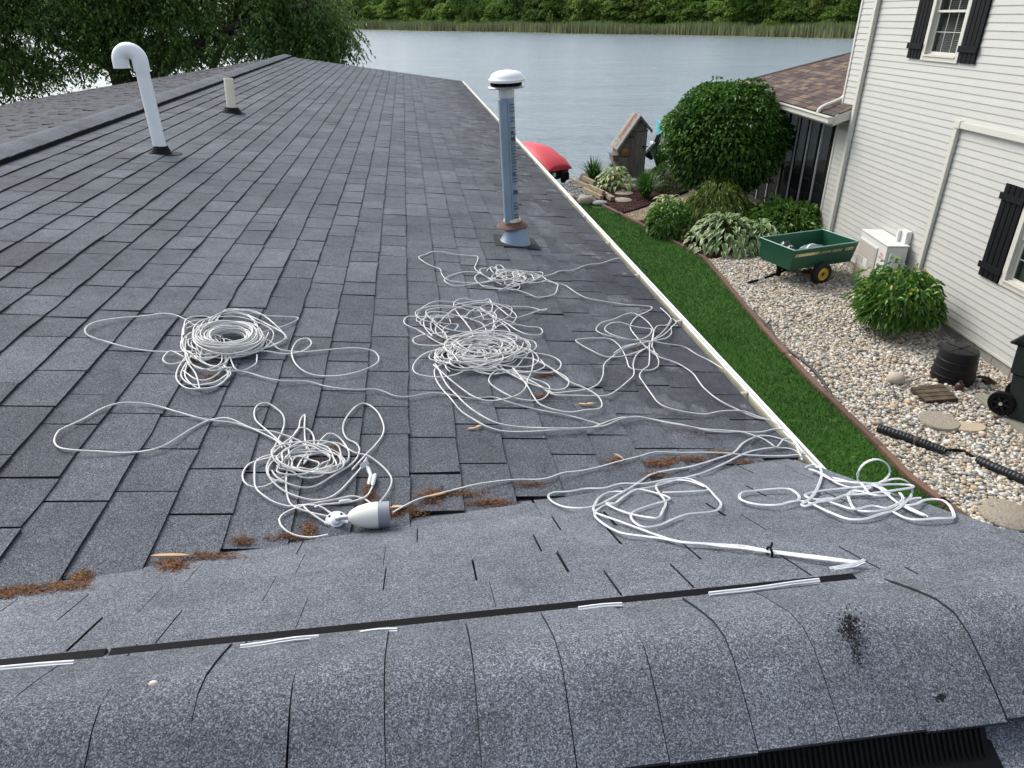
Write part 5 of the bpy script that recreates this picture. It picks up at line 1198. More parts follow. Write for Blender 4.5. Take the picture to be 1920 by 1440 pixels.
for u in (.12, .86):
    b = MB(); abox(b, u, u+.14, -.06, .40, .005, .035); 
    for v_ in (-.02, .26): p = [AO+AU*(u+a)+AV*(v_+c) for a, c in ((.01, 0), (.01, .10), (.12, .10), (.12, 0))]; t_ = [AO+AU*(u+a)+AV*(v_+c) for a, c in ((.035, .02), (.035, .08), (.10, .08), (.10, .02))]; b.hexa([(q_.x, q_.y, .0355) for q_ in p]+[(q_.x, q_.y, .084) for q_ in t_])
    b.build('foot', M_PAD, ac)
def text(body, name, mat, Mx, size, parent, sx=1.0, ext=.0006, shear=0, spacing=1.0):
    cu = bpy.data.curves.new(name, 'FONT'); cu.body = body; cu.size = size; cu.extrude = ext; cu.shear = shear; cu.space_character = spacing; cu.align_x = 'LEFT'
    tmp = bpy.data.objects.new(name, cu); COL.objects.link(tmp); bpy.context.view_layer.update()
    me = bpy.data.meshes.new_from_object(tmp.evaluated_get(bpy.context.evaluated_depsgraph_get())); bpy.data.objects.remove(tmp)
    me.transform(Mx@Matrix.Diagonal((sx, 1, 1, 1))); me.transform(Matrix.Translation(-WL[parent.name])); me.materials.clear(); me.materials.append(mat)
    o = bpy.data.objects.new(name, me); COL.objects.link(o); o.parent = parent; WL[o.name] = WL[parent.name].copy(); return o
def frame(o, xdir, zdir): x, z = Vector(xdir).normalized(), Vector(zdir).normalized(); y = z.cross(x); return Matrix(((x.x, y.x, z.x, o[0]), (x.y, y.y, z.y, o[1]), (x.z, y.z, z.z, o[2]), (0, 0, 0, 1)))
M_RED = plain('red_print', (.55, .10, .07), .5); M_GRP = plain('grey_print', (.14, .15, .15), .5)
q_ = AO+AU*.255-AV*.0012; text('FUJITSU', 'brand_lettering', M_RED, frame((q_.x, q_.y, .735), -AU, -AV), .058, ac, .95)
b = MB(); q_ = AO+AU*.15-AV*.001
for dx in (-.021, .021): b.tube([AO+AU*(.15+dx+.026*cos(a))-AV*.002+Vector((0, 0, .815+.02*sin(a))) for a in np.linspace(0, 2*pi, 18)], .004, 5, caps=False)
b.build('brand_mark', M_RED, ac)
b = MB()
for i, (a0, a1) in enumerate(((0, .018), (.024, .036), (.042, .05), (.056, .074), (.08, .092), (.098, .118))): abox(b, .235-a1, .235-a0, -.0018, -.0004, .612, .645)
b.build('model_marks', M_GRP, ac)
# ------------------------------------------------------------------ garden cart
M_JG = plain('cart_green', (.012, .075, .042), .38, .12, 6, spec=.5, dirt=.12, dirtcol=(.05, .06, .04)); M_TYRE = plain('tyre', (.012, .012, .013), .8, .2, 30); M_YEL = plain('yellow_rim', (.62, .40, .04), .4, .08, 10); M_CRM = plain('cream_decal', (.62, .56, .30), .5, .05, 10)
M_RIML = plain('cart_rim_worn', (.22, .42, .34), .45, .25, 18)
ct = thing('garden_cart', (7.3, 11.9, 0), 'green tipping garden cart with cream side stripe and yellow wheel on the gravel', 'cart')
ZR = .715; c0 = G(1490, 470, ZR); c1 = G(1611, 453, ZR); c3 = G(1456, 441.4, ZR); CU = (c1-c0); CL = CU.length; CU.normalize(); CV = Vector((-CU.y, CU.x, 0)); CWd = (c3-c0).dot(CV)
Mc = Matrix(((CU.x, CV.x, 0, c0.x), (CU.y, CV.y, 0, c0.y), (0, 0, 1, 0), (0, 0, 0, 1)))
def loc(b, poly8, mi=0): b.hexa([Mc@Vector(p) for p in poly8], mi)
CW_ = CWd; th = .012; zb = .33; ix, iy = .03, .07
b = MB(); O = [(0, 0), (CL, 0), (CL, CW_), (0, CW_)]; I = [(ix, iy), (CL-ix, iy), (CL-ix, CW_-iy), (ix, CW_-iy)]
vo = [Mc@Vector((x, y, zb)) for x, y in I]+[Mc@Vector((x, y, ZR)) for x, y in O]
vi = [Mc@Vector((x+(th if x < CL/2 else -th), y+(th if y < CW_/2 else -th), zb+th)) for x, y in I]+[Mc@Vector((x+(th if x < CL/2 else -th), y+(th if y < CW_/2 else -th), ZR-.003)) for x, y in O]
b.add(vo+vi, [(3, 2, 1, 0)]+[(i, (i+1) % 4, 4+(i+1) % 4, 4+i) for i in range(4)]+[(8, 9, 10, 11)]+[(12+i, 12+(i+1) % 4, 8+(i+1) % 4, 8+i) for i in range(4)]+[(4+i, 4+(i+1) % 4, 12+(i+1) % 4, 12+i) for i in range(4)])
b.build('tub', M_JG, ct)
b = MB(); rr_ = [Mc@Vector((x, y, ZR)) for x, y in O]
for i in range(4): b.tube([rr_[i], rr_[(i+1) % 4]], .011, 8)
b.build('rim', M_RIML, ct, smooth=60)
b = MB(); b.box((.10, CW_/2-.03, zb-.06), (CL-.3, CW_/2+.03, zb-.002), M=Mc); b.box((.12, CW_/2-.035, .10), (.18, CW_/2+.035, zb-.061), M=Mc); b.build('chassis', M_BLK, ct)
b = MB(); tn = [Mc@Vector((.5, CW_/2, .235)), Mc@Vector((.0, CW_/2, .12)), Mc@Vector((-.32, CW_/2, .07)), Mc@Vector((-.5, CW_/2, .055))]; b.tube(tn, .024, 8); tg = b.build('tongue', M_BLK, ct, smooth=60)
b = MB(); b.tube([Mc@Vector((-.30, CW_/2, .079)), Mc@Vector((-.17, CW_/2, .098))], .027, 8); b.build('bright_sleeve', M_GREYM, tg, smooth=60)
ax = CL*.50
for yy in (.02, CW_-.02):
    Mw = Mc@T((ax, yy, .205))@Matrix.Rotation(pi/2, 4, 'X'); b = MB(); b.lathe([(.115, -.055), (.165, -.065), (.195, -.05), (.203, -.02), (.203, .02), (.195, .05), (.165, .065), (.115, .055)], Mw, 36, caps=False); w_ = b.build('wheel', M_TYRE, ct, smooth=40)
    b = MB(); b.lathe([(.117, -.058), (.112, -.05), (.10, -.02), (.10, .02), (.112, .05), (.117, .058)], Mw, 30, caps=False); b.lathe([(.108, .034), (.07, .045), (.04, .05)], Mw, 26, caps=False); b.lathe([(.108, -.034), (.07, -.045), (.04, -.05)], Mw, 26, caps=False); b.build('rim', M_YEL, w_, smooth=50)
    b = MB(); b.lathe([(.028, -.06), (.028, .06)], Mw, 14); b.build('hub', M_RUST, w_)
b = MB(); b.tube([Mc@Vector((ax, 0, .205)), Mc@Vector((ax, CW_, .205))], .014, 8); b.build('axle', M_BLK, ct)
b = MB(); b.tube([Mc@Vector((ax+.34, CW_*.25, zb-.02)), Mc@Vector((ax+.25, CW_*.2, .16))], .016, 8); b.tube([Mc@Vector((CL+.01, 0, ZR)), Mc@Vector((CL-.02, .02, ZR+.0))], .016, 6); b.build('strut', M_GREYM, ct)
# side lettering lies on the leaning near side
s0, s1 = Mc@Vector((0, 0, ZR)), Mc@Vector((ix, iy, zb)); side_up = (Mc.to_3x3()@Vector((0, -iy, ZR-zb))).normalized(); sn = CU.cross(side_up).normalized()
if sn.y > 0: sn = -sn
def onside(u, h_, o=.0015): t = h_/(ZR-zb); return Mc@Vector((u, iy*(1-t), zb+h_))+sn*o
def decal(b, u0, u1, h0, h1, sh=0.0): b.hexa([onside(u0, h0, .0005), onside(u1, h0, .0005), onside(u1+sh, h1, .0005), onside(u0+sh, h1, .0005), onside(u0, h0), onside(u1, h0), onside(u1+sh, h1), onside(u0+sh, h1)])
hy0, hy1 = .245, .298; b = MB(); decal(b, .06, .50, hy0, hy1, .012)
for i, (u, w_) in enumerate(((.51, .016), (.536, .013), (.56, .010), (.584, .008), (.608, .006))): decal(b, u, u+w_, hy0, hy1, .012)
for u, w_ in ((1.185, .005), (1.205, .007), (1.227, .009), (1.25, .011), (1.275, .10)): decal(b, u, u+w_, hy0, hy1, .012)
b.build('side_stripe', M_CRM, ct)
Mt = Matrix(((CU.x, side_up.x, sn.x, 0), (CU.y, side_up.y, sn.y, 0), (CU.z, side_up.z, sn.z, 0), (0, 0, 0, 1)))
def lett(s_, u, h_, size, mat, **k2): o_ = onside(u, h_, .0016); M4 = Mt.copy(); M4.translation = o_; return text(s_, 'side_lettering', mat, M4, size, ct, **k2)
lett('JOHN DEERE', .655, .249, .066, M_CRM, sx=1.12, shear=.25, spacing=1.12, ext=.001)
lett('10', .075, .250, .055, M_BLK, ext=.0022, sx=1.1); lett('10', 1.30, .250, .055, M_BLK, ext=.0022, sx=1.1)
def crumple(name, c, s, mat, label, cat, seed):
    bm = bmesh.new(); bmesh.ops.create_icosphere(bm, subdivisions=3, radius=1); rr = np.random.default_rng(seed)
    b = MB(); b.v = [tuple(Vector(c)+Vector((v.co.x*s[0], v.co.y*s[1], max(-.3, v.co.z)*s[2]))*(1+rr.uniform(-.22, .22))) if False else (c[0]+v.co.x*s[0]*(1+rr.uniform(-.2, .2)), c[1]+v.co.y*s[1]*(1+rr.uniform(-.2, .2)), c[2]+(max(-.4, v.co.z)+.4)*s[2]*(1+rr.uniform(-.18, .18))) for v in bm.verts]; b.f = [tuple(v.index for v in f.verts) for f in bm.faces]; b.m = [0]*len(b.f); bm.free(); return b.build(name, mat, label=label, cat=cat)
p = Mc@Vector((.22, CW_*.52, zb+.015)); crumple('plastic_bag', p, (.19, .20, .25), plain('black_bag', (.016, .016, .018), .3, .3, 14, spec=.7), 'crumpled black plastic bag in the left end of the green cart', 'bag', 3)
p = Mc@Vector((.80, CW_*.45, zb+.015)); crumple('plastic_sheet', p, (.30, .12, .19), plain('pale_sheet', (.40, .46, .47), .35, .2, 9), 'pale crumpled plastic sheet in the middle of the green cart', 'sheet', 4)
b = MB(); b.tube([Mc@Vector((.42, CW_*.6, zb+.12)), Mc@Vector((.60, CW_*.55, zb+.20))], .008, 6); b.build('stick', M_TIMB, label='thin stick lying in the green cart beside the black bag', cat='stick')
M_BRK = plain('old_brick', (.20, .085, .06), .9, .3, 16, bump=.4)
for i, (u, v_, a, lb) in enumerate(((1.02, .30, .5, 'red brick lying under the cart nearest the cooling unit'), (.95, .52, -.3, 'red brick behind the cart wheel, farther under the tub'))): 
    b = MB(); b.box((-.1, -.05, 0), (.1, .05, .06), M=Mc@T((u, v_, .03))@Matrix.Rotation(a, 4, 'Z')); b.build('brick', M_BRK, bevel=.004, label=lb, cat='brick', group='bricks under the cart')
b = MB(); b.lathe([(.035, 0), (.035, .03), (.02, .05), (.05, .06), (.05, .12), (.02, .15), (0, .17)], T((5.62, 16.05, .012)), 10, caps=False); b.build('garden_lantern', M_BLK, smooth=40, label='tiny dark garden lantern at the corner of the tan path', cat='lantern')
# ------------------------------------------------------------------ boats
M_COV = plain('red_cover', (.58, .04, .05), .55, .12, 3, bump=.15); M_HULL = plain('dark_hull', (.02, .02, .023), .3, .2, 5, spec=.6); M_HWH = plain('hull_white', (.6, .6, .58), .3)
js = thing('jet_ski', (3.9, 22.6, -.45), 'small craft under a red fabric cover floating by the shore gravel', 'boat')
hd = radians(-62)
Mj = T((4.12, 22.05, -.14))@Matrix.Rotation(hd, 4, 'Z')        # local x: towards us and right (stern)
def loft(b, secs, mi=0, caps=True):
    n = len(secs[0]); b0 = len(b.v)
    for s_ in secs: b.v.extend(tuple(Mj@Vector(p)) for p in s_)
    for i in range(len(secs)-1):
        for j in range(n-1): b.f.append((b0+i*n+j, b0+i*n+j+1, b0+(i+1)*n+j+1, b0+(i+1)*n+j)); b.m.append(mi)
    if caps: b.f.append(tuple(b0+j for j in reversed(range(n)))); b.f.append(tuple(b0+(len(secs)-1)*n+j for j in range(n))); b.m += [mi, mi]
cov = []
for x, w_, zt_, ze in ((.62, .40, .50, .42), (.60, .46, .53, .40), (.3, .60, .70, .43), (-.25, .64, .92, .44), (-.7, .64, .96, .45), (-1.2, .60, .96, .46), (-1.9, .45, .86, .5), (-2.4, .2, .66, .5)):
    cov.append([(x, -w_, ze-.06), (x, -w_*1.01, ze), (x, -w_*.80, ze+(zt_-ze)*.62+random.uniform(-.02, .02)), (x, -w_*.5, ze+(zt_-ze)*.93), (x, 0, zt_), (x, w_*.5, ze+(zt_-ze)*.93), (x, w_*.80, ze+(zt_-ze)*.62+random.uniform(-.02, .02)), (x, w_*1.01, ze), (x, w_, ze-.06)])
b = MB(); loft(b, cov); b.build('cover', M_COV, js, smooth=35)
hul = []
for x, w_, z0 in ((.55, .40, .12), (.2, .50, .04), (-1, .55, 0), (-1.9, .38, .05), (-2.35, .1, .25)): hul.append([(x, -w_, .40), (x, -w_*.9, .22), (x, -w_*.3, z0), (x, 0, z0-.03), (x, w_*.3, z0), (x, w_*.9, .22), (x, w_, .40)])
b = MB(); loft(b, hul); b.build('hull', M_HULL, js, smooth=35)
b = MB(); b.lathe([(.10, .0), (.13, .1), (.13, .3), (.09, .36), (0, .37)], Mj@T((.72, .1, -.02)), 14, caps=False); b.build('drive_unit', M_BLK, js, smooth=40)
for y_ in (-.2, .26): b = MB(); b.box((.56, y_-.05, .18), (.60, y_+.05, .30), M=Mj); b.build('reflector', M_HWH, js)
b = MB(); b.tube([Mj@Vector((.62, .18, .25)), Mj@Vector((.8, .25, .1)), Mj@Vector((.78, .3, -.05))], .014, 6); b.build('strap', M_HWH, js)
# boat behind the bush
bt = thing('motor_boat', (9.6, 25.3, -.45), 'turquoise motor boat moored behind the round bush', 'boat'); M_TQ = plain('turquoise', (.05, .36, .46), .45, .12, 4); M_TQC = plain('turquoise_canvas', (.10, .36, .38), .7, .2, 6)
b = MB(); b.hexa([(9.0, 24.3, -.5), (13, 24.9, -.5), (13, 26.6, -.5), (9.0, 26.4, -.5), (8.78, 24.2, .22), (13.3, 24.8, .22), (13.3, 26.9, .22), (8.78, 26.6, .22)]); b.build('hull', M_HWH, bt, bevel=.03)
b = MB(); b.hexa([(8.95, 24.32, .221), (13, 24.9, .221), (13, 24.96, .221), (8.95, 24.38, .221), (8.95, 24.32, .95), (13, 24.9, .95), (13, 24.96, .95), (8.95, 24.38, .95)]); b.hexa([(8.94, 24.4, .221), (9.0, 24.4, .221), (9.0, 26.4, .221), (8.94, 26.4, .221), (8.94, 24.4, .95), (9.0, 24.4, .95), (9.0, 26.4, .95), (8.94, 26.4, .95)]); b.build('side_panel', M_TQ, bt)
b = MB(); b.tube(catmull([(9.45, 24.35, 1.9), (9.75, 24.4, 2.0), (10.6, 24.5, 2.05), (12, 24.7, 2.0)], .2), .12, 10); b.build('folded_canopy', M_TQC, bt, smooth=60)
b = MB(); b.tube([(9.8, 24.4, 2.0), (9.9, 24.5, .9)], .018, 6); b.tube([(10.6, 24.5, 2.0), (10.5, 24.5, .9)], .018, 6); b.tube([(9.85, 24.4, 2.05), (9.65, 24.4, 2.5)], .006, 5); b.build('canopy_frame', M_GREYM, bt)
b = MB(); b.tube(catmull([(8.55, 24.45, .9), (8.55, 24.5, 1.02), (8.9, 24.6, 1.02), (8.95, 24.7, .9)], .05), .016, 6); b.tube([(8.5, 24.5, .82), (8.98, 24.6, .86)], .02, 6); b.build('boarding_rail', M_WHITE, bt, smooth=60)
om = thing('outboard_motor', (8.5, 24.5, -.3), 'tilted black outboard motor with white stripe behind the iris leaves', 'motor')
Mo = T((8.46, 24.5, .52))@Matrix.Rotation(.55, 4, 'Y')
b = MB(); b.hexa([Mo@Vector(p) for p in ((-.20, -.16, -.16), (.26, -.16, -.16), (.26, .16, -.16), (-.20, .16, -.16), (-.26, -.12, .2), (.20, -.13, .24), (.20, .13, .24), (-.26, .12, .2))]); b.build('cowl', M_HULL, om, bevel=.06, smooth=50)
b = MB(); b.hexa([Mo@Vector(p) for p in ((-.22, -.13, -.65), (.10, -.10, -.65), (.10, .10, -.65), (-.22, .10, -.65), (-.14, -.12, -.161), (.2, -.13, -.161), (.2, .13, -.161), (-.14, .12, -.161))]); b.build('leg', M_BLK, om, bevel=.02)
b = MB(); b.hexa([Mo@Vector(p) for p in ((-.03, -.172, -.10), (.03, -.172, -.10), (.03, -.165, -.10), (-.03, -.165, -.10), (-.03, -.150, .17), (.03, -.150, .17), (.03, -.14, .17), (-.03, -.14, .17))]); b.build('stripe', M_HWH, om)
# landing net standing in the boat
ln_ = thing('landing_net', (8.95, 24.4, .95), 'dark landing net standing up in the boat beside the bush', 'net'); M_NET = plain('net_mesh', (.03, .035, .05), .7)
loop = [Vector((8.98+.17*cos(a)+.10*(sin(a)*.5+.5), 24.4, 1.42+.40*sin(a))) for a in np.linspace(-pi/2, 1.5*pi, 26)]
b = MB(); b.tube(loop, .014, 6, caps=False); b.tube([(8.98, 24.4, 1.03), (8.9, 24.4, .6)], .015, 6); b.build('hoop', M_BLK, ln_, smooth=60)
b = MB()
for i in range(9):
    x = -.15+i*.037; h_ = .40*sqrt(max(0, 1-(x/.17)**2)); b.tube([(8.98+x*.6, 24.36, 1.42+h_*.8), (8.90+x*.35, 24.3, 1.2), (8.84+x*.3, 24.3, .95)], .005, 4)
for i in range(7): z = 1.05+i*.08; b.tube([(8.88-.05, 24.3, z), (8.93+.04, 24.32, z+.03)], .004, 4)
b.build('netting', M_NET, ln_)
# ------------------------------------------------------------------ white cables lying on the roof
M_CAB = plain('white_cable', (.60, .595, .565), .45, .07, 60); M_CABN = plain('new_white_cable', (.60, .61, .61), .4, .04, 40)
def PX(s): return [tuple(float(q) for q in p.split(',')) for p in s.split()]
def strand(b, pts, r=.0025, mode='A', lift=1.0, piv=None, seed=None, twin=False, wave=.004):
    """a cable run traced on the roof; piv: raised loop standing in the upright plane through that roof point"""
    ph = random.uniform(0, 6.28); P = []
    nrm = Vector((.1, .15, 1)).normalized()
    for i, (x, y) in enumerate(pts):
        if piv is not None and piv[0] <= i <= piv[1]:
            p = onY(x, y, piv[2])
        else:
            p = roofhit(x, y, mode)+nrm*(.0095+r*lift+wave*(.5+.5*sin(i*1.7+ph)))
        P.append(p)
    if len(P) > 1: P = catmull(P, .014)
    if twin:
        off = []
        for i, p in enumerate(P):
            t = (P[min(i+1, len(P)-1)]-P[max(i-1, 0)]).normalized(); s_ = t.cross(Vector((0, 0, 1))); s_ = s_.normalized() if s_.length > .05 else Vector((1, 0, 0)); off.append(s_*r*1.05)
        b.tube([p+o for p, o in zip(P, off)], r, 6); b.tube([p-o for p, o in zip(P, off)], r, 6)
    else: b.tube(P, r, 6)
def ellipses(b, n, cx, cy, hw, hh, r=.0022, jit=.25, mode='A', lift=(1, 9), rot=.25, hole=0, wob=.12, turns=1.2, soff=.25):
    for i in range(n):
        a0 = random.uniform(0, 6.28); f = random.uniform(1-jit, 1+jit) if not hole else random.uniform(hole, 1); ox, oy_ = random.uniform(-soff, soff)*hw, random.uniform(-soff, soff)*hh
        rt = random.uniform(-rot, rot); w1, w2 = random.uniform(-wob, wob), random.uniform(-wob, wob); k1 = random.uniform(0, 6.28); m = 16; pts = []; fy = f*random.uniform(.8, 1.2)
        for j in range(int(m*turns)+1):
            a = a0+2*pi*j/m; q = 1+w1*sin(2*a+k1)+w2*sin(3*a); x, y = hw*f*q*cos(a), hh*fy*q*sin(a); pts.append((cx+ox+x*cos(rt)-y*sin(rt)*2, cy+oy_+x*sin(rt)*.5+y*cos(rt)))
        strand(b, pts, r, mode, random.uniform(*lift), wave=.006)
GRP = None
def cable(b, label, mat=M_CAB, parent=None, name='cable'):
    return b.build(name, mat, smooth=60, label=label, cat='cable')
# front coil with the security camera
cA = thing('camera_cable', tuple(Rf(590, 880)), 'tangled white cable ending at the bullet camera, with a long loop to the left', 'cable')
b = MB()
strand(b, PX('530,850 515.5,832 457,805 426,794 392,797 359,812 334,830 305,847.5 269,855 224,857.6 180,856.5 139,854 112,847.5 103,836 110,820.6 126,809.4 157,794 191,776 224,766 258,763.5 291.6,768 336,782.6 386,796 437,800.5 482,814 515.5,820 560,835 580,850'))
strand(b, PX('545,858 529.6,841.7 496,812.5 479.6,795 477.5,777 486,767.7 500,764 517,772 529.6,785 533.7,800 529.6,816.7 517,841.7 508.7,866.7 500,887.5 508,905 540,915'))
strand(b, PX('660,890 686,862.5 702.5,843.7 717,823 719,806 708.7,783 694,767.7 679.6,763.5 665,773 648,793.7 643,812.5 650.4,831 665,839.6 674,850 669,866.7 654.6,883 627.5,900 598,916.7 573,923 544,918.7 519,904 510,890'))
strand(b, PX('590,845 615,839 636,839.6 665,858 690,864.6 715,881 731.7,900 733.7,916.7 725,935 706.7,954 681.7,968.7 648,979'))
strand(b, PX('688,863.5 675.4,887.5 658.7,908 638,929 617,941.7 590,948 556.7,941.7 529.6,927 508.7,908 502.5,891.7 511,875 530,862'))
strand(b, PX('530,862 488,873 467,879 455.6,896 458.7,914.6 473,923 494,921 519,910.4 545,900'))
strand(b, PX('510,862 481.7,873 477.5,896 479.6,923 494,939.6 517,952 544,958 569,957 598,960 617,968.7 631.7,979'))
strand(b, PX('548,835 542,850 542,875 537,904 538,933 546,956 565,966.7 590,972 617,977'))
strand(b, PX('575,958 556.7,962.5 533.7,971 524,983 529.6,1000 550,1012.5 581.7,1016.7 615,1013.5'))
strand(b, PX('704.6,970 694,952 679.6,942.7 658.7,940.6 627.5,947 586,953 571,956 573,964.6 590,977 613,990.6'))
strand(b, PX('698,921 690,937.5 679,945 655,950 627,953 600,958 590,962'))
strand(b, PX('569,880 577.5,866.7 573,837.5 571,812.5 572,788.5 569,787 563,796 560,812.5 548,829 531.7,839.6 508.7,862.5'))
strand(b, PX('540,845 548,829 556,816 565,811.5 581.7,816.7 589,831 586,848 569,866.7 555,890'))
strand(b, PX('570,875 586,854 598,837.5 615,823 631.7,826 646,839.6 654.6,860 645,880 600,893'))
ellipses(b, 9, 575, 878, 52, 20, turns=1.0, rot=.6, wob=.26, jit=.35, soff=.3)
b.build('cable', M_CAB, cA, smooth=60)
b = MB()
for p0, p1 in (((690, 884), (697, 900)), ((697, 899), (692, 916)), ((704, 898), (699, 918)), ((637, 950), (660, 946))):
    a, c = roofhit(*p0)+Vector((0, 0, .014)), roofhit(*p1)+Vector((0, 0, .012)); b.tube([a, a.lerp(c, .15), a.lerp(c, .8), c], [.0045, .0058, .0055, .003], 10)
b.build('plug', M_CABN, cA, smooth=50)
b = MB(); a = roofhit(688, 885)+Vector((0, 0, .02)); b.hexa([a+Vector(q) for q in ((-.012, -.008, -.004), (.008, .004, .002), (.008, .005, .002), (-.012, -.007, -.004), (-.016, -.004, .008), (.004, .008, .014), (.004, .009, .014), (-.016, -.003, .008))]); b.build('tag', M_CABN, cA)
# left coil
b = MB()
cR = Rf(431, 650)
for i in range(30):
    r_ = random.uniform(.056, .112); zz = random.uniform(.004, .050-(abs(r_-.084)/.03)**2*.018); a0 = random.uniform(0, 6.28); ox, oy_ = random.uniform(-.006, .006), random.uniform(-.006, .006); e = random.uniform(.94, 1.08); pts = []
    for j in range(34):
        a = a0+j*2*pi/32; x, y = cR.x+ox+r_*1.0*cos(a)*e, cR.y+oy_+r_*1.12*sin(a)/e; pts.append(Vector((x, y, zR(x)+.008+zz+.003*sin(3*a+a0))))
    b.tube(pts, .0024, 6)
strand(b, PX('418,640 385,628 367,618 334.7,601.5 305.8,597 273,600 219,605 179,614 161,625 165,636 190,646.6 237,661 280.5,667 331,667.6 389,668 430,672'), lift=2)
strand(b, PX('470,668 497,668 533,672 565.7,666.5 583.7,654 576.5,643.7 558.5,646.6 547.6,664.7 551,686 565.7,702.6 591,711.6 634,713.4 674,706 703,692 710,679 699,666.5 663,661.8 605,664.7 569,667.6 526,664.7 508,650 490,640'), lift=2)
strand(b, PX('405,612 425,590.7 461,590.7 497,599.7 551,604 558.5,608.7 533,619.6 508,626.8 490,635'), lift=3)
strand(b, PX('440,590 470,590 500,605 536,640 530,648 500,660'), lift=3)
strand(b, PX('395,615 420,595 455,597 500,618 535,641 520,655 490,665'), lift=4)
strand(b, PX('430,675 425,690 417.7,700.8 461,704.4 493.5,715 526,722.5 576.5,722.5 612.6,731.5 659.6,738.7 706.5,738.7 740,749 767.5,750.6 808.7,745 843,748 882,753 923,751.8 946,760 980.6,769 1015,776 1061,786 1106.6,798.7 1125,803'))
strand(b, PX('430,672 440,700 455,703 478,692 482,685 482,674'), lift=2)
for s_ in ('345,680 320,668 306,682 318,693 340,690 360,678', '355,672 335,700 332,720 350,738 380,740 410,732 428,712 420,695', '350,690 340,712 360,730 400,728 425,712 432,700', '345,705 370,722 395,718 418,700 430,680', '360,668 352,690 348,715 370,735 400,735 430,715 432,705', '355,670 380,690 410,700 435,702', '365,672 395,697 425,690 420,672', '352,690 372,700 400,706 425,700', '375,740 368,715 352,690 348,668 352,640 372,632', '340,650 342,665 360,675 400,668', '345,640 350,610 380,602 410,610', '342,655 345,625 365,612 395,610', '350,625 372,618 405,632 418,660 424,690'): strand(b, PX(s_), lift=random.uniform(1, 4))
ellipses(b, 8, 388, 662, 36, 26, lift=(1, 8), rot=.8, wob=.35, jit=.4, turns=.9, soff=.4); ellipses(b, 4, 440, 640, 58, 32, lift=(2, 12), wob=.25, turns=.8, rot=.5)
cable(b, 'neat round coil of white cable on the left, with loose loops on both sides')
# far tangle
b = MB()
strand(b, PX('940,538 920,529 903,520 891.9,510.6 890,505 895.6,491.9 894.7,486 886,484 852.5,481.6 830,477.8 811,477 800,480.6 785,487 792.5,495.6 807.5,503 824,508.7 828,520 835.6,529 852.5,533 890,536 918,534 950,528'))
strand(b, PX('920,530 897.5,518 871,515.3 848.7,520 833.7,528.4 835.6,535 848.7,540.6 871,539.7 895.6,537 930,530'))
strand(b, PX('897,519 890,525.6 895.6,535 914,545 946,548 968.7,549 974,540.6 961,535 945,535'))
strand(b, PX('945,545 970.6,550 991,557.5 1008,563 1038,556.6 1044.7,544 1043.7,538.7 1017.5,526.6 990,520'))
strand(b, PX('960,530 1002.5,525.6 1032.5,520 1049.4,513.4 1073.7,510.6 1100,501 1125,499 1154,489.4 1163,488.7'))
strand(b, PX('955,515 985,518 1012,529 1040,536 1058.7,540.6 1077.5,552 1098,563 1129,570.6 1175,577 1210,578 1222,582 1214.6,589.4 1193.7,598.7 1183,611 1182,623.7 1196,642.5 1210,657 1233,673.7 1268.7,688 1296,705 1310,721.7 1321,736 1348,758.7 1389.6,778.5 1416.7,789 1441.7,795 1458,804.6 1479,821 1494,840 1502,858.7'))
ellipses(b, 13, 955, 527, 32, 10, lift=(1, 8), rot=.9, wob=.42, jit=.5, turns=.8, soff=.5); ellipses(b, 3, 985, 530, 25, 8, rot=.8, wob=.4); strand(b, PX('925,517 918,508 925,506 935,515 945,530')); strand(b, PX('945,525 932,510 930,503 938,502 946,512 950,528'))
cable(b, 'white cable tangle farthest up the roof, just below the metal flue')
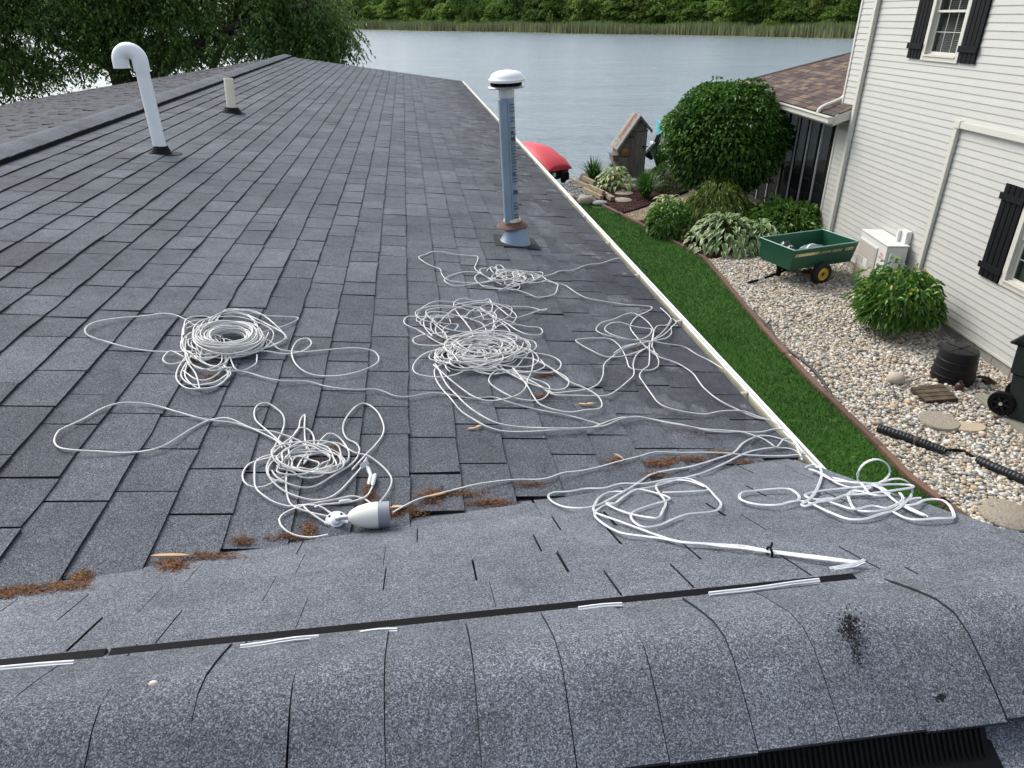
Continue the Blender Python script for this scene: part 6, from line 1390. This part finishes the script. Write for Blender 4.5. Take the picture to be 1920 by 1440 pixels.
# centre tangle
b = MB()
for s_ in ('790,612 781,607 783,595 792.5,583.7 816.9,571.6 852.5,572.5 867.5,578 893.7,582.8 908.7,591 923.7,600.6 946,617.5 955.6,628.7 953.7,636 940,645',
  '875,615 858,595 850.6,581.9 852.5,574 867.5,567.8 890,570.6 912.5,572.5 927.5,580 942.5,591 957.5,601.6 968.7,603.4 989.4,597.8 1010,589.4 1023,585.6 1024,588 1015.6,590 993,582.8 965,581.9 942.5,583.7 929.4,589.4 924.7,600.6 924.7,619.4 916,634 895,640',
  '852,583 861.9,598.7 875,615.6 884.4,628.7 886,643.7 880,660', '850,580 875,575 905,572.5 916,568.7 922.8,580 918,595 899.4,602.5 880.6,605 852.5,598.7 833.7,595 805,594 795,605 796,622 810,640',
  '840,605 777.5,602.5 762.5,602.5 756.9,610 762.5,619.4 777.5,625 796,634.4 818.7,649.4 833.7,656.9 850,662', '840,632 805.6,636 786.9,640 773.7,647.5 781,655 805.6,657.8 828,657.8 837.5,649.4 833.7,634.4 815,617.5 810,610 820,602 850,604',
  '910,640 930,622 942.5,615.6 965,615.6 989.4,621 1010,622 1016.6,628.7 1010,636 989.4,636 968.7,626.9 950,613.7 927.5,602.5 900,585', '880,660 843,663.5 808.7,668 785.8,679.6 774,695.6 779,709 799.6,716 831.7,716 859,709 877.5,700 900,690',
  '830,690 815.6,698 815.6,716 827,737 843,753 863.7,778 889,796.5 914,810 946,816.6 992,817.5 1038,816 1083.7,813.6 1111,808 1141,797.6 1164,792 1177,791 1208,791 1244,799 1275,804.6 1300,809 1329,813 1358,816 1394,818 1425,817 1452,812 1471,816 1483,827.5 1492,844 1500,865',
  '815,692 820,700 836,732 854.6,750.6 877.5,773.5 905,794 934.8,806.8 980.6,812 1038,814.8 1079,816 1129.5,810 1162.5,796 1191.7,793 1218.7,798 1254,804.6 1296,811 1327,820 1358,822 1379,820 1394,822 1425,833.7 1441.7,842 1452,849 1458,846 1466.7,836 1479,833.7 1491.7,844 1502,861',
  '812,695 843,721 868,741 886.7,755 909.6,762.5 934.8,760 964.6,753 980.6,743.7 986,732 989.8,718.5 995.5,707 999,688.7 996.6,670 983,647.5 964.6,639.5 934.8,639.5 905,648 880,665', '930,703 923,707 916,718.5 923,730 946,746 969,755 1003.5,757.5 1022,751.8 1030,737 1022,725 996.6,716 960,705',
  '970,660 999,668 1031,675 1049,686.5 1049,698 1033,706 999,706.6 946,703.6 900,702.5 870,690', '950,680 992,682 1015,688.7 1038,702.5 1061,718.5 1065,730 1054,739 1026,739 992,730 957.7,711.7 934.8,695.6 910,690',
  '940,700 970,712 992,720.8 1026,739 1038,746 1065,743.7 1097.5,738 1120,727.7 1129.6,711.7 1132,691 1148,675 1166,662 1180,656.7 1191,653 1200,652 1212,648', '960,700 987.5,734.6 999,753 1015,771 1061,785 1097.5,780 1122.7,776 1127,766.7 1118,753 1097.5,739 1065,724 1030,700 1000,685',
  '930,700 1000,725 1033,747 1061,750.6 1106.6,750 1137.5,748.7 1158,738 1175,723.7 1187.5,709 1186.5,688 1193.7,671.7 1212.5,659', '822,600 808,612 812,630 835,640 880,640 905,632', '905,660 925,640 945,632 960,640', '915,640 905,615 880,605 865,600'): strand(b, PX(s_), lift=random.uniform(1, 4))
ellipses(b, 26, 905, 668, 58, 19, lift=(1, 12), rot=.6, wob=.3, jit=.45, turns=.95, soff=.45); ellipses(b, 9, 880, 682, 44, 17, lift=(1, 10), rot=.9, wob=.4, jit=.5, turns=.8); ellipses(b, 5, 880, 612, 60, 26, lift=(1, 6), wob=.4, rot=.6, turns=.8); ellipses(b, 4, 845, 675, 25, 12, lift=(2, 6))
cable(b, 'largest messy pile of white cable in the middle of the roof')
# right tangle by the gutter
b = MB()
for s_ in ('1221,660 1223,644.6 1223,625.8 1208,607 1187.5,594.6 1171,596.7 1150,607 1127,613 1116.7,623.7 1123,632 1143.7,639.4 1171,643.5 1200,643.5 1216.7,636 1220,625.8 1208,622.7 1183,618.5 1162.5,613 1141.7,615.4 1133,623.7 1139.6,632 1158,640.4 1183,644.6 1216.7,646.7 1248,653 1281,659 1304,671.7 1329,684 1352,700',
  '1222,645 1212.5,657 1191.7,667.5 1166.7,674.8 1137.5,674.8 1112.5,665.4 1079,646.7 1091.7,641.5 1116.7,639.4 1141.7,641.5 1158,653 1168.7,667.5 1175,682 1179,695.6 1191.7,700 1216.7,700 1231,694.6 1234,684 1227,667.5 1221,651', '1221,645 1237.5,632 1254,613 1258,605 1248,592.5 1237.5,582', '1223,645 1243.7,636 1260,619.6 1266.7,611 1258,605 1250,617.5 1231,619.6 1224,632 1221,650', '1225,645 1248,640.4 1258,630 1258,617.5 1270,616.5',
  '1218,645 1216.7,651 1216.7,680 1214.6,692.5 1204,701 1198,713 1204,723.7 1221,746.7 1233,763 1254,775 1296,782.7 1323,783.7 1350,779.6 1389.6,779.6 1421,789 1446,797 1466.7,813 1483,829.6 1498,850', '1230,648 1196,652 1175,656 1162.5,663 1150,672', '1200,650 1215,662 1233,673'): strand(b, PX(s_), .0023, lift=random.uniform(1, 4))
cable(b, 'loose flower shaped white cable tangle beside the gutter on the right')
# single run from the camera to the gutter end
b = MB(); strand(b, PX('736,972 760,957 790,942 850,928 900,917 960,908 1000,907 1026,906 1054.7,896 1087.5,890.6 1120,884 1153,876 1197,864 1229,854.6 1275,856.7 1316.7,857 1358,856.7 1400,859.8 1462.5,863 1512,859'), .0024); cable(b, 'single white cable running from beside the bullet camera to the gutter end')
# bottom tangle on the cross roof, tied before the ridge vent
cF = thing('tied_cable', tuple(Cf(1250, 960)), 'white cable loops on the cross roof with a black tie near the vent strip', 'cable'); b = MB()
for s_ in ('1502,869 1498,856.7 1479,848 1441.7,847 1400,854.6 1358,875 1316.7,894 1279,904.6 1254,911 1229,919 1191.7,927.5 1166.7,940 1150,952.5 1131,957 1113.8,969',
  '1491.7,842 1462.5,829.6 1437.5,823 1416.7,825 1391.7,838 1375,854.6 1348,865 1296,881.7 1254,889 1221,896 1200,908.7 1177,925 1150,940 1131,949.7 1118,956 1094,961.7 1061,959.5 1037,949.7 1027,938.8 1035,932 1065.6,929 1098,923.4 1131,923.4 1164,914.7 1207.8,913.6 1251.6,906 1284,904.8 1306,911.4 1323.8,921 1339,938.8 1350,954 1343.5,965 1323.8,969.4 1288.8,973.8 1262.5,982.5 1236,993.5 1207.8,997.8 1190,991 1181.6,978 1188,967 1218.8,956 1249,947.5 1253.8,942 1240.6,935.5 1203.5,926.7 1186,927.8 1166,941 1151,952 1135.6,952 1153,962.8 1183.8,972.7 1218.8,980 1234,980 1242.8,962.8 1247,949.7 1236,934.4 1228.6,921 1236,912.5 1262.5,908 1290,910 1320,921',
  '1240,932 1280,931 1318,928 1328,925', '1170,930 1142,930 1122.5,941 1111.6,960.6 1113.8,969 1116,978 1135.6,995.6 1164,1009.9 1197,1014 1240.6,1019.7 1280,1028.5 1317,1030.6 1350,1034 1393.8,1039 1420,1044 1441,1046.5 1480,1051 1527.7,1059 1575.6,1065 1616,1068.8',
  '1113.8,969 1122.5,973.8 1153,984.7 1197,1000 1236,1015 1273.5,1027 1317,1030 1361,1031.7 1393.8,1035 1420,1041 1441,1043.5 1480,1048 1527,1055 1575,1062 1616,1066'): strand(b, PX(s_), .0015, 'C' if s_.startswith(('12', '11')) else 'A', lift=1.5, twin=True, wave=.002)
strand(b, PX('1616,1069 1600,1076 1587.6,1079.6 1559,1084'), .0016, 'C', 4, twin=True, wave=.002); strand(b, PX('1616,1066 1602,1073 1580,1079 1552,1084'), .0016, 'C', 5, twin=True, wave=.002)
cF_o = b.build('cable', M_CABN, cF, smooth=60)
def vstrip(b, s_, r=.0022):
    for dx in (0, .005):
        P = [meet(x, y, (0, 0, 1), CZ-.050-HC) for x, y in PX(s_)]; P = [p+Vector((0, dx*.6, dx*.4)) for p in P]; b.tube(catmull(P, .02), r, 6)
b = MB()
for s_ in ('1537,1090 1480,1097 1420,1106 1330,1116', '1167,1136 1130,1138 1085,1144', '745,1184 710,1185 675,1190', '598,1197 550,1201 500,1209 450,1216', '138,1245 80,1249 -10,1257'): vstrip(b, s_)
b.build('tucked_cable', M_CABN, cF, smooth=60, kind='stuff', label='short lengths of the cable showing along the edge of the vent strip')
b = MB(); p = Cf(1441, 1045)+Vector((0, 0, .012)); b.tube([p+Vector((0, .010*cos(a), .010*sin(a))) for a in np.linspace(0, 2*pi, 14)], .0022, 6, caps=False); b.tube([p+Vector((0, 0, .01)), p+Vector((.004, .004, .02))], .002, 5); b.build('cable_tie', M_BLK, cF, smooth=60)
# new thick coil at the roof corner
b = MB(); yb_ = Cf(1618, 914).y
for s_, pv in (('1494,950 1496.6,940.6 1489,931 1475,926.7 1443.9,927.4 1412.7,928.6 1391,932 1384,943 1393.5,950 1420,955 1455.8,957.4 1479.8,952.6 1499,949 1518,952.6 1542,967 1568.4,979 1590,983.7 1618.7,983.7 1647.5,976.6 1676,967 1695.4,950 1707.4,931 1711,921.5 1705,907 1690.6,898.7 1671.4,898.7 1652,906 1635.5,919 1618.7,928.6 1590,935.8', (21, 26)),
  ('1626,933.4 1614,919 1608,899.9 1610,883 1621,868.7 1638,861.6 1652,862.8 1664,871 1669,883 1664,895 1647.5,906 1618.7,914 1587.6,914 1558.8,909.5 1539.7,897.5 1520.5,888', (2, 10)),
  ('1508.5,883 1523,879.5 1535,886.7 1538.5,899.9 1532.5,919 1523,938 1513,949 1501,955 1508.5,958.6 1527.7,953.8 1558.8,947.8 1585,937 1623.5,935.8 1671.4,931 1707.4,923.9 1705,917.9 1671.4,917.9 1635.5,921.5 1587.6,923.9 1539.7,928.6 1513,935.8 1508.5,941.8 1527.7,945.4 1558.8,943', None),
  ('1515.7,889 1539.7,897.5 1568.4,914 1599.6,923.9 1635.5,921.5 1659.5,935.8 1678.6,950 1707.4,969 1733.7,980 1707.4,964.6 1690,955', None),
  ('1671.4,970.6 1695.4,981 1719.4,986 1755,985 1779,982.5 1786,976.6 1777,959.8 1762.5,949 1743,945.4 1726.5,949 1714.6,957.4 1695.4,958.6 1695.4,950 1707.4,945.4 1724,945.4', None),
  ('1587.6,940.6 1597,959.8 1614,969.4 1642.7,970.6 1669,962 1690.6,945.4 1684,935', None), ('1530,950 1547,947.8 1571,957.4 1599.6,967 1633,958.6 1662,962 1690,950', None), ('1560,905 1600,916 1640,918 1665,935 1640,940 1600,930 1585,938', None)):
    strand(b, PX(s_), .0018, 'C', 1.5, None if pv is None else (pv[0], pv[1], yb_), twin=True, wave=.004)
cable(b, 'thick new white cable coil at the roof corner, one loop standing up above the lawn', M_CABN)
# ------------------------------------------------------------------ security camera
bc0 = roofhit(655, 999); bc1 = roofhit(733, 993); dirx = (bc1-bc0).normalized(); upn = Vector((0, MC, 1)).normalized(); R0 = .0335
sc_ = thing('security_camera', tuple(bc0), 'white bullet security camera with grey front ring lying on the roof', 'security camera')
p0 = bc0+upn*(R0+.004); Lb = (bc1-bc0).length
zx = dirx; xx = zx.cross(Vector((0, 0, 1))).normalized(); yy = zx.cross(xx); Mb = Matrix(((xx.x, yy.x, zx.x, p0.x), (xx.y, yy.y, zx.y, p0.y), (xx.z, yy.z, zx.z, p0.z), (0, 0, 0, 1)))
M_CAMW = plain('camera_cream', (.74, .735, .66), .35, .03, 10); M_CAMG = plain('camera_grey', (.24, .25, .28), .45, .05, 10); M_CAMM = plain('mount_white', (.74, .76, .79), .3, .03, 10)
f = Lb/.104
b = MB(); b.lathe([(.0, -.001), (.008, 0), (.013, .003), (.020, .012), (.0265, .026), (.031, .043), (.0333, .06), (.0338, .072), (.0338, .075)], Mb@Matrix.Scale(f, 4), 36, caps=False); b.build('body', M_CAMW, sc_, smooth=50)
b = MB(); b.lathe([(.0332, .075), (.0336, .103), (.031, .104), (.029, .098), (0, .098)], Mb@Matrix.Scale(f, 4), 36, caps=False); b.build('front_ring', M_CAMG, sc_, smooth=40)
mp = roofhit(632, 999, 'C'); nd = (cam.location-mp).normalized(); nd = (nd*.86+upn*.35).normalized(); mc = mp+upn*.022+Vector((0, .006, 0))
zx = nd; xx = zx.cross(Vector((0, 0, 1))).normalized(); yy = zx.cross(xx); Mm = Matrix(((xx.x, yy.x, zx.x, mc.x), (xx.y, yy.y, zx.y, mc.y), (xx.z, yy.z, zx.z, mc.z), (0, 0, 0, 1)))
b = MB(); b.lathe([(.026, -.004), (.0275, 0), (.0272, .003), (.0175, .004), (.0165, .010), (.012, .012), (.0115, .020), (.006, .024), (0, .0245)], Mm, 32, caps=False); b.build('mount', M_CAMM, sc_, smooth=35)
b = MB(); jb = mc+nd*.022; b.tube([jb, (jb+p0)/2+nd*.004, p0], [.006, .0055, .006], 12); b.build('joint', M_GREYM, sc_, smooth=50)
b = MB()
for a in (.8, 2.4, 4.0, 5.4): b.lathe([(.0028, .0030), (.0028, .0042), (0, .0043)], Mm@T((.0215*cos(a), .0215*sin(a), 0)), 10, caps=False)
b.build('screw_hole', M_BLK, sc_)
# ------------------------------------------------------------------ debris
def litter(clumps, name, mat, label, cat, L=.0135, w_=.0019):
    P, D = [], []
    for (x, y, rx, ry, n) in clumps:
        for i in range(int(n*1.7)):
            gx, gy = random.gauss(0, .5), random.gauss(0, .5); p = roofhit(x+gx*rx, y+gy*ry*.8); h_ = max(0, 1-(gx*gx+gy*gy))*.006*random.random(); P.append((p.x, p.y, p.z+.006+h_)); D.append((random.gauss(0, 1), random.gauss(0, 1), random.gauss(0, .12)))
    V, F, uv = leaf_cloud(np.array(P), np.array(D), L, w_, 0, 0, .3, .05); np_mesh(name, V, F, mat, org=P[0], label=label, cat=cat, kind='stuff')
M_LIT = plain('brown_needles', (.145, .066, .028), .9, .3, 40, isl=.7)
litter([(10, 1117, 30, 9, 160), (60, 1110, 40, 7, 200), (125, 1103, 40, 6, 160), (155, 1088, 18, 14, 200), (325, 1064, 30, 13, 300), (400, 1047, 55, 5, 160), (455, 1018, 22, 8, 90), (545, 1011, 45, 6, 130), (580, 997, 14, 20, 130), (692, 935, 12, 40, 220), (740, 962, 50, 14, 420), (810, 935, 25, 20, 220), (850, 929, 60, 6, 220), (920, 946, 50, 6, 240), (990, 911, 40, 5, 90), (1150, 868, 22, 8, 80), (1235, 872, 36, 8, 280), (1290, 864, 60, 5, 260), (1345, 852, 30, 5, 120), (1225, 893, 24, 6, 150), (1395, 868, 26, 5, 70), (400, 708, 50, 12, 110), (830, 645, 45, 8, 110), (1022, 706, 20, 6, 150), (1015, 746, 20, 6, 130), (1196, 657, 14, 6, 60), (840, 606, 22, 6, 50), (350, 690, 40, 20, 60), (575, 870, 60, 22, 90), (630, 845, 15, 8, 50), (900, 700, 60, 14, 70), (1300, 815, 60, 20, 60)], 'leaf_litter', M_LIT, 'rusty brown needle litter caught in the roof valley and under the cables', 'litter')
litter([(1680, 1405, 110, 16, 160), (1600, 1425, 60, 8, 60)], 'moss', plain('yellow_moss', (.16, .15, .05), .9, .4, 30, isl=.5), 'yellowish moss specks below the finned vent edge', 'moss', .006, .004) if False else None
M_CHIP = plain('pale_wood_chip', (.50, .31, .17), .8, .2, 30); 
def chip(px, py, ln, w_, ang, label, name='wood_chip', mat=None, wing=False):
    p = roofhit(px, py)+Vector((0, 0, .010)); d = Vector((cos(ang), sin(ang), -MS*cos(ang))); s_ = Vector((-sin(ang), cos(ang), MS*sin(ang))); b = MB()
    prof = [(-.5, .2), (-.3, .8), (0, 1), (.3, .75), (.5, .15)]; v = []
    for t, q in prof: c = p+d*ln*t+Vector((0, 0, .002*(1-4*t*t))); v += [c+s_*w_*q*.5, c-s_*w_*q*.5, c-s_*w_*q*.45+Vector((0, 0, .0035)), c+s_*w_*q*.45+Vector((0, 0, .0035))]
    m = 5; b.add(v, [(4*i+a, 4*i+(a+1) % 4, 4*i+4+(a+1) % 4, 4*i+4+a) for i in range(m-1) for a in range(4)]+[(3, 2, 1, 0), (16, 17, 18, 19)])
    if wing:
        d2 = Vector((cos(ang+2.5), sin(ang+2.5), 0)); s2 = Vector((-d2.y, d2.x, 0)); e = p-d*ln*.4; v = []
        for t, q in prof: c = e+d2*ln*(t+.5)*.9; v += [c+s2*w_*q*.45, c-s2*w_*q*.45, c-s2*w_*q*.4+Vector((0, 0, .003)), c+s2*w_*q*.4+Vector((0, 0, .003))]
        b.add(v, [(4*i+a, 4*i+(a+1) % 4, 4*i+4+(a+1) % 4, 4*i+4+a) for i in range(m-1) for a in range(4)]+[(3, 2, 1, 0), (16, 17, 18, 19)])
    b.build(name, mat or M_CHIP, smooth=50, label=label, cat='wood chip' if name == 'wood_chip' else 'seed')
chip(322, 1050, .075, .010, .05, 'orange wood splinter in the valley at the left, above a brown litter patch')
chip(898, 806, .030, .010, .7, 'pale winged seed lying on the shingles below the centre cable pile', 'winged_seed', wing=True)
chip(1106, 763, .032, .011, .3, 'orange winged seed near the end of a cable loop, right of centre', 'winged_seed', wing=True)
chip(1160, 862, .035, .008, 2.2, 'orange wood chip above the single cable run near the valley')
chip(820, 935, .05, .008, .4, 'thin wood splinter in the valley litter right of the bullet camera')
chip(745, 958, .035, .009, .2, 'pale wood chip in the brown litter just above the bullet camera', mat=plain('pale_chip', (.55, .40, .26), .8, .2, 30))
def nearcap(px, py): return meet(px, py, (0, -MC, 1), -1.043)
p = nearcap(287, 1282); rock('pebble', (p.x, p.y, p.z-.002), (.0055, .004, .0035), plain('pale_pebble', (.62, .54, .44), .7), 'tiny pale pebble on the near ridge cap at the left', 'pebble', sub=2)
# worn dark spots in the granules of the near caps: tiny bare flecks
b = MB(); M_BARE = plain('bare_asphalt', (.012, .012, .013), .8, .3, 60)
for cx, cy, sx_, sy_, n in ((1594, 1178, 20, 26, 240), (1606, 1225, 12, 30, 60), (1763, 1308, 8, 8, 60)):
    for i in range(n):
        x, y = cx+random.gauss(0, .55)*sx_, cy+random.gauss(0, .55)*sy_; p = nearcap(x, y); q = .0006+.0009*random.random(); a = random.uniform(0, 6.28); dx, dy = q*cos(a), q*sin(a); k0 = 1+1.6*random.random()
        P_ = [p+Vector((dx*k0, dy*k0, MC*dy*k0)), p+Vector((-dy, dx, MC*dx)), p-Vector((dx*k0, dy*k0, MC*dy*k0)), p-Vector((-dy, dx, MC*dx))]; zz_ = Vector((0, 0, .0008))
        b.add([v+zz_ for v in P_]+[p+zz_+Vector((0, 0, .0022))], [(0, 1, 4), (1, 2, 4), (2, 3, 4), (3, 0, 4)])
b.build('worn_patch', M_BARE, cross_vent, kind='stuff', label='dark bruised spot of lost granules on the near ridge cap')
print('objects', len(bpy.data.objects))
